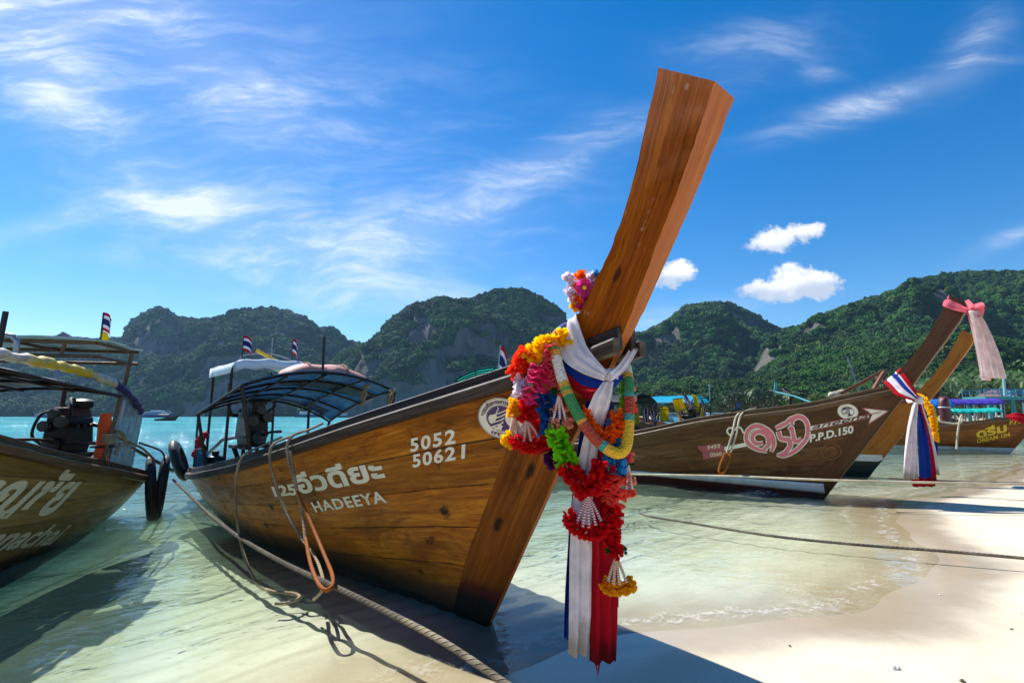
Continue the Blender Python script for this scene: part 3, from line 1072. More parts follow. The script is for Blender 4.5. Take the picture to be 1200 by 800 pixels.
def hill(name, sil, Yr, Yb, base, steep, rock, green, fmat, ntree, tsize, seed, label, drop=5.0, relief=1.0, rockamt=0.35):
    """a ridge whose crest has the given height profile; its front falls to the shore at Yb, its back slopes away"""
    us, zs = [], []
    for px, py in sil:
        p = at(px, py, 1.0)
        us.append(p[0])
        zs.append(CAM_H + (p[2] - CAM_H) * Yr)
    zs = np.array(zs) - drop
    nu, nv = 260, 130
    u = np.linspace(us[0], us[-1], nu)[None, :]
    v = np.linspace(-0.02, 1.6, nv)[:, None]
    H = crv(u, us, zs)
    s0 = seed * 13.7
    wob_ = (fbm(u * Yr / 130 + s0, u * 0 + s0, 4, seed) - 0.5) * 0.55
    y = Yb + (Yr - Yb) * v
    X, Y = u * y, y + 0 * u
    big = fbm(X / 110 + s0, Y / 150, 5, seed, True)
    vv = np.clip(v + wob_ * np.clip(1 - np.abs(v - 0.5) * 1.9, 0, 1) + (big - 0.5) * 0.36 * np.clip(1 - np.abs(v - .5) * 2, 0, 1), 0, 2)
    g = np.where(vv < 1, np.clip(vv, 0, 1) ** steep, 1 - 0.9 * np.clip(vv - 1, 0, 1) ** 1.3)
    # cliffs: terrace the profile
    ter = fbm(X / 160 + 3.1, Y / 300 + s0, 3, seed + 40)
    g = g + 0.05 * np.sin(g * 15 + ter * 9) * np.clip(1 - np.abs(g - 0.5) * 2, 0, 1) * np.where(vv < 1, 1, 0.3)
    amp = relief * np.clip(H, 5, 400) * 0.27 * np.clip(1 - np.abs(v - 0.45) * 1.7, 0.0, 1)
    Z = base + (H - base) * np.clip(g, 0, 1.02) + (big - 0.55) * amp + (fbm(X / 30, Y / 30, 3, seed + 9) - .5) * 6 * np.clip(v * 4, 0, 1)
    Z = np.where(v < 0, -4.0, Z)
    du = np.gradient(Z, axis=1) / np.maximum(1e-3, np.abs(np.gradient(X, axis=1)))
    dv = np.gradient(Z, axis=0) / np.maximum(1e-3, np.abs(np.gradient(Y, axis=0)))
    slope = np.hypot(du, dv)
    pat = fbm(X / 55 + s0, Z / 38, 4, seed + 77)
    rockm = np.clip((slope - 0.55) / 0.9, 0, 1) * np.clip((pat - (0.60 - rockamt * 0.35)) / 0.08, 0, 1)
    me = bpy.data.meshes.new(name)
    idx = np.arange(nu * nv).reshape(nv, nu)
    f = np.stack([idx[:-1, :-1], idx[:-1, 1:], idx[1:, 1:], idx[1:, :-1]], -1).reshape(-1, 4)
    me.from_pydata(np.stack([X, Y, Z], -1).reshape(-1, 3).tolist(), [], f.tolist())
    me.materials.append(hill_material(name + '_ground', rock, green))
    me.polygons.foreach_set('use_smooth', [True] * len(me.polygons))
    a = me.attributes.new('rock', 'FLOAT', 'POINT')
    a.data.foreach_set('value', rockm.astype(np.float32).ravel())
    me.update()
    o = bpy.data.objects.new(name, me)
    COL.objects.link(o)
    o['kind'] = 'structure'
    # forest
    r = np.random.default_rng(seed)
    iu, iv = r.uniform(0, nu - 1.001, ntree * 3), r.uniform(2, nv * 0.72, ntree * 3)
    a0, b0 = iu.astype(int), iv.astype(int)
    fu, fv = iu - a0, iv - b0

    def smp(A):
        A = A + 0 * u
        return (A[b0, a0] * (1 - fu) + A[b0, a0 + 1] * fu) * (1 - fv) + (A[b0 + 1, a0] * (1 - fu) + A[b0 + 1, a0 + 1] * fu) * fv
    px_, py_, pz_, rk_ = smp(X), smp(Y), smp(Z), smp(rockm)
    keep = (rk_ < 0.35) & (pz_ > 0.5)
    P = np.stack([px_, py_, pz_], 1)[keep][:ntree]
    s = tsize * np.clip(r.lognormal(-0.12, 0.34, len(P)), .4, 1.55)
    size = np.stack([s * r.uniform(0.9, 1.25, len(P)), s * r.uniform(0.9, 1.25, len(P)), s * r.uniform(0.75, 1.2, len(P))], 1)
    P[:, 2] += size[:, 2] * 0.35
    fm = bpy.data.meshes.new('hillside_forest')
    fm.from_pydata(P.tolist(), [], [])
    sa = fm.attributes.new('size', 'FLOAT_VECTOR', 'POINT')
    sa.data.foreach_set('vector', size.astype(np.float32).ravel())
    fo_ = bpy.data.objects.new('hillside_forest', fm)
    COL.objects.link(fo_)
    md = fo_.modifiers.new('crowns', 'NODES')
    md.node_group = scatter_group('crowns_' + name, fmat, seed)
    tag(fo_, label, 'forest', None, 'stuff')
    return o


hill('distant_karst_hills', [(-260, 420), (-120, 405), (9, 412), (58, 400), (110, 400), (139, 397), (155, 378), (171, 366), (186, 362), (212, 372), (245, 376), (265, 371),
                             (292, 362), (318, 362), (345, 369), (372, 383), (400, 396), (430, 405), (470, 402), (520, 420), (600, 440)],
     1250, 930, 2, 0.75, '#66605a', '#24401a', F_FAR, 24000, 5.0, 3, 'hazy blue green forest covering the far left hills', relief=1.5)
hill('karst_spur', [(-150, 470), (20, 465), (90, 458), (140, 440), (178, 421), (222, 417), (240, 401), (262, 383), (282, 378), (302, 386), (325, 391), (352, 405), (390, 428), (440, 455)],
     1020, 830, 1, 0.7, '#6c6059', '#2c431d', F_FAR, 16000, 4.6, 5, 'forest on the lower cliffs in front of the far left hills', rockamt=0.66, relief=1.7)
hill('karst_mountain', [(355, 470), (385, 430), (405, 411), (425, 406), (440, 397), (451, 383), (470, 366), (493, 355), (520, 350), (551, 350), (568, 343), (587, 338), (612, 339), (633, 348),
                        (650, 360), (668, 376), (690, 400), (720, 425), (760, 450)],
     860, 660, 1, 0.7, '#676059', '#2f4a1c', F_FAR, 20000, 3.9, 8, 'forest over the craggy mountain in the middle of the bay', rockamt=0.6, relief=1.8)
hill('rounded_hill', [(610, 450), (660, 425), (700, 412), (740, 397), (770, 385), (790, 372), (812, 362), (835, 360), (862, 364), (885, 371), (905, 382), (930, 388), (980, 392), (1060, 400)],
     920, 560, 1, 0.8, '#5e5a54', '#2b4719', F_FAR, 20000, 4.0, 12, 'dark forest on the rounded hill right of the tall prow', rockamt=0.2, relief=1.5)
hill('long_forested_hill', [(880, 440), (905, 394), (922, 388), (945, 380), (970, 366), (1010, 351), (1050, 337), (1090, 323), (1125, 318), (1165, 317), (1210, 317), (1260, 314), (1350, 330), (1500, 350)],
     640, 400, 1, 0.85, '#5e5a54', '#2b4719', F_FAR, 26000, 2.8, 16, 'dark forest on the long hill at the right', rockamt=0.12, relief=1.4)
hill('green_foothills', [(640, 476), (700, 462), (740, 452), (780, 447), (830, 446), (880, 442), (930, 428), (975, 416), (1020, 402), (1060, 396), (1100, 388), (1150, 392), (1210, 400), (1280, 395), (1420, 400)],
     400, 225, 1, 0.95, '#5e5a54', '#35591d', F_NEAR, 20000, 1.95, 21, 'bright green forest on the foothills behind the beach', drop=3, rockamt=0.2)


# ------------------------------------------------------------------ longtail boats
class Hull:
    """local frame of a boat: x towards the bow, y to port, z up"""
    def __init__(s, z, b, k, p, t0, t1):
        s.tz, s.tb, s.tk, s.tp, s.t0, s.t1 = z, b, k, p, t0, t1

    def zs(s, t): return crv(t, *zip(*s.tz))
    def b(s, t): return crv(t, *zip(*s.tb))
    def p(s, t): return crv(t, *zip(*s.tp))
    def zk(s, t): return np.interp(t, *zip(*s.tk))

    def pq(s, t, q, side, off=0.0):
        zk, zs = s.zk(t), s.zs(t)
        z = zk + (zs - zk) * q
        y = s.b(t) * np.power(np.clip(q, 0, 1.2), s.p(t)) + off
        return np.array([t, side * y, z])

    def pz(s, t, z, side, off=0.0):
        zk, zs = s.zk(t), s.zs(t)
        q = np.clip((z - zk) / max(1e-3, zs - zk), 0.0, 1.15)
        a = s.pq(t, q, side)
        if off:
            e = 0.02
            u = s.pq(t + e, q, side) - a
            v = s.pq(t, min(1.15, q + e), side) - s.pq(t, max(0, q - e), side)
            n = unit(np.cross(u, v))
            if n[1] * side < 0:
                n = -n
            a = a + n * off
        return a

    def mesh(s, name, mat, parent, step=0.11, nq=22, v_aspect=1.0):
        mb = MB()
        ts = np.unique(np.concatenate([np.arange(s.t0, -0.3, step), np.linspace(-0.3, s.t1, 26)])) if s.t1 > -0.3 and s.t0 < -0.3 else np.arange(s.t0, s.t1 + step, step)
        qs = np.linspace(0, 1, nq) ** 1.3
        for side in (-1, 1):
            rows = [[s.pq(t, q, side) for q in qs] for t in ts]
            k0 = lambda t: float(np.interp(min(t, -0.3), *zip(*s.tk)))
            pl = lambda t, z: (z - k0(t)) / (float(s.zs(t)) - k0(t))
            uv = [(t + side * 20, pl(t, p[2])) for t, r in zip(ts, rows) for p in r]
            mb.grid(rows, uv, flip=side > 0)
            inn = [[s.pq(t, q, side, -0.045) for q in qs[nq // 3:]] for t in ts if t < s.t1 - 0.5]
            uvi = [(t + side * 20 + 7, q) for t in ts if t < s.t1 - 0.5 for q in qs[nq // 3:]]
            mb.grid(inn, uvi, flip=side < 0)
        # transom
        l = [s.pq(s.t0, q, -1) for q in qs]
        r = [s.pq(s.t0, q, 1) for q in qs]
        mb.grid([l, r], [(k, q) for k in (0, 1) for q in qs], flip=False)
        return mb.build(name, mat, parent)

    def sweep(s, name, mat, parent, side, sec, ta, tb, n=70, lift=0.0, vscale=1.0):
        """sec: closed list of (outward, up) offsets from the sheer"""
        mb = MB()
        rows, uv = [], []
        for t in np.linspace(ta, tb, n):
            b, z = float(s.b(t)), float(s.zs(t)) + lift
            ring = [np.array([t, side * max(0.012, b + o), z + u]) for o, u in sec]
            rows.append(ring + ring[:1])
            uv += [(t + side * 9, 0.16 * j * vscale) for j in range(len(sec) + 1)]
        mb.grid(rows, uv, flip=side < 0)
        for ring, fl in ((rows[0], side > 0), (rows[-1], side < 0)):
            f = tuple(range(len(sec)))
            mb.add(ring[:-1], [f if fl else f[::-1]], [(0.3 * j, 0.1) for j in range(len(sec))])
        return mb.build(name, mat, parent, angle=30)

    def prow(s, parent, ridge, upper, mat_s, mat_f, w_aft=0.31, mat_low=None):
        """stem and prow in one timber; ridge: (t, z, half width of the nose); upper: (t, z) of the back edge above the sheer"""
        rz = [r[1] for r in ridge]
        mb = MB()
        rows, uv, L = [], [], 0.0
        nlow = len(ridge) - len(upper)
        prev = None
        for i in range(len(ridge) * 5 - 4):
            k, f = divmod(i, 5)
            if k == len(ridge) - 1:
                k, f = k - 1, 5
            f /= 5.0
            t, z, h = [ridge[k][j] * (1 - f) + ridge[k + 1][j] * f for j in range(3)]
            if prev is not None:
                L += math.hypot(t - prev[0], z - prev[1])
            prev = (t, z)
            row, uvr = [], []
            jn, jb = random.gauss(0, .0022), random.gauss(0, .0025)
            t, z, h = t + jn, z + jn * .5, max(.012, h + random.gauss(0, .0018))
            ku = k - nlow + f
            for side in (-1, 1):
                pts = []
                for j in range(7):
                    e = j / 6.0                     # 0 nose .. 1 back edge
                    if ku >= 0:
                        a, bq = int(min(ku, len(upper) - 1)), ku - int(ku)
                        ub = upper[min(a + 1, len(upper) - 1)]
                        bt, bz = upper[a][0] * (1 - bq) + ub[0] * bq, upper[a][1] * (1 - bq) + ub[1] * bq
                        bh = min(0.09, 0.10)
                        bt, bz = bt + jb, bz - jb * .4
                        p = np.array([t + (bt - t) * e, side * (h + (bh - h) * e), z + (bz - z) * e])
                    else:
                        tt = t - w_aft * e
                        q = s.pz(tt, z + 0.10 * e, side, 0.010)
                        q[1] = side * max(abs(q[1]), h + 0.01 * e)
                        p = q
                    pts.append(p)
                if side < 0:
                    row += pts[::-1]
                    uvr += [(L, (6 - j) * 0.07) for j in range(7)]
                else:
                    row += pts
                    uvr += [(L, 0.42 + j * 0.07) for j in range(7)]
            rows.append(row)
            uv.append(uvr)
        nr = len(rows)
        for c0, c1, mi in ((0, 7, 0), (6, 8, 1), (7, 14, 0)):
            for ra, rb, low in ((0, 5 * nlow + 1, True), (5 * nlow, nr, False)):
                mb.cur = 2 if low and mi == 0 and mat_low else mi
                mb.grid([r[c0:c1] for r in rows[ra:rb]], [u for r in uv[ra:rb] for u in r[c0:c1]], flip=True)
        mb.cur = 0
        mb.grid([[r[13], r[0]] for r in rows[5 * nlow:]], [(u[13][0], v) for u in uv[5 * nlow:] for v in (0.9, 1.0)], flip=True)
        mb.cur = 1
        top = rows[-1]
        mb.add([top[0], top[6], top[7], top[13]], [(0, 1, 2, 3)], [(0, 0), (.3, 0), (.3, .2), (0, .2)])
        return mb.build('prow_post', [mat_s, mat_f] + ([mat_low] if mat_low else []), parent, angle=25)


def text2d(s, size=1.0, bold=0.0, shear=0.0, align='LEFT', spacing=1.0):
    cu = bpy.data.curves.new('letters', 'FONT')
    cu.body = s
    cu.size = size
    cu.offset = bold
    cu.shear = shear
    cu.align_x = align
    cu.space_character = spacing
    cu.resolution_u = 4
    o = bpy.data.objects.new('letters', cu)
    COL.objects.link(o)
    bpy.context.view_layer.update()
    me = bpy.data.meshes.new_from_object(o.evaluated_get(bpy.context.evaluated_depsgraph_get()))
    v = np.array([[p.co.x, p.co.y] for p in me.vertices])
    f = [tuple(p.vertices) for p in me.polygons]
    bpy.data.objects.remove(o)
    bpy.data.curves.remove(cu)
    bpy.data.meshes.remove(me)
    return v, f


def disc2d(cx, cy, rx, ry=None, n=40):
    ry = rx if ry is None else ry
    v = [(cx, cy)] + [(cx + rx * math.cos(2 * math.pi * i / n), cy + ry * math.sin(2 * math.pi * i / n)) for i in range(n)]
    return np.array(v), [(0, 1 + i, 1 + (i + 1) % n) for i in range(n)]


def ring2d(cx, cy, r0, r1, a0=0, a1=360, n=48, k=1.0):
    v = []
    for i in range(n + 1):
        a = R(a0 + (a1 - a0) * i / n)
        for r in (r0, r1):
            v.append((cx + r * math.cos(a), cy + k * r * math.sin(a)))
    return np.array(v), [(2 * i, 2 * i + 1, 2 * i + 3, 2 * i + 2) for i in range(n)]


def stroke2d(pts, w, n=8):
    """ribbon along a smoothed path; w one width or one per control point"""
    P = smooth_path([np.array([p[0], p[1], 0.0]) for p in pts], n)
    ws = w if hasattr(w, '__len__') else [w] * len(pts)
    ww = np.interp(np.linspace(0, len(pts) - 1, len(P)), range(len(pts)), ws)
    v = []
    for i, p in enumerate(P):
        d = unit(P[min(i + 1, len(P) - 1)] - P[max(i - 1, 0)])
        nn = np.array([-d[1], d[0]])
        v += [tuple(p[:2] + nn * ww[i] / 2), tuple(p[:2] - nn * ww[i] / 2)]
    return np.array(v), [(2 * i, 2 * i + 1, 2 * i + 3, 2 * i + 2) for i in range(len(P) - 1)]


def poly2d(pts, n=0):
    if n:
        P = smooth_path([np.array([p[0], p[1], 0.0]) for p in list(pts) + [pts[0]]], n)[:-1]
        pts = [tuple(p[:2]) for p in P]
    c = np.mean(np.array(pts), 0)
    v = [tuple(c)] + [tuple(p) for p in pts]
    m_ = len(pts)
    return np.array(v), [(0, 1 + i, 1 + (i + 1) % m_) for i in range(m_)]


def paint(hull, side, name, mat, parent, pieces, fn, off=0.004):
    """lay flat pieces onto the side of a hull; fn maps the drawing to (t, z)"""
    mb = MB()
    for v, f in pieces:
        pts = []
        for x, y in v:
            t, z = fn(x, y)
            pts.append(hull.pz(t, z, side, off))
        mb.add(pts, f, [(p[0], p[2]) for p in pts])
    o = mb.build(name, mat, parent, smooth=False)
    return o


def affine(o, sx, sy, ang=0.0, shx=0.0, flip=1):
    """drawing units to (t, z): origin o, scale, rotation in the side's plane"""
    ca, sa = math.cos(R(ang)), math.sin(R(ang))

    def fn(x, y):
        x, y = x * sx + y * sy * shx, y * sy
        return o[0] + flip * (x * ca - y * sa), o[1] + x * sa + y * ca
    return fn


GENZ = [(-8, .62), (-6, .70), (-3.45, 1.03), (-1.73, 1.37), (-.06, 1.60), (.6, 1.75), (1.2, 1.9)]
GENB = [(-8, .55), (-6, .82), (-3.5, .88), (-1.73, .78), (-.5, .58), (.2, .40), (.8, .22), (1.2, .10), (1.5, .10)]
GENK = [(-8, -.1), (-6, -.3), (-4, -.36), (-2, -.3), (-1, -.22), (-.3, -.14), (-.03, -.1), (0.02, 0), (.69, .91), (1.25, 1.68), (1.32, 1.76)]
GENP = [(-8, .5), (-4, .45), (-2.1, .7), (-1, .9), (0, 1.0), (1.5, 1.0)]
GEN_RIDGE = [(-.05, -.12, .015), (.32, .41, .018), (.69, .91, .02), (1.05, 1.40, .022), (1.31, 1.76, .04), (1.5, 2.01, .06), (1.72, 2.33, .08), (1.95, 2.66, .09), (2.15, 2.95, .1), (2.27, 3.19, .1)]
GEN_BACK = [(.95, 1.84), (1.2, 2.08), (1.43, 2.34), (1.68, 2.68), (1.9, 3.05), (2.06, 3.37)]


def frame(P, ang):
    """world placement of a boat: stem foot P, heading ang degrees right of 'towards the viewer'"""
    return (P[0], P[1], P[2] if len(P) > 2 else 0.0), R(ang - 90)


RAILSEC = [(-.015, -.085), (.045, -.08), (.05, -.012), (.035, .004), (-.02, .004)]
COAMSEC = [(-.075, -.05), (-.03, -.05), (-.028, .078), (-.04, .086), (-.07, .086)]


def fit_out(h, root, m_rail, m_coam, ta, tb, deck=True):
    for side in (-1, 1):
        h.sweep('gunwale_rail', m_rail, root, side, RAILSEC, ta, tb)
        h.sweep('coaming', m_coam, root, side, COAMSEC, ta + 0.1, tb - 0.02)
    # transom top rail
    mb = MB()
    b = float(h.b(ta))
    z = float(h.zs(ta))
    mb.box((ta - 0.01, 0, z - 0.04), (0.10, 2 * b + 0.09, 0.085))
    mb.build('transom_rail', m_rail, root, bevel=0.012)
    if deck:
        mb = MB()
        rows, uv = [], []
        for t in np.linspace(ta + 0.05, min(0.2, h.t1 - 0.9), 40):
            z = max(float(h.zk(t)) + 0.3, 0.30 * float(h.zs(t)) + 0.02)
            hb = abs(h.pz(t, z, 1)[1]) - 0.03
            rows.append([np.array([t, y * hb, z]) for y in np.linspace(-1, 1, 5)])
            uv += [(t, 0.5 + y * hb) for y in np.linspace(-1, 1, 5)]
        mb.grid(rows, uv, flip=True)
        mb.build('deck', M_DECK, root)
        for t in np.linspace(ta + 2.2, -0.9, 4):
            z = float(h.zs(t)) * 0.72
            hb = abs(h.pz(t, z, 1)[1]) - 0.03
            mb = MB()
            mb.box((t, 0, z), (0.24, 2 * hb, 0.035))
            mb.build('thwart', M_DECK, root, bevel=0.006)


def canopy(root, m_top, m_fr, t0, t1, hw, ze, zc, nb=4, stringers=(-1, -.5, 0, .5, 1), hw2=None, r=0.016, posts=(), h=None, post_mat=None):
    """ze(s) -> (starboard edge z, port edge z); zc(s) -> crown z; s = 0 at the front t0, 1 at the rear t1"""
    def P(s, a, dz=0.0):
        e0, e1 = ze(s)
        w = hw + ((hw2 if hw2 is not None else hw) - hw) * s
        e = e0 + (e1 - e0) * (a + 1) / 2
        return np.array([t0 + (t1 - t0) * s, a * w, e + (zc(s) - (e0 + e1) / 2) * (1 - a * a) + dz])
    mb = MB()
    rows = []
    uv = []
    for s in np.linspace(0, 1, 25):
        sag = -0.018 * abs(math.sin(s * math.pi * (nb - 1)))
        rows.append([P(s, a, sag * (1 + 0.5 * math.sin(5 * a))) for a in np.linspace(-1, 1, 21)])
        uv += [(s, 0.5 + a / 2) for a in np.linspace(-1, 1, 21)]
    mb.grid(rows, uv)
    c = mb.build('canopy', m_top, root)
    f = MB()
    for s in np.linspace(0, 1, nb):
        f.tube([P(s, a, -0.026) for a in np.linspace(-1, 1, 17)], r, 6)
    for a in stringers:
        f.tube([P(s, a, -0.045 if abs(a) < 1 else -0.02) for s in np.linspace(0, 1, 7)], r * 0.85, 6)
    f.build('canopy_frame', m_fr, root)
    for s, a in posts:
        q = P(s, a, -0.02)
        t = q[0]
        zb = float(h.zs(t)) - 0.05 if h is not None else 0.6
        side = 1 if a > 0 else -1
        yb = side * (float(h.b(t)) - 0.09) if abs(a) > 0.6 else q[1]
        p = MB()
        p.tube([(t, yb, zb if abs(a) > .6 else 0.3), q], r * 1.25, 8)
        p.build('canopy_post', post_mat or m_fr, root)
    return P


def engine(root, x, y, z, s=1.0, ang=0.0):
    """car engine on a pivot with its long propeller shaft"""
    ca, sa = math.cos(ang), math.sin(ang)

    def T(px, py, pz):
        return np.array([x + s * (px * ca - py * sa), y + s * (px * sa + py * ca), z + s * pz])
    RM = np.array([[ca, -sa, 0], [sa, ca, 0], [0, 0, 1.0]])
    mb = MB()
    mb.box(T(0, 0, 0.30), (0.52 * s, 0.30 * s, 0.36 * s), RM, 0.9)
    mb.box(T(0.02, 0, 0.06), (0.46 * s, 0.24 * s, 0.14 * s), RM, 1.1)
    for k in range(4):
        mb.cyl(T(-.18 + .12 * k, .15, .38), T(-.18 + .12 * k, .23, .36), .028 * s)
    e = mb.build('engine', M_ENG, root, bevel=0.02 * s)
    mb = MB()
    mb.box(T(0, 0, 0.54), (0.50 * s, 0.22 * s, 0.13 * s), RM, 0.85)
    for k in range(3):
        mb.cyl(T(-.15 + .15 * k, 0, .60), T(-.15 + .15 * k, 0, .64), .03 * s)
    mb.build('cylinder_head', M_ENG2, e, bevel=0.015 * s)
    mb = MB()
    for py, pz, rr in ((0, .12, .10), (-.10, .36, .07), (.10, .42, .075), (0, .52, .06)):
        mb.lathe([(0, 0), (rr * s, 0), (rr * s, .02 * s), (rr * .85 * s, .03 * s), (rr * s, .04 * s), (rr * s, .06 * s), (rr * .3 * s, .065 * s), (0, .065 * s)], T(.27, py, pz), (ca, sa, 0))
    mb.build('pulley', M_ENG3, e)
    mb = MB()
    mb.lathe([(0, 0), (.13 * s, 0), (.14 * s, .03 * s), (.14 * s, .09 * s), (.1 * s, .12 * s), (0, .13 * s)], T(-.05, .08, .60), (0, 0, 1), 20)
    mb.build('air_filter', M_ENG, e)
    mb = MB()
    mb.tube(smooth_path([T(-.15, -.16, .44), T(-.15, -.26, .46), T(-.2, -.28, .6), T(-.22, -.28, .92)]), .03 * s, 10)
    mb.build('exhaust_pipe', M_ENG2, e)
    mb = MB()
    for q in (([(.2, .14, .5), (.3, .2, .6), (.18, .1, .72), (0, .05, .7)]), ([(-.2, -.12, .5), (-.3, 0, .62), (-.12, .1, .7)]), ([(.26, -.1, .1), (.34, -.2, .25), (.3, -.16, .5), (.1, -.14, .58)])):
        mb.tube(smooth_path([T(*p) for p in q]), .018 * s, 8)
    mb.build('hose', M_RUBBER, e)
    mb = MB()
    for py in (-.17, .17):
        mb.bar(T(-.34, py, -.02), T(.34, py, -.02), .05 * s, .05 * s)
        mb.bar(T(-.2, py, -.02), T(0, py * .6, -.34), .05 * s, .04 * s)
        mb.bar(T(.2, py, -.02), T(0, py * .6, -.34), .05 * s, .04 * s)
    mb.cyl(T(0, 0, -.66), T(0, 0, -.28), .045 * s)
    mb.build('engine_mount', M_METAL, e)
    mb = MB()
    mb.tube(smooth_path([T(.3, .05, .15), T(.55, .05, .2), T(.95, .03, .22)]), .02 * s, 8)
    mb.build('tiller_handle', M_METAL, e)
    mb = MB()
    mb.tube([T(-.3, 0, .12), T(-1.2, 0, .05), T(-2.6, 0, -.5)], .028 * s, 8)
    mb.build('propeller_shaft', M_METAL, e)
    mb = MB()
    mb.tube([T(.05 + .25 * math.cos(a), .27 * math.sin(a) * .9, .0) for a in np.linspace(0, 2 * math.pi, 24)[:-1]], .016 * s, 6, closed=True)
    mb.build('guard_ring', M_METAL, e)
    return e


def rope(name, pts, r, mat, label, cat='rope', group=None, sides=8, n=10, parent=None, droop=0.0):
    mb = MB()
    mb.tube(smooth_path(pts, n), r, sides)
    o = mb.build(name, mat, parent)
    if parent is None:
        tag(o, label, cat, group)
    return o


def tyre(c, axis, Rr, rr, label, group, squash=1.0):
    t = empty('tyre_fender', c, 0, label, 'tyre', group)
    z = unit(np.array(axis, float))
    x = unit(np.cross(z, np.array([0, 0, 1.0])))
    y = np.cross(z, x)
    mb = MB()
    rows = []
    n, k = 48, 14
    for i in range(n + 1):
        a = 2 * math.pi * i / n
        row = []
        for j in range(k + 1):
            b_ = 2 * math.pi * j / k
            bulge = 1.0 if (j % k) not in (0, 1, k - 1) else 1.0 + (0.06 if i % 2 else -0.03)
            ra = Rr + rr * math.cos(b_) * bulge
            zz = rr * 0.85 * math.sin(b_)
            row.append(x * ra * math.cos(a) + y * ra * math.sin(a) * squash + z * zz)
        rows.append(row)
    mb.grid(rows)
    mb.build('tread', M_TREAD, t, angle=25)
    mb = MB()
    for s_ in (-1, 1):
        mb.tube([x * (Rr - rr * .55) * math.cos(a) + y * (Rr - rr * .55) * squash * math.sin(a) + z * s_ * rr * .72 for a in np.linspace(0, 2 * math.pi, 33)[:-1]], rr * .2, 6, closed=True)
    mb.build('bead', M_RUBBER, t)
    return t


def flag(label, base, top, fly, drop, mat, group=None, pole_mat=None, name='flag', r=0.012, cloths=None, wave=0.12):
    """pole with one or more cloths: (fraction from, fraction to, material); fly = vector of the free edge"""
    base, top = np.array(base, float), np.array(top, float)
    t = empty(name, base, 0, label, 'flag', group)
    mb = MB()
    mb.tube([(0, 0, 0), top - base], r, 6)
    mb.build('flag_pole', pole_mat or M_RUSTPOST, t)
    fly = np.array(fly, float)
    nn = unit(np.cross(fly, top - base))
    for a, b_, mt in (cloths or [(0.45, 1.0, mat)]):
        mb = MB()
        rows, uv = [], []
        L = np.linalg.norm(fly)
        for i in range(9):
            s = i / 8
            row = []
            for j in range(7):
                q = j / 6
                p = (top - base) * (a + (b_ - a) * q) + fly * s + nn * wave * L * math.sin(s * 7 + q * 1.5) * s + np.array([0, 0, -drop * s * s])
                row.append(p)
                uv.append((s, q))
            rows.append(row)
        mb.grid(rows, uv)
        mb.build('flag_cloth', mt, t, solid=0.003)
    return t


# ---- main boat
BX = np.array([-0.164, 3.896, 0.0])
hz = Hull([(-7.7, .47), (-6, .60), (-4.5, .77), (-3, .975), (-2, 1.165), (-1.1, 1.355), (-.17, 1.545), (.55, 1.70), (1.05, 1.83), (1.3, 1.89)],
          [(-7.7, .55), (-6, .78), (-4.5, .87), (-3, .86), (-2, .75), (-1.1, .62), (-.17, .45), (.55, .29), (1.05, .125), (1.3, .115)],
          [(-7.7, -.1), (-6, -.3), (-4, -.36), (-2, -.3), (-1, -.22), (-.3, -.14), (-.05, -.1), (.018, 0), (.771, 1.22), (1.07, 1.62), (1.133, 1.716)],
          [(-7.7, .5), (-4, .48), (-2.1, .8), (-1, .95), (0, 1.0), (1.1, 1.0)], -7.7, 1.07)
loc, rz = frame(BX, 42)
boat = empty('longtail_boat', loc, rz, 'large varnished wooden longtail boat with a tall bare prow, lettered HADEEYA in white', 'boat', 'longtail boats moored at the beach')
h = hz
h.mesh('hull', M_HULL, boat)
RIDGE_H = [(-.06, -.12, .015), (.40, .61, .016), (.771, 1.22, .018), (1.03, 1.60, .02), (1.16, 1.77, .026), (1.235, 1.89, .04), (1.365, 2.10, .058), (1.49, 2.33, .07), (1.62, 2.56, .08), (1.736, 2.782, .09), (1.835, 2.975, .10), (1.913, 3.139, .11)]
BACK_H = [(.74, 1.80), (.84, 1.93), (.98, 2.09), (1.10, 2.26), (1.22, 2.43), (1.31, 2.60), (1.39, 2.79), (1.49, 3.09), (1.59, 3.406)]
h.prow(boat, RIDGE_H, BACK_H, M_PROW, M_PROWF, mat_low=M_STEM)
fit_out(h, boat, M_RAIL, M_COAM, -7.7, 1.27)
# canopy, frames and gear of the main boat


def zeh(s): return (1.80 + (1.50 - 1.80) * s, 1.79 + (1.38 - 1.79) * s ** 1.6)


canopy(boat, C_BLUEC, M_METAL, -3.12, -5.2, 0.93, zeh, lambda s: 1.99 - 0.29 * s, nb=5, h=hz, posts=((0.0, -1), (1.0, -1), (1.0, 1), (0.0, 1)), r=0.017)
mb = MB()
mb.tube([(-3.2, -0.02, 1.9), (-3.2, -0.02, 2.42)], 0.016, 8)
mb.build('mast_pole', M_METAL, boat)
for t, y, z1, z0 in ((-3.05, 0.86, 1.80, 1.60), (-3.3, 0.62, 1.86, 1.62)):
    mb = MB()
    for k in range(5):
        mb.tube(smooth_path([(t + random.uniform(-.03, .03), y + random.uniform(-.03, .03), z1), (t + random.uniform(-.05, .05), y - .05 + random.uniform(-.04, .04), (z0 + z1) / 2), (t - .02 + random.uniform(-.05, .05), y - .03, z0 + random.uniform(-.04, .04))], 5), 0.013, 6)
    mb.tube([(t + .035 * math.cos(a), y + .035 * math.sin(a), z1 - .03) for a in np.linspace(0, 6.28, 10)[:-1]], .014, 6, closed=True)
    mb.build('rope_tie', ROPE_TAN, boat)
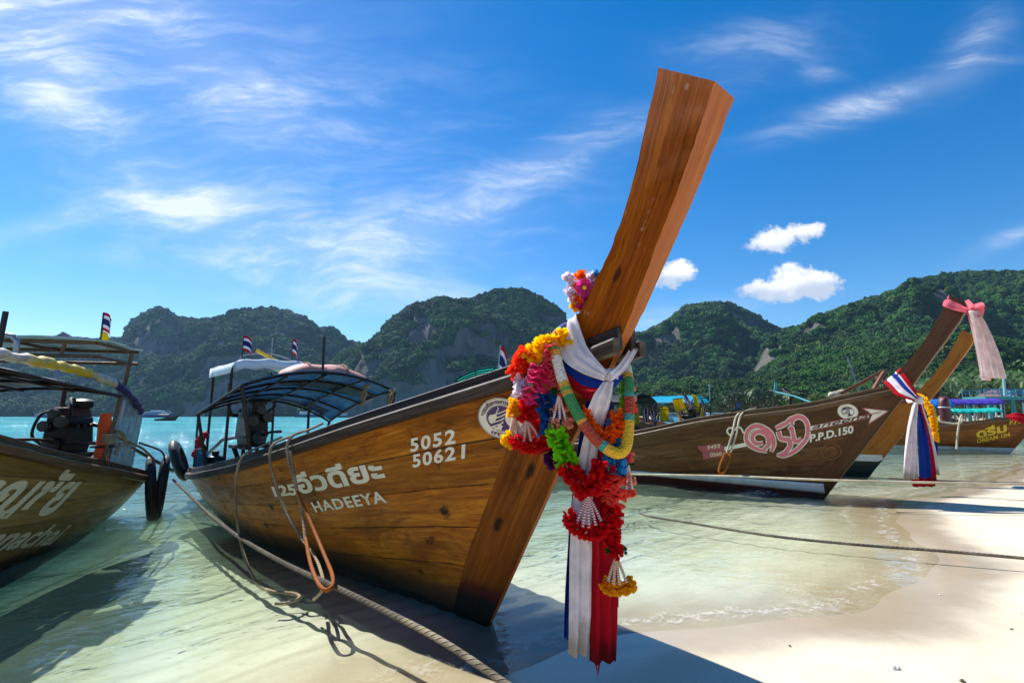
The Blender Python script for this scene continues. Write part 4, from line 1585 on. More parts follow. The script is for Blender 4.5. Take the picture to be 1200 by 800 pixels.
# raised white roof over the helm
mb = MB()
rows, uv = [], []
for t in np.linspace(-5.5, -7.1, 13):
    rows.append([np.array([t, 0.16 + a * 0.60, 2.25 + 0.075 * (1 - a ** 4) + 0.012 * math.sin(9 * a + 4 * t) - 0.05 * (t + 5.5) * 0]) for a in np.linspace(-1, 1, 17)])
for a, b_ in ((-1, 0), (1, 0)):
    pass
mb.grid(rows)
front = [[np.array([-5.5 + 0.02 * (k > 0), 0.16 + a * 0.60, 2.25 + 0.075 * (1 - a ** 4) + 0.012 * math.sin(9 * a - 22) - 0.15 * k + 0.01 * math.sin(14 * a) * k]) for a in np.linspace(-1, 1, 25)] for k in (0, 0.5, 1)]
mb.grid(front)
for sd in (-1, 1):
    mb.grid([[np.array([t, 0.16 + sd * (0.60 + .01 * k), 2.25 - 0.15 * k]) for t in np.linspace(-5.5, -7.1, 9)] for k in (0, 0.5, 1)])
mb.build('helm_roof', M_WHITET, boat, solid=0.008)
for t, y in ((-5.55, -.46), (-5.55, .70), (-7.0, -.40), (-7.0, .60)):
    mb = MB()
    mb.tube(smooth_path([(t, y * 1.04, float(hz.zs(t)) - .1), (t, y * 1.02, 1.9), (t - .01, y, 2.12), (t - .06, y * .9, 2.23)], 6), 0.022, 8)
    mb.build('roof_post', M_METAL, boat)
mb = MB()
mb.tube([(-5.6, -.72, .98), (-6.9, -.60, .90)], .016, 6)
mb.tube([(-5.6, -.72, 1.02), (-5.6, -.72, .6)], .016, 6)
mb.tube([(-6.5, -.64, .92), (-6.5, -.64, .5)], .016, 6)
mb.tube([(-6.9, -.60, 1.5), (-6.9, -.60, .48)], .018, 6)
mb.tube(smooth_path([(-5.2, -.84, 1.5), (-6.0, -.78, 1.46), (-6.8, -.62, 1.42), (-6.9, -.60, 1.36)], 5), .018, 6)
mb.build('stern_railing', M_METAL, boat)
mb = MB()
rows = []
for t in np.linspace(-5.65, -6.85, 30):
    y = -.70 + (t + 5.65) * -.085
    rows.append([np.array([t, y + .02 * math.sin(t * 23 + k * 2), .93 - .36 * k]) for k in np.linspace(0, 1, 6)])
mb.grid(rows)
mb.build('side_screen', cloth('blue_screen_tarpaulin', '#2f7f9e', fold=20, trans=.4, var=.4), boat, solid=.004)
engine(boat, -6.1, 0.02, 0.98, 1.08, R(5))
mb = MB()
mb.tube([(-4.15, .55, .45), (-4.15, .55, 1.12)], .02, 8)
mb.build('stern_stake', M_STEEL, boat)


def to_world(o, p):
    return np.array(Matrix.Translation(o.location) @ o.rotation_euler.to_matrix().to_4x4() @ Vector(tuple(p)))


# things lying on or hanging from the main boat
t = empty('rolled_tarpaulin', to_world(boat, (-4.0, 0.35, 1.99)), rz, 'faded pink bundle of tarpaulin lying on top of the blue boat canopy', 'tarpaulin')
mb = MB()
rows = []
for i in range(21):
    a = -1 + i / 10
    k = (1 - abs(a) ** 3.2) ** 0.5
    rows.append([np.array([0.26 * k * math.cos(p) + .012 * math.sin(5 * a + 3 * p), 0.66 * a, 0.035 - 0.16 * a * a * (1 if a > 0 else .3) + 0.13 * k * math.sin(p) + .01 * math.sin(9 * a)]) for p in np.linspace(0, 2 * math.pi, 17)])
mb.grid(rows)
mb.build('bundle', M_PINKT, t)
mb = MB()
for a in (-.45, .3):
    mb.tube([(0.285 * math.cos(p), .66 * a, .03 - .03 * a * a + .145 * math.sin(p)) for p in np.linspace(0, 2 * math.pi, 20)[:-1]], .012, 6, closed=True)
mb.build('lashing', ROPE_TAN, t)
flag('small worn flag on a thin staff at the left end of the white boat roof', to_world(boat, (-5.6, -.33, 2.25)), to_world(boat, (-5.6, -.33, 2.68)), (.16, -.03, 0), .08, C_THAI, 'worn flags on the white roof', M_METAL, r=.009)
flag('small worn flag on a thin staff beside the pink bundle', to_world(boat, (-5.7, .45, 2.25)), to_world(boat, (-5.72, .45, 2.72)), (.12, -.05, 0), .12, C_THAI, 'worn flags on the white roof', M_METAL, r=.009)
tt = empty('roof_antenna', to_world(boat, (-5.9, .12, 2.3)), rz, 'bent rods and a yellow bar lying across the white boat roof', 'antenna')
mb = MB()
mb.tube(smooth_path([(0, -.45, 0), (0, -.3, .13), (0, .1, .16), (0, .4, .08), (0, .55, .0)], 6), .012, 6)
mb.tube([(.05, .05, .02), (.05, .05, .42)], .01, 6)
mb.build('bent_rod', M_STEEL, tt)
mb = MB()
mb.bar((0.03, -.18, .20), (.1, .12, .04), .07, .05)
mb.build('yellow_bar', M_YELP, tt, bevel=.01)
tyre(to_world(boat, (-7.35, -.74, .70)), (0.88, 0.40, 0.36), .27, .085, 'thick treaded tyre leaning on the stern corner of the large varnished boat', 'tyres hung as fenders')
tt = empty('plastic_drum', to_world(boat, (-6.35, -.42, .66)), rz, 'small black drum standing behind the stern rail of the large boat', 'drum')
mb = MB()
mb.lathe([(0, -.14), (.11, -.14), (.13, -.12), (.13, .12), (.115, .15), (.05, .17), (.05, .2), (0, .2)], (0, 0, .0))
mb.build('drum_body', plain('dark_blue_plastic', '#1c222c', .35), tt)
mb = MB()
mb.lathe([(0, .2), (.055, .2), (.055, .235), (0, .24)], (0, 0, .0))
mb.build('cap', M_RUBBER, tt)
mb = MB()
for i in range(7):
    mb.blob((random.uniform(-.05, .05), random.uniform(-.04, .04), -.05 * i + .12), (.07, .05, .06), .2)
o = mb.build('red_rag', M_REDC)
o.location = tuple(to_world(boat, (-6.7, -.58, 1.02)))
tag(o, 'crumpled red rag tied to the stern railing by the engine', 'rag')

# ---- lettering of the main boat
S = -1


def hz_map(o, s, ang, shx=0.0):
    return affine(o, s, s, ang, shx)


# ---- boat at the left edge, seen along its port side
BL = np.array([-6.08, 7.86, 0.0])
hl = Hull([(0, .53), (.5, .60), (1.2, .71), (2, .85), (3, 1.03), (3.95, 1.24), (6, 1.68), (8.0, 2.1), (8.5, 2.2)],
          [(0, .58), (.5, .74), (1.2, .86), (2, .95), (4, 1.0), (6, .75), (8, .18), (8.5, .1)],
          [(0, .02), (.4, -.10), (1.2, -.25), (3, -.38), (6.6, -.2), (8.5, 2.0)],
          [(0, .6), (1.2, .45), (2.5, .34), (4.5, .45), (7, .9), (8.5, 1)], 0.0, 8.2)
loc, rzl = frame(BL, 13)
boatl = empty('longtail_boat', loc, rzl, 'olive brown longtail boat cut by the left edge, with large cream italic lettering', 'boat', 'longtail boats moored at the beach')
hl.mesh('hull', M_HULL_L, boatl)
fit_out(hl, boatl, M_RAIL_L, M_RAIL_L, 0.0, 8.2, deck=False)
mb = MB()
rows, uv = [], []
for t_ in np.linspace(.1, 6.5, 30):
    hb = abs(hl.pz(t_, .28, 1)[1]) - .04
    rows.append([np.array([t_, y * hb, .28]) for y in np.linspace(-1, 1, 5)])
    uv += [(t_, .5 + y * hb) for y in np.linspace(-1, 1, 5)]
mb.grid(rows, uv, flip=True)
mb.build('deck', M_DECK, boatl)
canopy(boatl, C_GREYC, M_METAL, 5.6, 2.0, 1.0, lambda s: (1.86 - .30 * s, 1.97 - .27 * s), lambda s: 2.08 - .30 * s, nb=7, h=hl, posts=((1.0, 1), (1.0, -1), (.6, -1), (.03, -1)), post_mat=M_RUSTPOST, r=.018)
# rolled tarpaulin along the near edge
mb = MB()
P_ = smooth_path([(5.8, 1.0, 1.99), (4.9, 1.0, 1.97), (4.1, 1.0, 1.95), (3.3, 1.0, 1.93), (2.7, 1.0, 1.89), (2.15, .99, 1.82)], 8)
mb.tube([p + np.array([0, .01 * math.sin(3.1 * i), .012 * math.sin(2.3 * i)]) for i, p in enumerate(P_)], [.046 + .006 * math.sin(.9 * i) + .006 * random.uniform(-1, 1) for i in range(len(P_))], 12)


def roll_mat():
    m, n, b = newmat('rolled_white_yellow_tarpaulin')
    ob_ = n.node('ShaderNodeTexCoord').outputs['Object']
    x = n.sep(ob_)[0]
    e = n.math('ADD', x, n.math('MULTIPLY', n.math('SUBTRACT', n.noise(ob_, 6, 4), .5), .5))
    col_ = n.mix(n.math('MULTIPLY', n.maprange(e, 2.6, 2.8), n.math('SUBTRACT', 1.0, n.maprange(e, 3.6, 3.85))), lin('#bfb6a4'), lin('#c9a915'))
    col_ = n.mix(n.maprange(n.noise(ob_, 11, 6, .7), .5, .7), col_, lin('#8d8a84'))
    n.put(b.inputs['Base Color'], col_)
    b.inputs['Roughness'].default_value = .45
    n.put(b.inputs['Normal'], n.bump(n.noise(n.mapping(ob_, scale=(4, 20, 20)), 1, 5, .6), .7, .02))
    return m


mb.build('rolled_side_tarpaulin', roll_mat(), boatl)
mb = MB()
P_ = smooth_path([(2.18, .99, 1.83), (1.95, .98, 1.77), (1.65, .95, 1.68), (1.3, .90, 1.56), (1.15, .86, 1.50)], 8)
mb.tube(P_, [.042 + .006 * random.uniform(-1, 1) for i in range(len(P_))], 12)
mb.build('rolled_violet_tarpaulin', plain('violet_roll_cloth', '#2d2560', .6, bump=.6, bscale=25, dirt='#8f86b0', dirtamt=.5, scale=9), boatl)


def clear_mat():
    m, n, b = newmat('clouded_clear_plastic')
    ob_ = n.node('ShaderNodeTexCoord').outputs['Object']
    f = n.noise(n.mapping(ob_, scale=(9, 9, 1.6)), 1, 6, .7, .5)
    n.put(b.inputs['Base Color'], n.mix(n.maprange(f, .35, .7), lin('#5f7077'), lin('#c4cfd3')))
    b.inputs['Roughness'].default_value = .18
    n.put(b.inputs['Normal'], n.bump(f, .8, .05))
    trn = n.node('ShaderNodeBsdfTransparent')
    trn.inputs[0].default_value = (.75, .82, .85, 1)
    mxs = n.node('ShaderNodeMixShader')
    n.put(mxs.inputs[0], n.maprange(f, .3, .75, .35, .95))
    n.l.new(trn.outputs[0], mxs.inputs[1])
    n.l.new(b.outputs[0], mxs.inputs[2])
    n.l.new(mxs.outputs[0], n.n['Material Output'].inputs[0])
    return m


mb = MB()
rows = []
for i in range(31):
    k = i / 30
    t_ = 2.0 - .9 * k
    yb, yt = float(hl.b(t_)) - .06, .96 - .10 * k
    zt, zb = 1.74 - .24 * k, float(hl.zs(t_)) + .02
    rows.append([np.array([t_, yt + (yb - yt) * q + .018 * math.sin(k * 26 + q), zt + (zb - zt) * q]) for q in np.linspace(0, 1, 9)])
mb.grid(rows)
mb.build('clear_side_curtain', clear_mat(), boatl, solid=.003)
# upper roof frame at the stern
mb = MB()
for z in (2.10, 2.25):
    for t_ in (1.65, 2.5):
        mb.tube([(t_, -.75, z), (t_, .98, z)], .02, 8)
    for y in (-.7, .1, .92):
        mb.tube([(1.6, y, z), (2.55, y, z)], .018, 8)
for y in (-.6, .0, .6):
    mb.tube([(2.5, y, 2.10), (2.5, y + .03, 2.25)], .02, 6)
mb.build('upper_roof_frame', M_RUSTPOST, boatl)
mb = MB()
mb.grid([[np.array([t_, y, 2.28 + .015 * math.sin(5 * y + 7 * t_)]) for y in np.linspace(-.78, .98, 15)] for t_ in (1.55, 1.8, 2.05, 2.3, 2.6)])
mb.build('upper_roof_sheet', plain('pale_teal_sheet', '#9fb7b4', .5, dirt='#5a6a66', dirtamt=.6), boatl, solid=.02)
for t_, y in ((1.7, .93), (2.5, -.65), (1.7, -.65)):
    mb = MB()
    mb.tube([(t_, y * .82, .6), (t_, y, 2.25)], .022, 8)
    mb.build('roof_post', M_RUSTPOST, boatl)
mb = MB()
mb.tube(smooth_path([(3.1, .55, 1.95), (3.1, .55, 2.15), (3.1, .52, 2.20), (3.1, .42, 2.23), (3.1, -.3, 2.24)], 6), .024, 10)
mb.build('bent_roof_tube', M_STEEL, boatl)
mb = MB()
mb.tube([(3.7, .78, 1.9), (3.7, .80, 2.36)], .022, 8)
mb.build('roof_pole', M_METAL, boatl)
engine(boatl, 1.25, .12, .98, .95, R(-8))
flag('striped flag above a yellow flag on one pole on the left edge boat', to_world(boatl, (1.8, .62, 2.27)), to_world(boatl, (1.8, .62, 2.72)), (.15, -.04, 0), .1, C_THAI, None, M_METAL, r=.012,
     cloths=[(.50, 1.0, C_THAI), (.06, .48, C_YELF)])
t = empty('life_jacket', to_world(boatl, (1.95, .84, .84)), rzl, 'orange life jacket hanging by the stern post of the boat at the left edge', 'life jacket')
mb = MB()
rows = []
for i in range(13):
    k = i / 12
    w = .075 - .03 * k + .02 * math.sin(k * 3.1)
    rows.append([np.array([.055 * math.cos(p) * (1 - .4 * k), w * math.sin(p), .02 + .62 * k]) + .008 * np.array([math.sin(9 * k), math.sin(7 * k + p), 0]) for p in np.linspace(0, 2 * math.pi, 15)])
mb.grid(rows, flip=True)
mb.build('jacket_body', M_LIFEV, t)
mb = MB()
mb.tube([(.06 * math.cos(p), .12 * math.sin(p), .25) for p in np.linspace(0, 2 * math.pi, 20)[:-1]], .014, 6, closed=True)
mb.build('strap', M_BLACK, t)
tyre(to_world(boatl, (.30, .74, .40)), (.84, .54, .10), .28, .07, 'black tyre fender hanging at the stern of the left boat, the nearer of two', 'tyres hung as fenders', 1.35)
tyre(to_world(boatl, (.10, .80, .38)), (.84, .52, -.06), .28, .07, 'black tyre fender hanging at the stern of the left boat, the farther of two', 'tyres hung as fenders', 1.35)
rope('fender_rope', [to_world(boatl, p) for p in ((1.98, .90, 1.25), (1.8, .94, 1.18), (1.1, .90, 1.02), (.31, .76, .80))], .016, ROPE_TAN, 'tan rope holding the nearer tyre of the left boat', 'rope', 'fender ropes')
rope('fender_rope', [to_world(boatl, p) for p in ((1.3, .95, 1.1), (.6, .94, .95), (.10, .82, .76))], .014, ROPE_GREY, 'grey doubled rope holding the farther tyre of the left boat', 'rope', 'fender ropes')
mb = MB()
for k in range(4):
    mb.tube([(1.98 + .05 * math.cos(a), .90 + .05 * math.sin(a), 1.14 + .03 * k) for a in np.linspace(0, 6.28, 14)[:-1]], .015, 6, closed=True)
mb.tube(smooth_path([(1.95, .95, 1.27), (1.83, .98, 1.23), (1.77, .99, 1.13), (1.85, .97, 1.09), (1.91, .96, 1.0)], 6), .02, 7)
mb.build('rope_knot', ROPE_TAN, boatl)

# ---- dark brown boat with the pink heart
BA = np.array([5.645, 9.561, 0.0])
ha = Hull(GENZ, GENB, GENK, GENP, -8.0, 1.22)
loc, rza = frame(BA, 45)
boata = empty('longtail_boat', loc, rza, 'dark brown longtail boat with a pink heart and arrow painted on its side', 'boat', 'longtail boats moored at the beach')
ha.mesh('hull', M_HULL_A, boata)
ha.prow(boata, GEN_RIDGE, GEN_BACK, M_STEM_A, M_RAIL_L)
fit_out(ha, boata, M_RAIL_L, M_RAIL_L, -8.0, 1.3)
# white strake with an oxide red foot below it
mbw, mbr = MB(), MB()
for side in (-1, 1):
    rw, rr_ = [], []
    for t_ in np.linspace(-7.9, .02, 80):
        zt = .25
        rw.append([ha.pz(t_, z, side, .018) for z in np.linspace(zt - .05 - .12 * np.clip((t_ + 4) / 4, 0, 1), zt, 4)])
        rr_.append([ha.pz(t_, z, side, .012) for z in np.linspace(float(ha.zk(t_)) + .01, zt - .03, 6)])
    mbw.grid(rw, flip=side > 0)
    mbr.grid(rr_, flip=side > 0)
mbr.build('red_boot_paint', M_REDPAINT, boata)
mbw.build('white_strake', M_BOAT_PAINT, boata, solid=.02)

# ---- honey coloured boat just behind it
BY = np.array([8.749, 12.9, 0.0])
hy = Hull(GENZ, GENB, GENK, GENP, -8.0, 1.22)
loc, rzy = frame(BY, 45)
boaty = empty('longtail_boat', loc, rzy, 'honey coloured longtail boat with green and white foot, half hidden behind the heart boat', 'boat', 'longtail boats moored at the beach')
hy.mesh('hull', M_HULL_Y, boaty)
hy.prow(boaty, GEN_RIDGE, GEN_BACK, M_STEM_Y, M_PROWF, w_aft=.55)
fit_out(hy, boaty, M_RAIL_L, M_RAIL_L, -8.0, 1.3)
mbw, mbr = MB(), MB()
for side in (-1, 1):
    rw, rr_ = [], []
    for t_ in np.linspace(-7.9, .32, 80):
        zk = float(hy.zk(t_))
        rw.append([hy.pz(t_, max(z, zk), side, .024) for z in np.linspace(.36, .52, 4)])
        rr_.append([hy.pz(t_, max(z, zk), side, .020) for z in np.linspace(zk + .005, .37, 5)])
    mbw.grid(rw, flip=side > 0)
    mbr.grid(rr_, flip=side > 0)
mbr.build('green_boot_paint', M_GREENPAINT, boaty)
mbw.build('white_waterline_band', M_BOAT_PAINT, boaty)

# ---- red brown boat at the right edge
BD = np.array([20.408, 21.36, 0.0])
hd = Hull([(-8, .72), (-5, .85), (-2.2, 1.02), (0, 1.31), (.6, 1.43), (1.2, 1.6)], GENB, GENK, GENP, -8.0, .98)
loc, rzd = frame(BD, 46)
boatd = empty('longtail_boat', loc, rzd, 'red brown longtail boat at the right edge, lettered DREAM 184 in yellow', 'boat', 'longtail boats moored at the beach')
hd.mesh('hull', M_HULL_D, boatd)
RD = [(a, b_ * .88, c_) for a, b_, c_ in GEN_RIDGE]
hd.prow(boatd, RD, [(a, b_ * .88) for a, b_ in GEN_BACK], M_HULL_D, M_RAIL_L)
fit_out(hd, boatd, M_RAIL_L, M_RAIL_L, -8.0, 1.1)
mbw = MB()
for side in (-1, 1):
    mbw.grid([[hd.pz(t_, max(z, float(hd.zk(t_))), side, .02) for z in np.linspace(.0, .16, 3)] for t_ in np.linspace(-7.9, .1, 60)], flip=side > 0)
mbw.build('pale_waterline_band', M_BOAT_PAINT, boatd)


# ------------------------------------------------------------------ lettering painted on the hulls
_cap = {}


def fit_text(s, base_l, base_r, up, ref='H', bold=0.02, shear=0.0, spacing=1.0):
    """text stretched between two base points of a hull side, upright vector up; returns mapped pieces"""
    v, f = text2d(s, 1.0, bold, shear, spacing=spacing)
    if ref not in _cap:
        r_, _ = text2d(ref, 1.0, 0.0)
        _cap[ref] = (r_[:, 1].max(), )
    cap = _cap[ref][0]
    x0, x1 = v[:, 0].min(), v[:, 0].max()
    bl, br, u_ = np.array(base_l), np.array(base_r), np.array(up)
    xs = (v[:, 0] - x0) / (x1 - x0)
    ys = v[:, 1] / cap
    return (bl[None] + (br - bl)[None] * xs[:, None] + u_[None] * ys[:, None], f)


ident = lambda x, y: (x, y)


def polar_text(s, r0, hgt, a0, a1, ref='H', bold=0.02):
    """text along an arc (angles in degrees, a0 left end, a1 right end), unit circle drawing"""
    v, f = text2d(s, 1.0, bold)
    x0, x1 = v[:, 0].min(), v[:, 0].max()
    cap = text2d(ref, 1.0)[0][:, 1].max()
    out = []
    for x, y in v:
        a = R(a0 + (a1 - a0) * (x - x0) / (x1 - x0))
        r = r0 + hgt * y / cap * (1 if a1 < a0 else -1)
        out.append((r * math.cos(a), r * math.sin(a)))
    return np.array(out), f


def emblem(hull, side, parent, c, rx, rz, ang, off, full=True):
    fn = lambda x, y: (c[0] + rx * (x * math.cos(R(ang)) - y * math.sin(R(ang)) * rz / rx), c[1] + rz * (x * math.sin(R(ang)) * rx / rz + y * math.cos(R(ang))))
    e = paint(hull, side, 'emblem', M_CREAM, parent, [disc2d(0, 0, 1.0)], fn, off)
    paint(hull, side, 'emblem_ring', M_PURPLE, e, [ring2d(0, 0, .955, .975), ring2d(0, 0, .60, .625)], fn, off + .003)
    paint(hull, side, 'emblem_disc', M_PURPLE, e, [disc2d(0, 0, .585)], fn, off + .004)
    st = [poly2d([(-.52, .12), (-.38, .26), (-.12, .17), (-.28, -.02), (-.50, -.12)], 4), poly2d([(.16, -.05), (.30, .22), (.52, .24), (.56, -.02), (.44, -.32), (.26, -.42), (.17, -.25)], 5)]
    for i in range(5):
        y = .34 - .17 * i
        st.append(stroke2d([(-.44 + .05 * i * 0 - .02 * i, y - .14), (-.1 - .05 * i + .2, y - .06), (.40 - .12 * i, y + .02)], .05))
    st.append(stroke2d([(.05, .56), (.04, .45), (-.1, .3), (-.2, .05), (-.36, -.12)], .035))
    st.append(poly2d([(-.50, -.28), (-.30, -.36), (-.10, -.22), (-.14, -.54), (-.34, -.46)], 3))
    paint(hull, side, 'emblem_figure', M_CREAM, e, st, fn, off + .007)
    if full:
        paint(hull, side, 'emblem_lettering', M_PURPLE, e, [polar_text('ชมรมเรือหางยาวบริการ', .70, .15, 158, 14, 'อ', .03)], fn, off + .004)
        paint(hull, side, 'emblem_lettering', M_PURPLE, e, [polar_text('เกาะพีพี', .87, .15, 222, 318, 'อ', .03)], fn, off + .004)
    return e


P_ = [fit_text('125', (-2.66, .635), (-2.20, .70), (.01, .098), bold=.035)]
P_.append(fit_text('อีวดียะ', (-2.16, .712), (-.80, .958), (-.02, .125), 'อ', bold=.035))
P_.append(fit_text('HADEEYA', (-2.02, .545), (-.87, .760), (-.02, .086), bold=.03, spacing=1.15))
paint(hz, -1, 'name_lettering', M_CREAM, boat, P_, ident, .005)
paint(hz, -1, 'number_lettering', M_CREAM, boat, [fit_text('5052', (-.44, 1.184), (.02, 1.265), (.025, .092), bold=.03, spacing=1.2), fit_text('50621', (-.455, 1.066), (.075, 1.163), (.025, .09), bold=.03, spacing=1.15)], ident, .005)
emblem(hz, -1, boat, (.425, 1.438), .172, .133, 9, .015)

# left boat: read from bow to stern
paint(hl, 1, 'name_lettering', M_CREAM2, boatl, [fit_text('พรณชัย', (4.45, .70), (2.62, .466), (-.16, .27), 'อ', bold=.035, shear=.35), fit_text('Ponnachai', (4.0, .38), (2.34, .10), (-.14, .17), 'H', bold=.025, shear=.35)], ident, .005)

# heart boat: drawing units are the sign painter's grid, fitted to the side of the hull
_src = np.array([(817, 524), (824, 537), (850, 524), (871, 510), (890, 496), (918, 535), (949, 500), (938, 486), (1041, 481), (953, 501), (1015, 490), (950, 517), (998, 507), (993, 482), (993, 473)], float)
_dst = np.array([(-2.053, .819), (-1.987, .597), (-1.515, .838), (-1.147, 1.079), (-.829, 1.309), (-.541, .698), (-.042, 1.254), (-.153, 1.466), (1.083, 1.537), (.006, 1.239), (.772, 1.407), (-.065, .995), (.542, 1.156), (.531, 1.525), (.549, 1.657)])


def _basis(x, y):
    x, y = (np.asarray(x) - 920) / 100, (np.asarray(y) - 505) / 30
    return np.stack([np.ones_like(x), x, y, x * x, x * y], -1)


_cf = np.linalg.lstsq(_basis(_src[:, 0], _src[:, 1]), _dst, rcond=None)[0]


def heart_map(x, y):
    r = _basis(float(x) / 4.8 + 800, float(y) / 4.8 + 470) @ _cf
    return float(r[0]), float(r[1])


hp = [(350, 180), (375, 138), (420, 124), (470, 140), (505, 134), (560, 108), (610, 84), (655, 73), (700, 98), (718, 150), (710, 210), (680, 255), (640, 285), (600, 302), (560, 313), (520, 302), (470, 288), (410, 276), (370, 246), (348, 212)]
STK = [([(455, 232), (420, 236), (396, 216), (400, 184), (440, 168), (480, 192), (486, 238), (458, 268)], [14, 20, 22, 20, 24, 26, 24, 12]),
       ([(478, 280), (420, 266), (376, 238), (360, 204), (372, 162), (412, 138), (462, 150), (502, 186), (514, 240), (500, 282)], [10, 18, 22, 20, 22, 24, 20, 24, 22, 12]),
       ([(524, 150), (560, 134), (590, 116), (608, 98), (640, 84)], [14, 22, 18, 18, 10]),
       ([(540, 166), (554, 206), (598, 216), (606, 248), (580, 284), (544, 298)], [20, 22, 26, 24, 22, 10]),
       ([(596, 160), (612, 150), (622, 186), (630, 216), (652, 222), (670, 206)], [14, 22, 20, 24, 20, 14]),
       ([(616, 132), (618, 104), (650, 86), (688, 104), (705, 150), (698, 206), (664, 250), (622, 284), (570, 306), (530, 298)], [14, 20, 22, 22, 20, 20, 20, 18, 14, 8])]
a_ = paint(ha, -1, 'heart', M_CREAM, boata, [stroke2d(p_, [w_ + 11 for w_ in ws_]) for p_, ws_ in STK], heart_map, .014)
paint(ha, -1, 'heart_curl', M_CREAM, a_, [stroke2d([(345, 178), (330, 150), (310, 143), (296, 160), (282, 150), (262, 150), (252, 168), (266, 186), (284, 180), (282, 166)], 10)], heart_map, .014)
paint(ha, -1, 'heart_lettering', M_PINK, a_, [stroke2d(p_, ws_) for p_, ws_ in STK], heart_map, .020)
paint(ha, -1, 'arrow_shaft', M_CREAM, boata, [stroke2d([(236, 266), (372, 238)], 22)], heart_map, .013)
ar = paint(ha, -1, 'painted_arrow', M_CREAM, boata, [stroke2d([(714, 150), (880, 116), (1045, 82)], [26, 20, 14]), poly2d([(1004, 35), (1090, 45), (1165, 52), (1100, 92), (1040, 130), (1056, 92), (1068, 72), (1040, 56)])], heart_map, .013)
paint(ha, -1, 'arrow_edge', M_PINKD, ar, [stroke2d([(716, 166), (880, 130), (1050, 92)], 4), stroke2d([(714, 138), (880, 104), (1050, 72)], 4), stroke2d([(1004, 35), (1090, 44), (1165, 52)], 5), stroke2d([(1165, 52), (1100, 92), (1040, 130)], 5), stroke2d([(1040, 130), (1054, 92)], 5), stroke2d([(1004, 35), (1040, 56), (1060, 70), (1120, 58)], 5)], heart_map, .019)
tl = paint(ha, -1, 'arrow_tail', M_PINKD, boata, [poly2d([(78, 252), (215, 232), (240, 264), (226, 310), (115, 327), (111, 290)])], heart_map, .013)


def px_text(s, x0, y0, x1, y1, hgt, ref='H', **k):
    v, f = fit_text(s, (x0, y0), (x1, y1), (0, -hgt), ref, **k)
    return v, f


paint(ha, -1, 'tail_number', M_CREAM2, tl, [px_text('5452', 138, 268, 214, 258, 20, bold=.02)], heart_map, .018)
paint(ha, -1, 'tail_number', M_CREAM2, tl, [px_text('0560', 156, 310, 222, 302, 20, bold=.02)], heart_map, .018)
paint(ha, -1, 'arrow_lettering', M_BLACK, ar, [px_text('aneena', 728, 156, 1040, 92, 26, bold=.005, shear=.3)], heart_map, .021)
paint(ha, -1, 'number_lettering', M_CREAM, boata, [px_text('P.P.D.150', 716, 228, 956, 176, 40, bold=.035)], heart_map, .014)
emblem(ha, -1, boata, (.535, 1.527), .145, .135, 6, .016, False)
paint(ha, -1, 'faded_emblem', M_BROWNP, boata, [ring2d(832, 282, 50, 56, k=.85), ring2d(832, 282, 30, 34, 20, 300, k=.85), stroke2d([(800, 270), (832, 258), (860, 282), (826, 300)], 8)], heart_map, .013)

# boat at the right edge
paint(hd, -1, 'name_lettering', M_YELP, boatd, [fit_text('ดรีม', (-.98, .53), (-.04, .835), (0, .25), 'อ', bold=.04), fit_text('DREAM 184', (-.99, .33), (.03, .635), (.01, .15), bold=.03), fit_text('P.P.D', (.06, 1.10), (.50, 1.2), (.02, .16), bold=.03)], ident, .014)


# ------------------------------------------------------------------ sashes, garlands, ropes of the main boat
def px(*pts):
    return [at(*p) for p in pts]


def petal_at(mb, c, d, up, L, w, curl=0.35):
    d = unit(d)
    sd = unit(np.cross(d, up))
    n_ = np.cross(sd, d)
    i = random.random()
    P0, P1, P2 = c, c + d * L * .55 + n_ * curl * L * .12, c + d * L + n_ * curl * L * random.uniform(.1, .6)
    w1 = w * random.uniform(.8, 1.2)
    mb.add([P0 - sd * w * .2, P0 + sd * w * .2, P1 + sd * w1 * .5, P1 - sd * w1 * .5, P2 + sd * w * .32, P2 - sd * w * .32],
           [(0, 1, 2, 3), (3, 2, 4, 5)], [(0, i), (0, i), (.6, i), (.6, i), (1, i), (1, i)])


def flowers_along(mb, path, r, dens=1.0, size=1.0):
    P = smooth_path(path, 8)
    seg = [np.linalg.norm(P[i + 1] - P[i]) for i in range(len(P) - 1)]
    Ltot = sum(seg)
    cum = np.concatenate([[0], np.cumsum(seg)])
    n = int(dens * 26 * max(1.6, Ltot / r + 1.2) * 2)
    for _ in range(n):
        s = random.uniform(-.2 * r, Ltot + .2 * r)
        i = int(np.clip(np.searchsorted(cum, s) - 1, 0, len(seg) - 1))
        T = unit(P[i + 1] - P[i])
        p = P[i] + T * (s - cum[i])
        v = np.array([random.gauss(0, 1) for _ in range(3)])
        rad = unit(v - T * np.dot(v, T))
        d = unit(rad + T * random.uniform(-.55, .55))
        L = r * random.uniform(.65, 1.0) * size
        base = p + rad * r * random.uniform(.05, .42)
        petal_at(mb, base, d, T if random.random() < .5 else np.cross(T, rad), L * .8, L * .62, random.uniform(-1, 1.4))


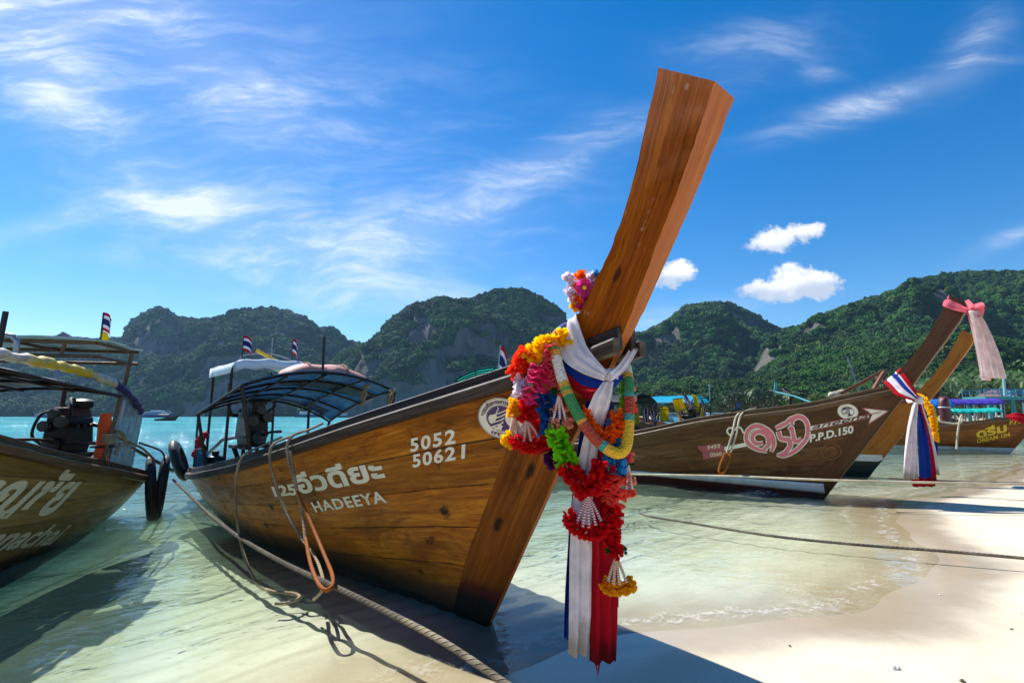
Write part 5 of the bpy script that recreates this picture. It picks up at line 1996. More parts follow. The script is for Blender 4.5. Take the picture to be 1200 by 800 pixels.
def discs_along(mb, path, r, step=.32):
    """stacked ruffled discs on a string"""
    P = smooth_path(path, 10)
    acc, last = 0.0, -1
    for i in range(len(P) - 1):
        acc += np.linalg.norm(P[i + 1] - P[i])
        if acc < step * r and last >= 0:
            continue
        acc, last = 0.0, i
        T = unit(unit(P[i + 1] - P[i]) + np.array([random.uniform(-.18, .18) for _ in range(3)]))
        x = unit(np.cross(T, np.array([.3, .7, .2])))
        y = np.cross(T, x)
        m_ = 22
        rows = []
        idr = random.random()
        uv = []
        for k, (q, hgt) in enumerate(((.1, 0), (.6, .02), (1.0, .12))):
            row = []
            for j in range(m_ + 1):
                a = 2 * math.pi * j / m_
                ruff = math.sin(a * 5.5 + i * 1.3) * .16 * q
                rr_ = r * q * (1 + (.10 * math.sin(a * 11 + i) if k == 2 else 0))
                row.append(P[i] + rr_ * (math.cos(a) * x + math.sin(a) * y) + T * r * (hgt + ruff * 1.2))
                uv.append((q, idr))
            row[-1] = row[0]
            rows.append(row)
        mb.grid(rows, uv)


def tassel(parent, top, ends, r=.011, dot='red', n=6):
    """strings of white crown flowers with small coloured spacers"""
    w, d = MB(), MB()
    for e in ends:
        P = smooth_path([top, (np.array(top) * .5 + np.array(e) * .5) + np.array([0, 0, .006]), e], n)
        for k in range(1, len(P)):
            c = P[k]
            ax = unit(P[k - 1] - P[k])
            Ls = np.linalg.norm(P[k] - P[k - 1])
            w.lathe([(0, Ls * .5), (r * .55, Ls * .42), (r * .7, 0), (r * 1.05, -Ls * .28), (r * .9, -Ls * .34), (0, -Ls * .3)], c, ax, 8)
            d.blob(c + ax * Ls * .5, r * .78, 0, 6, 4)
    o = w.build('crown_flower_string', petal_plain, parent)
    d.build('spacer_bead', PET[dot], parent)
    return o


petal_plain = plain('waxy_white_flower', '#ece6da', .5, var=.05)


def garland(label, segs, tassels=(), name='flower_garland', group='garlands on the tall prow'):
    c = np.mean([p for s in segs for p in px(*s[1])], 0)
    t = empty(name, c, 0, label, 'garland', group)
    for s in segs:
        col, pts, r = s[0], px(*s[1]), s[2]
        mb = MB()
        if len(s) > 3 and s[3] == 'disc':
            discs_along(mb, [p - c for p in pts], r)
        else:
            flowers_along(mb, [p - c for p in pts], r, s[3] if len(s) > 3 else 1.0)
        mb.build('flower_segment', PET[col], t, angle=180)
    for top, ends, r, dot in tassels:
        tassel(t, at(*top) - c, [at(*e) - c for e in ends], r, dot)
    return t


garland('outermost left garland of yellow, orange red and white blooms with a yellow tassel', [
    ('yellow', [(662, 396, 3.02), (646, 402, 3.02), (632, 408, 3.03), (621, 420, 3.06)], .066),
    ('redorange', [(619, 414, 3.09), (609, 426, 3.10), (603, 437, 3.10)], .066),
    ('white', [(613, 446, 3.08), (610, 462, 3.08)], .058),
    ('gold', [(605, 472, 3.07), (602, 486, 3.07)], .05),
    ('yellow', [(594, 511, 3.06), (602, 519, 3.06)], .05)],
    [((602, 488, 3.07), [(597, 510, 3.05), (601, 511, 3.04), (607, 511, 3.05), (611, 509, 3.06)], .010, 'gold')])
garland('thick hot pink ruffled garland ending in red blooms and a red ring tassel', [
    ('pink', [(634, 428, 3.02), (634, 442, 3.00), (628, 456, 3.0), (625, 470, 3.02)], .078, 'disc'),
    ('red', [(619, 472, 3.02), (617, 490, 3.02)], .056),
    ('red', [(604, 514, 3.0), (613, 521, 2.98), (627, 523, 2.98), (641, 517, 3.0)], .047),
    ('redorange', [(628, 492, 3.08), (634, 512, 3.08)], .05)],
    [((617, 492, 3.0), [(606, 513, 2.98), (614, 516, 2.96), (622, 516, 2.96), (632, 513, 2.98)], .0095, 'red')])
garland('long middle garland of coral, blue, lime green and dark red blooms with red tassel', [
    ('coral', [(646, 404, 2.98), (645, 418, 2.97), (650, 434, 2.96), (657, 452, 2.95)], .048, 'disc'),
    ('blue', [(640, 466, 2.99), (644, 482, 2.98), (645, 504, 2.97)], .070),
    ('violet', [(640, 522, 3.04), (650, 546, 3.02)], .045),
    ('lime', [(651, 504, 2.94), (657, 520, 2.92), (664, 542, 2.90)], .066),
    ('red', [(663, 546, 2.89), (675, 560, 2.87), (690, 576, 2.85)], .066),
    ('red', [(692, 572, 2.84), (702, 562, 2.84), (707, 546, 2.85)], .066),
    ('red', [(666, 604, 2.84), (674, 618, 2.81), (690, 624, 2.80), (704, 620, 2.81), (713, 608, 2.84)], .046)],
    [((689, 580, 2.83), [(676, 612, 2.80), (683, 616, 2.78), (690, 617, 2.78), (698, 614, 2.79), (704, 609, 2.81)], .010, 'red')])
garland('right hand garland of sky blue, salmon and red blooms with a yellow ring', [
    ('lime', [(733, 448, 2.98), (733, 470, 2.95), (731, 492, 2.93)], .034),
    ('sky', [(722, 498, 2.90), (718, 514, 2.88), (721, 534, 2.87), (722, 552, 2.86)], .066),
    ('salmon', [(720, 556, 2.86), (721, 574, 2.86), (719, 592, 2.86)], .066, 'disc'),
    ('red', [(718, 596, 2.86), (717, 616, 2.86), (718, 638, 2.86)], .056),
    ('leaf', [(712, 645, 2.87), (733, 645, 2.87)], .022),
    ('red', [(720, 646, 2.84), (724, 650, 2.84)], .036),
    ('gold', [(708, 683, 2.85), (718, 689, 2.83), (730, 689, 2.83), (741, 683, 2.85)], .040)],
    [((722, 652, 2.84), [(713, 680, 2.82), (719, 683, 2.80), (726, 684, 2.80), (734, 681, 2.82)], .010, 'gold')])
garland('short U shaped orange garland just under the sash knot', [
    ('orange', [(682, 482, 2.88), (690, 497, 2.84), (702, 510, 2.82), (713, 513, 2.82), (722, 503, 2.83), (725, 486, 2.86)], .047)])
garland('pale peach blossom sprays dangling left of the knot', [
    ('leaf', [(648, 457, 2.94), (656, 460, 2.92)], .02), ('coral', [(657, 456, 2.93), (659, 462, 2.92)], .028),
    ('peach', [(645, 496, 2.94), (655, 497, 2.92)], .036), ('peach', [(662, 493, 2.92), (669, 496, 2.92)], .032),
    ('peach', [(649, 478, 2.93), (651, 480, 2.93)], .022), ('peach', [(663, 478, 2.92), (664, 480, 2.92)], .022)],
    [((655, 462, 2.92), [(648, 494, 2.92), (656, 490, 2.91), (663, 492, 2.91)], .009, 'peach')])
garland('pale peach blossom sprays dangling on the right above the yellow tarpaulin flags', [
    ('coral', [(735, 440, 2.98), (738, 446, 2.97)], .03), ('peach', [(738, 456, 2.97), (741, 458, 2.97)], .026), ('peach', [(740, 466, 2.97), (742, 469, 2.97)], .026),
    ('salmon', [(735, 480, 2.96), (744, 478, 2.97)], .028)],
    [((737, 446, 2.97), [(738, 474, 2.96), (742, 470, 2.97)], .008, 'peach')])
garland('pale peach blossom sprays low on the right beside the salmon blooms', [
    ('coral', [(735, 534, 2.87), (736, 540, 2.87)], .034), ('leaf', [(733, 545, 2.87), (742, 543, 2.88)], .014), ('peach', [(734, 556, 2.87), (737, 560, 2.87)], .022), ('peach', [(741, 562, 2.88), (742, 566, 2.88)], .022),
    ('salmon', [(728, 580, 2.87), (742, 577, 2.88)], .026)],
    [((736, 542, 2.87), [(734, 572, 2.86), (741, 572, 2.87)], .008, 'peach')])
# beaded rope
_bp = px((712, 400, 3.34), (690, 380, 3.34), (668, 382, 3.16), (653, 392, 3.05), (650, 408, 2.98), (655, 432, 2.93), (666, 463, 2.87), (682, 493, 2.82), (700, 516, 2.79), (720, 530, 2.77), (732, 526, 2.78), (736, 506, 2.82), (737, 472, 2.88), (736, 444, 2.96), (731, 424, 3.08), (716, 402, 3.34))
_bs = smooth_path(_bp, 10)
_len = sum(np.linalg.norm(_bs[i + 1] - _bs[i]) for i in range(len(_bs) - 1))
_st = [(0, '#e8a89c'), (.175, '#1038a0'), (.215, '#1f9a8a'), (.232, '#e88400'), (.29, '#2f9a48'), (.30, '#e8a020'), (.315, '#e6dccb'), (.385, '#d8a030'), (.40, '#1a9a40'), (.41, '#d8a030'), (.42, '#0a8a48'), (.485, '#e0a030'), (.495, '#b03018'), (.555, '#1f9a8a'), (.57, '#f0b020'), (.58, '#e8b400'),
       (.685, '#1f9a8a'), (.70, '#b42a14'), (.745, '#1f9a8a'), (.755, '#0a8448'), (.80, '#e0a030'), (.815, '#e6dccb')]
mb = MB()
mb.tube(_bs, .031, 14)
o = mb.build('beaded_garland', bead_mat('crocheted_beads', _st, _len))
tag(o, 'smooth beaded rope garland in blue, orange, white, green, red and yellow bands', 'garland', 'garlands on the tall prow')

# bunch of cloth flowers behind the prow
t = empty('flower_bunch', at(686, 345, 3.16), 0, 'bunch of white, orange and magenta cloth flowers behind the tall prow', 'flower bunch')
c0 = at(686, 345, 3.16)
for col, x, y, r_ in (('white', 666, 328, .048), ('white', 668, 345, .05), ('orange', 680, 326, .045), ('orange', 676, 352, .05), ('gold', 672, 361, .035), ('magenta', 688, 352, .05), ('magenta', 682, 362, .045), ('white', 672, 354, .04),
                      ('orange', 679, 338, .045), ('sky', 699, 324, .04), ('white', 693, 326, .04), ('sky', 694, 337, .03), ('magenta', 691, 338, .045), ('white', 683, 345, .03)):
    mb = MB()
    p = at(x, y, 3.16 + random.uniform(-.05, .03)) - c0
    flowers_along(mb, [p, p + np.array([.01, 0, .012])], r_, 1.1)
    mb.build('bloom', PET[col], t, angle=180)
mb = MB()
p = at(685, 337, 3.09) - c0
vw = unit(-(c0 - np.array([0, 0, 1.45])))
xx = unit(np.cross(vw, np.array([0, 0, 1.0])))
yy = np.cross(xx, vw)
for k in range(9):
    a = 2 * math.pi * k / 9
    d = math.cos(a) * xx + math.sin(a) * yy
    petal_at(mb, p + d * .008, unit(d + vw * .25), vw, .05, .036, .2)
fl_ = mb.build('daisy', PET['magenta'], t, angle=180)
mb = MB()
mb.blob(p + vw * .008, .015, .1, 8, 6)
mb.build('daisy_centre', M_YELP, fl_)
mb = MB()
for x, y in ((672, 340), (684, 350), (692, 340)):
    mb.tube(smooth_path([at(x, y, 3.15) - c0, at(690, 365, 3.18) - c0, at(697, 380, 3.22) - c0], 5), .005, 5)
mb.build('stem', PET['leaf'], t)


def band(name, upper, lower, mat, parent, c, n=26, m_=9, pleat=.012, freq=4.0):
    U_, L_ = px(*upper), px(*lower)
    fu = lambda P, s: np.array([crv(s, np.linspace(0, 1, len(P)), [p[k] for p in P]) for k in range(3)])
    rows, uv = [], []
    for i in range(n):
        s = i / (n - 1)
        a, b_ = fu(U_, s), fu(L_, s)
        nn = unit(np.cross(fu(U_, min(1, s + .02)) - fu(U_, max(0, s - .02)), b_ - a))
        if nn[1] > 0:
            nn = -nn
        rows.append([a + (b_ - a) * q - c + nn * pleat * (math.sin(q * math.pi) * .9 + .4 * math.sin(q * freq * 6.28 + s * 3)) for q in np.linspace(0, 1, m_ * 3)])
        uv += [(s * .8, q) for q in np.linspace(0, 1, m_ * 3)]
    mb = MB()
    mb.grid(rows, uv)
    return mb.build(name, mat, parent, solid=.004, angle=180)


def tail(name, cen, wid, mat, parent, c, folds=3, depth=.022, n=60, right=(1, .12, 0)):
    """hanging cloth: centre line, widths in pixels of the photo at that depth"""
    P = smooth_path(px(*cen), 12)
    ww = np.interp(np.linspace(0, 1, len(P)), np.linspace(0, 1, len(cen)), [w * p[2] / FPX for w, p in zip(wid, cen)])
    rt = unit(np.array(right, float))
    fr_ = np.cross(rt, np.array([0, 0, 1.0]))
    ph = random.uniform(0, 6)
    rows, uv = [], []
    for i, p in enumerate(P):
        s = i / (len(P) - 1)
        row = []
        for q in np.linspace(-.5, .5, 33):
            f = math.sin((q + .5) * folds * 2 * math.pi + ph + .8 * math.sin(s * 2.2)) + .35 * math.sin((q + .5) * folds * 5.1 + s * 4)
            row.append(p - c + rt * q * ww[i] + fr_ * depth * f * min(1, ww[i] / .06) + np.array([0, 0, -.003 * f * s]))
            uv.append((s, q + .5))
        rows.append(row)
    mb = MB()
    mb.grid(rows, uv)
    return mb.build(name, mat, parent, solid=.003, angle=180)


c = at(714, 441, 2.93)
sash = empty('ribbon_sash', c, 0, 'white, blue and red sash cloth knotted round the tall prow with long hanging tails', 'sash')
band('white_wrap', [(700, 384, 3.42), (680, 368, 3.22), (676, 371, 3.08), (682, 390, 3.02), (688, 406, 2.97), (698, 420, 2.92), (712, 436, 2.86)], [(694, 400, 3.42), (662, 388, 3.22), (655, 397, 3.08), (656, 412, 3.02), (662, 424, 2.97), (684, 438, 2.91), (708, 446, 2.86)], C_WHITE, sash, c, 40, 9, .014, 3)
band('white_wrap', [(714, 436, 2.86), (724, 428, 2.93), (739, 404, 3.05), (735, 392, 3.3)], [(716, 447, 2.86), (730, 436, 2.93), (747, 408, 3.05), (740, 400, 3.3)], C_WHITE, sash, c, 24, 6, .008, 2)
band('blue_wrap', [(657, 420, 3.03), (672, 432, 2.98), (690, 441, 2.93), (710, 446, 2.885)], [(658, 430, 3.03), (672, 444, 2.98), (688, 453, 2.93), (708, 456, 2.885)], C_BLUE, sash, c, 20, 5, .01, 2)
band('red_wrap', [(658, 430, 3.05), (672, 443, 3.0), (688, 452, 2.95), (702, 456, 2.90)], [(664, 447, 3.05), (676, 459, 3.0), (688, 467, 2.95), (698, 468, 2.90)], C_RED, sash, c, 20, 6, .012, 2.4)
band('blue_wrap', [(716, 446, 2.88), (722, 440, 2.9), (727, 436, 2.95)], [(718, 456, 2.88), (724, 449, 2.9), (729, 444, 2.95)], C_BLUE, sash, c, 12, 5, .006, 1)
mb = MB()
rows = []
for i in range(17):
    th = math.pi * i / 16
    rows.append([np.array([.046 * math.sin(th) * math.cos(ph) * (1 + .13 * math.sin(3 * ph + 4 * th)), -.02 + .04 * math.sin(th) * math.sin(ph) * (1 + .13 * math.sin(4 * ph + th)), .042 * math.cos(th) * (1 + .1 * math.sin(2 * ph))]) for ph in np.linspace(0, 2 * math.pi, 33)])
mb.grid(rows, flip=True)
mb.build('knot', C_WHITE, sash, angle=180)
tail('white_tail', [(713, 447, 2.87), (707, 462, 2.86), (702, 478, 2.87), (698, 498, 2.91), (692, 522, 2.93), (688, 548, 2.93), (683, 590, 2.90), (681, 650, 2.88), (680, 720, 2.88), (678, 768, 2.88)], [12, 22, 25, 20, 20, 22, 23, 25, 24, 21], C_WHITE, sash, c, 2, .012)
tail('red_tail', [(706, 462, 2.97), (710, 520, 2.97), (709, 580, 2.95), (708, 650, 2.93), (708, 720, 2.93), (707, 776, 2.93)], [14, 24, 32, 31, 30, 29], C_RED, sash, c, 2.3, .015)
tail('blue_tail', [(690, 470, 3.0), (680, 540, 2.98), (674, 620, 2.96), (669, 690, 2.94), (665, 748, 2.94)], [8, 12, 15, 13, 8], C_BLUE, sash, c, 1.5, .02)
tail('blue_tail', [(715, 470, 3.0), (719, 560, 2.98), (721, 640, 2.97), (722, 712, 2.97)], [8, 8, 8, 6], C_BLUE, sash, c, 1, .015)
mb = MB()
for k, (x, y) in enumerate(((698, 776), (702, 778))):
    p = at(x, y, 2.93) - c
    mb.tube(smooth_path([p + np.array([0, 0, .05]), p, p + np.array([.01 * (-1) ** k, 0, -.06])], 5), [.012, .011, .010, .009, .008, .006, .005, .004, .003, .002, .001][:11], 6)
mb.build('frayed_wet_end', C_RED, sash)

# mooring lines
rope('mooring_rope', px((612, 814, 2.60), (520, 752, 2.95), (450, 715, 3.35), (388, 685, 3.8), (330, 658, 4.4), (280, 629, 5.2), (246, 603, 6.3), (222, 580, 7.5), (203, 562, 8.5)), .019, ROPE_DARK, 'thick worn mooring rope running below the large boat to the bottom of the picture', sides=10)
rope('gunwale_rope', px((330, 512, 5.9), (303, 524, 5.6), (286, 533, 5.44), (278, 552, 5.36), (276, 590, 5.3), (283, 640, 5.2), (300, 681, 4.8), (318, 692, 4.45), (344, 695, 4.36), (351, 700, 4.28), (336, 706, 4.2), (322, 707, 4.19)), .012, ROPE_TAN, 'thin tan rope over the gunwale trailing into the water, leftmost of the three', group='ropes over the gunwale')
rope('gunwale_rope', px((362, 503, 5.45), (338, 512, 5.12), (321, 520, 4.99), (316, 533, 4.92), (320, 556, 4.86), (333, 594, 4.75), (352, 628, 4.55), (368, 650, 4.3), (377, 672, 4.05), (378, 690, 3.85), (368, 702, 4.05)), .012, ROPE_TAN, 'tan rope over the gunwale crossing the number 125', group='ropes over the gunwale')
t = empty('chafe_hose_rope', at(345, 520, 4.8), 0, 'tan rope over the gunwale ending in an orange hose loop round the mooring rope', 'rope', 'ropes over the gunwale')
c = at(345, 520, 4.8)
rope('rope_line', [p - c for p in px((378, 496, 5.3), (360, 504, 4.95), (345, 509, 4.86), (337, 520, 4.80), (338, 538, 4.75), (346, 568, 4.68), (354, 600, 4.58), (358, 634, 4.4))], .013, ROPE_TAN, '', parent=t)
rope('rope_line', [p - c for p in px((340, 528, 4.74), (344, 552, 4.68), (350, 584, 4.58))], .013, ROPE_TAN, '', parent=t)
rope('orange_hose', [p - c for p in px((349, 576, 4.6), (358, 598, 4.46), (370, 626, 4.25), (381, 652, 4.0), (389, 672, 3.8), (390, 685, 3.68), (382, 691, 3.64), (373, 683, 3.72), (364, 660, 4.0), (358, 630, 4.36))], .014, M_ORANGE, '', parent=t, sides=10)
rope('slack_rope', px((750, 601, 8.0), (762, 605, 7.6), (800, 611, 7.1), (900, 627, 6.22), (1000, 637.5, 5.7), (1100, 645, 5.3), (1225, 656, 4.85)), .015, ROPE_GREY, 'grey rope rising from the shallows and lying across the sand to the right')
rope('boat_line', px((736, 555.5, 11.0), (850, 557.5, 9.6), (965, 562, 8.5), (1080, 565, 7.9), (1225, 567.5, 7.3)), .018, ROPE_PALE, 'pale rope stretched along the heart boat and on to the beach')
rope('dark_line', px((1040, 560, 9.9), (1120, 563.5, 9.4), (1225, 566, 8.9)), .012, ROPE_GREY, 'thin dark line just above the pale beach rope')
rope('thin_cord', px((1050, 600, 8.0), (1130, 601.5, 7.85), (1225, 603.5, 7.6)), .006, ROPE_GREY, 'thin cord low over the wet sand')
t = empty('gunwale_rope', at(866, 487, 9.7), 0, 'pale doubled rope with an orange hose loop hanging on the heart boat', 'rope')
c = at(866, 487, 9.7)
rope('rope_line', [p - c for p in px((880, 480, 10.2), (864, 486, 9.85), (858, 508, 9.66), (851, 532, 9.58))], .018, ROPE_PALE, '', parent=t)
rope('rope_line', [p - c for p in px((886, 478, 10.2), (869, 485, 9.82), (863, 508, 9.64), (856, 530, 9.56))], .018, ROPE_PALE, '', parent=t)
rope('orange_hose', [p - c for p in px((850, 530, 9.55), (844, 545, 9.5), (843, 553, 9.46), (848, 553, 9.44), (853, 542, 9.5), (856, 530, 9.54))], .024, M_ORANGE, '', parent=t)
rope('gunwale_rope', px((1088, 487, 21.3), (1100, 493, 21.2), (1118, 496, 21.0), (1127, 494, 20.9), (1127, 486, 20.9), (1124, 496, 20.8), (1122, 510, 20.8), (1121, 526, 20.7)), .035, ROPE_PALE, 'pale rope knotted over the rail of the boat lettered DREAM')

# sash and gauze on the heart boat
c = at(1074, 469, 8.4)
t = empty('ribbon_sash', c, 0, 'red, white and blue sash tied round the prow of the heart boat', 'sash')
UPA = [(1062, 428, 9.1), (1055, 433, 8.62), (1066, 446, 8.45), (1077, 465, 8.3)]
LOA = [(1046, 440, 9.1), (1037, 450, 8.72), (1050, 463, 8.5), (1072, 470, 8.3)]
mixp = lambda f: [tuple(np.array(a) * (1 - f) + np.array(b_) * f) for a, b_ in zip(UPA, LOA)]
for a, b_, mt, nm in ((0, .22, C_RED, 'red_wrap'), (.22, .30, C_WHITE, 'white_wrap'), (.30, .50, C_BLUE, 'blue_wrap'), (.50, .80, C_WHITE, 'white_wrap'), (.80, 1.0, C_RED, 'red_wrap')):
    band(nm, mixp(a), mixp(b_), mt, t, c, 20, 4, .02, 1)
mb = MB()
mb.blob((0, -.03, 0), (.085, .07, .08), .12, 12, 8)
mb.build('knot', C_WHITE, t, angle=180)
tail('white_tail', [(1073, 472, 8.3), (1069, 500, 8.3), (1067, 530, 8.3), (1066, 561, 8.3)], [5, 11, 16, 19], C_WHITE, t, c, 3, .03)
tail('blue_tail', [(1075, 472, 8.36), (1081, 500, 8.36), (1085, 530, 8.36), (1088, 560, 8.36)], [5, 11, 15, 18], C_BLUE, t, c, 2, .03)
tail('red_tail', [(1077, 471, 8.33), (1086, 500, 8.33), (1093, 535, 8.33), (1096, 566, 8.33)], [2, 3, 4, 5], C_RED, t, c, 1, .02)
tail('white_tail', [(1078, 470, 8.35), (1088, 500, 8.35), (1095, 530, 8.35), (1099, 556, 8.35)], [2, 2.5, 3, 3], C_WHITE, t, c, 1, .02)
tail('red_tail', [(1083, 558, 8.40), (1084, 570, 8.40)], [29, 28], C_RED, t, c, 3, .03)
c = at(1138, 363, 7.75)
t = empty('prow_gauze', c, 0, 'pink and white gauze scarf tied to the top of the heart boat prow', 'scarf')
band('pink_wrap', [(1112, 345, 8.4), (1113, 351, 8.0), (1122, 355, 7.92), (1136, 362, 7.78)], [(1106, 353, 8.4), (1106, 359, 8.02), (1118, 364, 7.92), (1135, 367, 7.78)], C_PINKG, t, c, 18, 5, .015, 2)
mb = MB()
for k in range(26):
    petal_at(mb, np.array([0, 0, 0.]), np.array([random.uniform(-.2, 1), random.uniform(-.6, .6), random.uniform(-.5, .6)]), np.array([0, 1.0, .2]), .16, .10, .8)
mb.build('bow', C_PINKG, t, angle=180)
tail('pink_tail', [(1138, 364, 7.78), (1143, 385, 7.78), (1150, 415, 7.76), (1157, 446, 7.74)], [8, 8, 8, 9], C_FADE, t, c, 3, .03)
tail('white_tail', [(1141, 364, 7.70), (1150, 385, 7.70), (1160, 415, 7.68), (1167, 443, 7.66)], [10, 18, 25, 30], C_WHITEG, t, c, 4, .03)
garland('string of yellow marigolds hanging on the honey coloured prow', [('yellow', [(1074, 464, 11.6), (1082, 468, 11.2), (1090, 480, 11.0), (1095, 500, 11.0), (1096, 516, 11.0)], .075)], group='garlands on the right hand boats')
c = at(1090, 475, 11.2)
t = empty('ribbon_sash', c, 0, 'dark blue sash tails hanging from the honey coloured prow', 'sash')
tail('blue_tail', [(1080, 466, 11.2), (1088, 490, 11.15), (1093, 520, 11.1), (1094, 540, 11.1)], [4, 9, 12, 8], C_BLUE, t, c, 2, .03)
band('white_wrap', [(1062, 458, 11.9), (1068, 462, 11.5), (1078, 467, 11.25)], [(1060, 464, 11.9), (1065, 472, 11.5), (1076, 472, 11.25)], C_WHITE, t, c, 12, 4, .02, 1)
c = at(1190, 489, 20.6)
t = empty('red_bow_cloth', c, 0, 'red cloth wrapped over the bow of the boat lettered DREAM', 'cloth')
band('wrap', [(1178, 487, 20.6), (1190, 484, 20.3), (1215, 486, 20.1)], [(1180, 489, 20.5), (1192, 494, 20.2), (1215, 500, 20.0)], C_RED, t, c, 14, 5, .04, 2)

# gear standing in the heart boat
t = empty('boat_hook', at(1010, 452, 10.3), 0, 'rust brown pole with a bent bracket leaning on the heart boat bow', 'boat hook')
c = at(1010, 452, 10.3)
mb = MB()
mb.bar(at(978, 465, 10.6) - c, at(1037, 434, 9.9) - c, .07, .06)
mb.bar(at(1037, 434, 9.9) - c, at(1024, 456, 9.9) - c, .07, .06)
mb.bar(at(1026, 441, 10.0) - c, at(1032, 446, 9.9) - c, .04, .04)
mb.build('pole', plain('rust_brown_wood', '#6b3a20', .7, dirt='#3a2014'), t, bevel=.008)
mb = MB()
for i in range(5):
    mb.blob(at(976 + 3 * i, 463 - i * .7, 10.55) - c, (.10, .08, .07), .2)
mb.build('rope_coil', ROPE_PALE, t)
t = empty('bamboo_rod', at(1008, 462, 10.4), 0, 'thin pale rod slanting up from the heart boat', 'rod')
c = at(1008, 462, 10.4)
mb = MB()
mb.tube([at(1009, 464, 10.4) - c, at(993, 418, 10.6) - c], .014, 6)
mb.build('rod_shaft', M_STEEL, t)
t = empty('tiller_rack', at(930, 470, 12.5), 0, 'teal and dark pipes with a small striped flag sticking up from the heart boat', 'pipe rack')
c = at(930, 470, 12.5)
mb = MB()
mb.tube([at(909, 448, 13) - c, at(908, 459, 13) - c, at(914, 460, 13) - c], .03, 6)
mb.tube([at(908, 459, 13) - c, at(930, 464, 12.6) - c, at(952, 472, 12.2) - c], .028, 6)
mb.build('teal_pipe', plain('teal_pipe_paint', '#2b9aa0', .5), t)
mb = MB()
mb.tube([at(918, 453, 12.8) - c, at(945, 474, 12.4) - c], .016, 6)
mb.tube([at(927, 465, 12.6) - c, at(926, 476, 12.6) - c], .04, 6)
mb.build('dark_pipe', M_METAL, t)
mb = MB()
mb.grid([[at(917 + 7 * s + 2 * q, 452 + 5 * s - 3.4 * q + 4.4, 12.8) - c + np.array([0, .02 * math.sin(6 * s), 0]) for q in np.linspace(0, 1, 5)] for s in np.linspace(0, 1, 7)], [(s, q) for s in np.linspace(0, 1, 7) for q in np.linspace(0, 1, 5)])
mb.build('flag_cloth', C_THAI, t, solid=.004)


# ------------------------------------------------------------------ boats and structures further off
def simple_boat(P, ang, label, mat=None, can=None, can_t=(-3.0, -5.6), prow=True, scale=1.0, z_can=2.15, posts=True, group='longtail boats further off', eng=True):
    hh_ = Hull(GENZ, GENB, GENK, GENP, -8.0, 1.22)
    lc, rz_ = frame(P, ang)
    b = empty('longtail_boat', lc, rz_, label, 'boat', group)
    b.scale = (scale,) * 3
    hh_.mesh('hull', mat or M_HULL_D, b, step=.3, nq=12)
    if prow:
        hh_.prow(b, GEN_RIDGE, GEN_BACK, M_STEM_A, M_RAIL_L)
    for side in (-1, 1):
        hh_.sweep('gunwale_rail', M_RAIL_L, b, side, RAILSEC, -8, 1.25, 30)
    Pf = None
    if can:
        Pf = canopy(b, can, M_METAL, can_t[0], can_t[1], 1.0, lambda s: (z_can - .1, z_can - .1), lambda s: z_can + .22, nb=4, h=hh_, posts=((0, -1), (0, 1), (1, -1), (1, 1)) if posts else (), r=.025)
    if eng:
        engine(b, -6.6, 0, 1.0, 1.0, 0)
    return b, Pf


b1, Pf1 = simple_boat(at(786, 487, 24) * np.array([1, 1, 0]) + np.array([-2.5, 2.5, 0]) * 1.05, 225, 'longtail boat with a cyan canopy hung with striped and yellow flags', can=C_CYANC, can_t=(-2.3, -5.2), z_can=2.15)
b2, Pf2 = simple_boat(at(732, 487, 21.5) * np.array([1, 1, 0]) + np.array([-2.6, 2.6, 0]), 225, 'longtail boat with a black canopy just right of the flower garlands', mat=M_HULL_A, can=C_DARKC, can_t=(-2.5, -4.6), z_can=2.12)
b3, Pf3 = simple_boat(np.array([-1.0, 22.5, 0]), 184, 'longtail boat with a teal canopy behind the large boat', can=C_TEALC, can_t=(-3.2, -5.4), z_can=2.25, prow=False, scale=1.2)
flag('striped flag on a pale leaning pole beside the teal canopy', at(582, 450, 9.5), at(586.5, 404, 9.5), (.13, -.05, 0), .22, C_THAI, None, M_STEEL, r=.014, cloths=[(.25, 1.0, C_THAI)])
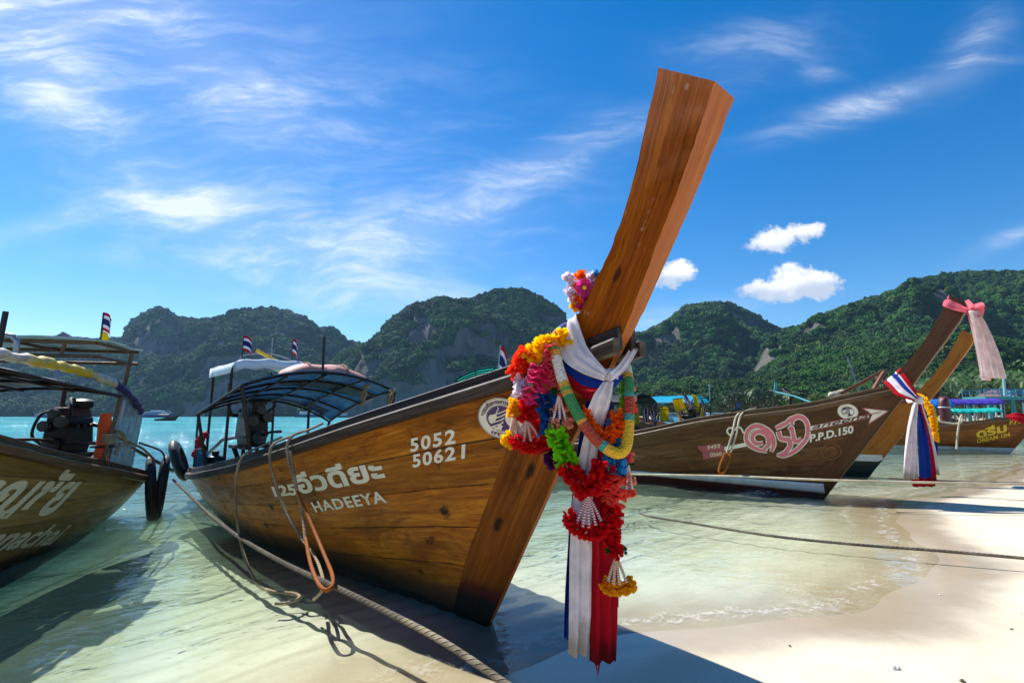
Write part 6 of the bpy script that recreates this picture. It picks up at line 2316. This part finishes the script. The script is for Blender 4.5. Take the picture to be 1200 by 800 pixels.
# bunting and pennants of the cyan boat
fl_specs = [(788, 468, 800, 466, 26, C_YELF, 10), (801, 463, 806, 462, 15, C_THAI, 6), (811, 461, 817, 463, 22, C_YELF, 5), (821, 467, 825, 471, 26, C_THAI, 4), (773, 477, 783, 477, 16, C_YELF, 1), (753, 479, 760, 479, 15, C_THAI, 1),
            (761, 480, 767, 482, 13, C_THAI, 3), (796, 482, 802, 479, 14, C_THAI, 4), (814, 477, 823, 477, 15, C_YELF, 3), (741, 484, 748, 484, 12, C_YELF, 1)]
for i, (xa, ya, xb, yb, hgt, mt, lean) in enumerate(fl_specs):
    Yf = 21.6 - .04 * (xa - 740) * .5
    a, b_ = at(xa, ya, Yf), at(xb, yb, Yf)
    c = (a + b_) / 2
    lab = {0: 'yellow pennant hanging at the left corner of the cyan canopy', 1: 'striped pennant on the front arch of the cyan canopy, left of its top', 2: 'yellow pennant on the front arch of the cyan canopy, right of its top',
           3: 'striped pennant at the right end of the cyan canopy arch', 4: 'swallow tailed yellow flag under the cyan canopy, left of its post', 5: 'striped flag just right of the black canopy, the left one of the pair',
           6: 'narrow striped flag between the black canopy and the yellow flag', 7: 'short striped flag hanging below the yellow corner pennant', 8: 'large yellow flag low at the right end of the cyan canopy', 9: 'yellow flag hanging beneath the black canopy'}[i]
    t = empty('pennant', c, 0, lab, 'flag', 'flags on the cyan and black canopies')
    mb = MB()
    rows, uv = [], []
    for s in np.linspace(0, 1, 9):
        dn = np.array([lean / FPX * Yf * s * .8, .05 * math.sin(5 * s + i), -hgt / FPX * Yf * s])
        rows.append([a + (b_ - a) * q - c + dn + np.array([0, .04 * math.sin(7 * q + 3 * s), 0]) for q in np.linspace(0, 1, 7)])
        uv += [(s, q) for q in np.linspace(0, 1, 7)]
    mb.grid(rows, uv)
    mb.build('flag_cloth', mt, t, solid=.006)
    mb = MB()
    mb.tube([a - c, b_ - c], .02, 5)
    mb.build('cord', M_METAL, t)


def speedboat(P, rz_, L, label, cabin=True, hullm=None):
    t = empty('speedboat', P, rz_, label, 'boat', 'white speedboats moored offshore')
    mb = MB()
    rows = []
    for i in range(21):
        s = i / 20
        w = .16 * L * (1 - max(0, (s - .45) / .55) ** 2.2)
        zt = .10 * L * (1 + .35 * s * s)
        rows.append([np.array([L * (s - .5) + .06 * L * q * (s > .6), sd * w * (q ** .45), -.03 * L + (zt + .03 * L) * q]) for sd, qs in ((-1, np.linspace(1, 0, 7)), (1, np.linspace(.15, 1, 7))) for q in qs])
    mb.grid(rows, flip=True)
    mb.grid([[r[0], r[-1]] for r in rows])
    mb.add(rows[0], [tuple(range(len(rows[0])))])
    mb.build('hull', hullm or M_WALL, t)
    mb = MB()
    mb.box((-.02 * L, 0, .155 * L), (.42 * L, .25 * L, .10 * L), None, .9)
    cbn = mb.build('cabin', M_WALL, t, bevel=.02 * L)
    mb = MB()
    for k in range(5):
        for sd in (-1, 1):
            mb.box((-.18 * L + .075 * L * k, sd * .121 * L, .168 * L), (.055 * L, .012 * L, .045 * L))
    mb.box((.185 * L, 0, .165 * L), (.02 * L, .2 * L, .05 * L))
    mb.build('window', M_GLASSD, cbn)
    mb = MB()
    mb.box((-.04 * L, 0, .232 * L), (.50 * L, .27 * L, .018 * L))
    for sx in (-.24, .16):
        for sd in (-1, 1):
            mb.cyl((sx * L, sd * .11 * L, .1 * L), (sx * L, sd * .11 * L, .235 * L), .006 * L)
    mb.build('roof', M_WALL, t, bevel=.006 * L)
    for sd in (-.07, .07):
        mb = MB()
        mb.box((-.54 * L, sd * L, .12 * L), (.07 * L, .06 * L, .09 * L), None, .8)
        mb.box((-.54 * L, sd * L, .03 * L), (.04 * L, .03 * L, .12 * L))
        mb.build('outboard_motor', M_ENG, t, bevel=.01 * L)
    return t


for x, Y, L, a, lab in ((838, 105, 8.5, 15, 'white cabin speedboat below the thin mast'), (812, 118, 8, 160, 'white speedboat partly behind the cyan canopy'), (852, 95, 7, 100, 'white speedboat nearest the rail of the heart boat'),
                        (786, 125, 9, 30, 'white speedboat seen under the cyan canopy'), (874, 112, 7, 185, 'white speedboat with dark motors at the right of its group')):
    speedboat(at(x, 487, Y) * np.array([1, 1, 0]), R(a), L, lab)
t = empty('boat_mast', at(833, 488, 98) * np.array([1, 1, 0]), 0, 'tall thin pale mast among the white speedboats', 'mast')
mb = MB()
mb.tube([(0, 0, 0), (0, 0, 7.3)], .055, 6)
mb.build('mast_pole', M_POLEB, t)
mb = MB()
mb.box((0, 0, 7.2), (.25, .15, .2))
mb.build('lamp_head', M_WALL, t, bevel=.03)
flag('tiny blue and white flag on a pole right of the speedboats', at(862, 488, 60), at(862, 471, 60), (.6, -.2, 0), .2, M_NAVY, None, M_METAL, r=.03, cloths=[(.6, 1.0, M_NAVY)])


def ferry(P, rz_, L, label, hm, um):
    t = empty('ferry', P, rz_, label, 'ferry', 'ferries across the bay')
    mb = MB()
    rows = []
    for i in range(15):
        s = i / 14
        w = .11 * L * (1 - max(0, (s - .6) / .4) ** 2)
        rows.append([np.array([L * (s - .5), sd * w, z]) for sd, z in ((-1, .075 * L + .03 * L * s * s), (-.9, 0), (-.7, -.03 * L), (.7, -.03 * L), (.9, 0), (1, .075 * L + .03 * L * s * s))])
    mb.grid(rows, flip=True)
    mb.grid([[r[0], r[-1]] for r in rows])
    mb.add(rows[0], [tuple(range(6))])
    mb.build('hull', hm, t)
    mb = MB()
    mb.box((-.06 * L, 0, .11 * L), (.66 * L, .19 * L, .075 * L), None, .96)
    mb.box((-.04 * L, 0, .165 * L), (.34 * L, .15 * L, .045 * L), None, .9)
    sp = mb.build('superstructure', um, t, bevel=.008 * L)
    mb = MB()
    for k in range(12):
        for sd in (-1, 1):
            mb.box((-.34 * L + .05 * L * k, sd * .094 * L, .12 * L), (.035 * L, .006 * L, .022 * L))
    mb.build('window', M_GLASSD, sp)
    mb = MB()
    mb.cyl((0, 0, .17 * L), (0, 0, .26 * L), .004 * L)
    mb.build('mast', M_STEEL, t)
    return t


M_PALEB = plain('pale_blue_paint', '#7fa6bd', .5)
ferry(at(182, 488, 420) * np.array([1, 1, 0]), R(178), 30, 'dark blue ferry with a pale upper deck right of the left boat', M_NAVY, M_PALEB)
ferry(at(58, 488, 420) * np.array([1, 1, 0]), R(172), 28, 'blue ferry seen through the stern of the left edge boat', M_NAVY, M_PALEB)
ferry(at(368, 487, 500) * np.array([1, 1, 0]), R(20), 34, 'white and blue ferry seen under the blue boat canopy', M_NAVY, M_WALL)
ferry(at(395, 488, 430) * np.array([1, 1, 0]), R(170), 22, 'ferry with a rust red hull seen under the blue boat canopy', M_REDPAINT, M_WALL)
bt, _ = simple_boat(at(206, 487, 150) * np.array([1, 1, 0]), 80, 'small dark longtail boat under way in front of the blue ferry', mat=M_HULL_A, can=C_DARKC, can_t=(-2, -6), scale=.85, prow=True, eng=False)


def covered_boat(P, ang, L, w, z0, z1, mt, label, endm=None):
    t = empty('covered_boat', (P[0], P[1], 0), R(ang - 90), label, 'boat', 'tarpaulin covered boats by the pier')
    mb = MB()
    rows = []
    for i in range(17):
        s = i / 16
        wq = w * .5 * (1 - abs(2 * s - 1) ** 3)
        rows.append([np.array([L * (s - .5), sd * wq * k, z]) for sd, k, z in ((-1, 1, .9 + .5 * (2 * s - 1) ** 2), (-1, .8, .3), (-1, .2, -.2), (1, .2, -.2), (1, .8, .3), (1, 1, .9 + .5 * (2 * s - 1) ** 2))])
    mb.grid(rows, flip=True)
    mb.grid([[r[0], r[-1]] for r in rows])
    mb.build('hull', M_RAIL_L, t)
    mb = MB()
    rows = []
    for s in np.linspace(-.46, .46, 21):
        rows.append([np.array([L * s, w * .5 * a, z0 + (z1 - z0) * (1 - abs(a) ** 2.4) + .05 * math.sin(s * 40) * abs(a) + .25 * (s + .1) ** 2]) for a in np.linspace(-1, 1, 15)])
    mb.grid(rows)
    mb.build('tarpaulin_roof', mt, t, solid=.03)
    for s in np.linspace(-.42, .42, 6):
        for a in (-1, 1):
            mb = MB()
            mb.cyl((L * s, w * .47 * a, .5), (L * s, w * .47 * a, z0 + .05 + .25 * (s + .1) ** 2), .03, sides=6)
            mb.build('roof_post', M_STEEL, t)
    return t


covered_boat(at(1139, 487, 44), 78, 4.2, 2.2, 2.35, 2.85, M_PURT, 'boat under a long violet tarpaulin near the pier')
covered_boat(at(1138, 487, 38), 80, 3.4, 1.6, 1.65, 1.95, M_TEAL, 'boat under a low teal tarpaulin in front of the violet one')
covered_boat(at(1092, 487, 42), 72, 2.6, 2.0, 2.1, 2.75, M_BLUET, 'boat under a bright blue tarpaulin beside the honey coloured prow')
t = empty('maroon_boat_stern', (at(1108, 487, 37)[0], 37, 0), R(20), 'narrow maroon boat end standing between the blue and violet tarpaulins', 'boat')
mb = MB()
mb.grid([[np.array([.42 * w_ * math.cos(a), .3 * math.sin(a), z]) for a in np.linspace(0, 2 * math.pi, 15)] for z, w_ in ((-.2, .3), (.5, .7), (1.3, .95), (2.0, 1.05), (2.5, .8), (2.75, .35), (2.8, .02))], flip=False)
mb.build('stern_block', plain('maroon_paint', '#5c1a1c', .5), t)
mb = MB()
mb.tube([(.40 * math.cos(a), .31 * math.sin(a), 2.05) for a in np.linspace(0, 2 * math.pi, 20)[:-1]], .05, 6, closed=True)
mb.build('rim_band', M_BOAT_PAINT, t)

# pier with its long roof edge and railing
pc = at(1162, 487, 62) * np.array([1, 1, 0])
t = empty('pier', pc, R(4), 'long teal pier with posts and a railing at the right edge', 'pier')
mb = MB()
mb.box((9, 0, 3.55), (22, 3.0, .28))
mb.build('pier_deck', M_PIER, t)
for k in range(8):
    for y in (-1.3, 1.3):
        mb = MB()
        mb.cyl((-1.5 + 3 * k, y, -3), (-1.5 + 3 * k, y, 3.45), .17, sides=10)
        mb.build('pier_post', M_PIER, t)
mb = MB()
for y in (-1.4, 1.4):
    for z in (4.15, 4.55):
        mb.tube([(-2, y, z), (20, y, z)], .05, 6)
    for k in range(23):
        mb.cyl((-2 + k, y, 3.6), (-2 + k, y, 4.6), .045, sides=6)
mb.build('railing', plain('blue_railing_paint', '#4f8fb0', .5), t)
t = empty('pavilion', at(1171, 487, 105) * np.array([1, 1, 0]) + np.array([0, 0, .5]), R(8), 'brown hip roofed pavilion behind the pier', 'pavilion')
mb = MB()
for z0, z1, w0, w1 in ((3.6, 4.5, 3.4, 2.6), (4.65, 6.4, 2.7, .35)):
    mb.add([(-w0, -w0, z0), (w0, -w0, z0), (w0, w0, z0), (-w0, w0, z0), (-w1, -w1, z1), (w1, -w1, z1), (w1, w1, z1), (-w1, w1, z1)], [(0, 1, 5, 4), (1, 2, 6, 5), (2, 3, 7, 6), (3, 0, 4, 7), (4, 5, 6, 7), (3, 2, 1, 0)])
mb.build('roof', M_THATCH, t, smooth=False)
for sx in (-2.6, 2.6):
    for sy in (-2.6, 2.6):
        mb = MB()
        mb.cyl((sx, sy, -1), (sx, sy, 3.7), .16, sides=8)
        mb.build('pavilion_post', M_BOAT_PAINT, t)
for (xt, yt, xb, yb, Y), lab in zip(((1176, 440, 1179, 473, 60), (1183, 459, 1185, 475, 64), (1188, 465, 1189.5, 475, 68)), ('tallest pale blue pole above the pier', 'middle pale blue pole above the pier', 'shortest pale blue pole above the pier')):
    b_ = at(xb, yb, Y)
    tp = at(xt, yt, Y)
    b_[2] = 3.7
    t = empty('lamp_pole', b_, 0, lab, 'pole', 'pale blue poles on the pier')
    mb = MB()
    mb.tube([(0, 0, 0), tp - b_], [.16, .12], 8)
    mb.build('pole_shaft', M_POLEB, t)
    mb = MB()
    mb.box(tp - b_ + np.array([.2, 0, .05]), (.6, .25, .12))
    mb.build('lamp_arm', M_POLEB, t, bevel=.02)

# ------------------------------------------------------------------ trees along the far shore
M_LEAFN = plain('broad_leaf_foliage', '#34571f', .6, var=.5, scale=.8)
M_LEAFN2 = plain('yellow_green_foliage', '#557322', .6, var=.4, scale=.8)
M_LEAFD = plain('deep_green_foliage', '#20401a', .6, var=.5, scale=.8)
M_PALM = plain('palm_frond_foliage', '#4f7030', .5, var=.5, scale=.6)
M_TRUNK = plain('grey_brown_bark', '#5d4d3c', .9, bump=.5, bscale=6)


def tree_mesh(seed, leafm, H, wd):
    r = np.random.default_rng(seed)
    t = empty('shore_tree', (0, 0, 0), 0)
    mb = MB()
    mb.tube(smooth_path([(0, 0, -.5), (.1 * wd, 0, H * .25), (0, .1, H * .5), (.1, 0, H * .75)], 4), np.linspace(.05 * H * .6, .02 * H, 13), 8)
    cl = []
    for k in range(11):
        a, h_ = r.uniform(0, 6.28), r.uniform(.42, .95)
        rad = wd * (1.05 - abs(h_ - .6) * 1.5) * r.uniform(.35, 1)
        e = np.array([rad * math.cos(a), rad * math.sin(a), H * h_])
        mb.tube([(0, 0, H * h_ * .62), e * np.array([.55, .55, .88]), e], [.02 * H, .012 * H, .004 * H], 5)
        cl.append((e, wd * r.uniform(.35, .55)))
    mb.build('trunk', M_TRUNK, t)
    cl.append((np.array([0, 0, H * .8]), wd * .6))
    mb = MB()
    vs, fs, n0 = [], [], 0
    for e, cr in cl:
        for _ in range(130):
            d = unit(r.normal(size=3)) * cr * r.uniform(.55, 1.0) * np.array([1, 1, .72])
            c = e + d
            s = r.uniform(.16, .34) * (H / 8)
            u_, v_ = unit(r.normal(size=3)), unit(r.normal(size=3))
            vs += [c - u_ * s - v_ * s * .5, c + u_ * s - v_ * s * .4, c + u_ * s * .8 + v_ * s * .6, c - u_ * s * .7 + v_ * s * .5]
            fs.append((n0, n0 + 1, n0 + 2, n0 + 3))
            n0 += 4
    mb.add(vs, fs)
    mb.build('crown', leafm, t, smooth=False)
    return t


def palm_mesh(seed, H):
    r = np.random.default_rng(seed)
    t = empty('palm_tree', (0, 0, 0), 0)
    lean = r.uniform(-.12, .12, 2) * H
    P = smooth_path([(0, 0, -.5), (lean[0] * .2, lean[1] * .2, H * .4), (lean[0] * .6, lean[1] * .6, H * .75), (lean[0], lean[1], H)], 6)
    mb = MB()
    mb.tube(P, np.linspace(.2, .11, len(P)), 8)
    mb.build('trunk', M_TRUNK, t)
    mb = MB()
    top = P[-1]
    for k in range(20):
        a, el = 2 * math.pi * k / 20 * 2.62, r.uniform(-.35, 1.1)
        L = r.uniform(2.4, 3.2)
        d = np.array([math.cos(a), math.sin(a), 0])
        mid = []
        for q in np.linspace(0, 1, 9):
            mid.append(top + d * L * q * math.cos(el * (1 - q * .6)) + np.array([0, 0, L * (q * math.sin(el) - .75 * q * q)]))
        sd = np.array([-d[1], d[0], 0])
        for i in range(8):
            w_ = .62 * math.sin((i + .6) / 9 * math.pi) + .08
            for s_ in (-1, 1):
                for m_ in range(3):
                    b0, b1 = mid[i] + (mid[i + 1] - mid[i]) * m_ / 3, mid[i] + (mid[i + 1] - mid[i]) * (m_ + .62) / 3
                    tip = b0 + sd * s_ * w_ + unit(mid[i + 1] - mid[i]) * w_ * .5 + np.array([0, 0, -.45 * w_])
                    mb.add([b0, b1, tip], [(0, 1, 2)])
    mb.build('crown', M_PALM, t, smooth=False)
    return t


tp = [tree_mesh(1, M_LEAFN, 8, 3.4), tree_mesh(2, M_LEAFD, 9, 3.8), tree_mesh(3, M_LEAFN2, 7, 3.2), tree_mesh(4, M_LEAFN, 10, 3.6)]
lab = ['mid green spreading tree along the far shore at the foot of the hill', 'deep green rounded tree along the far shore at the foot of the hill', 'yellow green low tree along the far shore at the foot of the hill', 'taller mid green tree along the far shore at the foot of the hill']
r = np.random.default_rng(5)
used = [False] * 4
for i in range(64):
    k = int(r.integers(0, 4))
    pxx = 700 + 530 * (i + r.uniform(-.4, .4)) / 64
    Y = 205 - 60 * (pxx - 700) / 500 + r.uniform(-14, 14)
    p = at(pxx, 480, Y)
    o = tp[k] if not used[k] else copy_tree(tp[k])
    used[k] = True
    o.location = (p[0], p[1], .6)
    o.rotation_euler.z = r.uniform(0, 6.28)
    s = r.uniform(.75, 1.15) * (1 + .25 * (pxx > 1050))
    o.scale = (s, s, s * r.uniform(.9, 1.1))
    tag(o, lab[k], 'tree', 'trees along the far shore')
pp = [palm_mesh(11, 9.0), palm_mesh(12, 10.5), palm_mesh(13, 8.0)]
for i, (x, Y, s) in enumerate(((1096, 120, 1.0), (1106, 126, .95), (1118, 118, 1.05), (1128, 130, 1.1), (1137, 122, 1.0), (1146, 128, 1.12), (1155, 120, .9), (1163, 132, 1.15), (1192, 118, 1.1), (1204, 124, 1.2), (1074, 134, .9), (1042, 140, .85), (1186, 130, 1.25), (880, 170, .9), (905, 172, 1.0), (930, 165, .9))):
    o = pp[i % 3] if i < 3 else copy_tree(pp[i % 3])
    p = at(x, 480, Y)
    o.location = (p[0], p[1], .6)
    o.rotation_euler.z = i * 1.7
    o.scale = (s, s, s)
    tag(o, 'coconut palm among the trees along the far shore', 'palm tree', 'coconut palms along the far shore')
# low sandy shore under those trees
mb = MB()
rows = []
for u_ in np.linspace(690, 1500, 60):
    Yb = 185 - 55 * (u_ - 700) / 500 if u_ < 1240 else 125
    Yb = max(Yb, 95)
    rows.append([np.array([(u_ - 600) / FPX * y, y, z]) for y, z in ((Yb - 22, -2), (Yb - 16, .15), (Yb - 8, .7), (Yb + 40, 1.2), (Yb + 150, 2.0))])
mb.grid(rows)
o = mb.build('far_shore_ground', plain('far_shore_sand', '#b7a888', .9, var=.1, scale=.2))
o['kind'] = 'structure'

# ------------------------------------------------------------------ small things on the sand
def ground_at(x, y):
    p0 = at(x, y, 1.0)
    lo = CAM_H / (CAM_H - p0[2])
    for _ in range(20):
        p = at(x, y, lo)
        z = float(bedz(np.array([p[0]]), np.array([p[1]]))[0])
        lo = lo * (CAM_H - z) / max(1e-3, CAM_H - p[2])
    return at(x, y, lo)


def pebble(x, y, s, label, mat, group):
    mb = MB()
    for k in range(4):
        mb.blob((random.uniform(-.7, .7) * s, random.uniform(-.5, .5) * s, s * .25 + random.uniform(0, .2) * s), (s * random.uniform(.5, .9), s * random.uniform(.4, .7), s * random.uniform(.3, .5)), .28, 8, 6)
    o = mb.build('coral_fragment', mat, None, angle=60)
    p = ground_at(x, y)
    o.location = tuple(p)
    o.rotation_euler.z = random.uniform(0, 6)
    tag(o, label, 'coral', group)


pebble(1048, 783, .022, 'white bleached coral fragment on the dry sand near the bottom edge', M_SHELL, None)
M_DPEB = plain('brown_pebble', '#6a5640', .8)
pebble(1126, 798, .016, 'brown pebble on the sand at the bottom edge, right of the white coral', M_DPEB, None)
pebble(925, 757, .010, 'tiny brown pebble on the sand just above the prow shadow', M_DPEB, None)
pebble(1102, 697, .010, 'tiny pale shell in the middle of the dry sand', M_SHELL, None)
pebble(1185, 737, .009, 'tiny brown pebble near the right edge of the dry sand', M_DPEB, None)
pebble(1196, 718, .008, 'tiny pale shell at the right edge of the dry sand', M_SHELL, None)

# ------------------------------------------------------------------ the hazy air of the bay
m = bpy.data.materials.new('haze_air')
m.use_nodes = True
n = NT(m.node_tree)
n.n.remove(n.n['Principled BSDF'])
pv = n.node('ShaderNodeVolumePrincipled')
pv.inputs['Color'].default_value = (.36, .64, 1.0, 1)
pv.inputs['Density'].default_value = HAZE
pv.inputs['Anisotropy'].default_value = 0.2
n.l.new(pv.outputs[0], n.n['Material Output'].inputs['Volume'])
mb = MB()
mb.box((0, 950, 118), (6200, 4300, 260))
o = mb.build('haze', m, smooth=False)
o['kind'] = 'stuff'
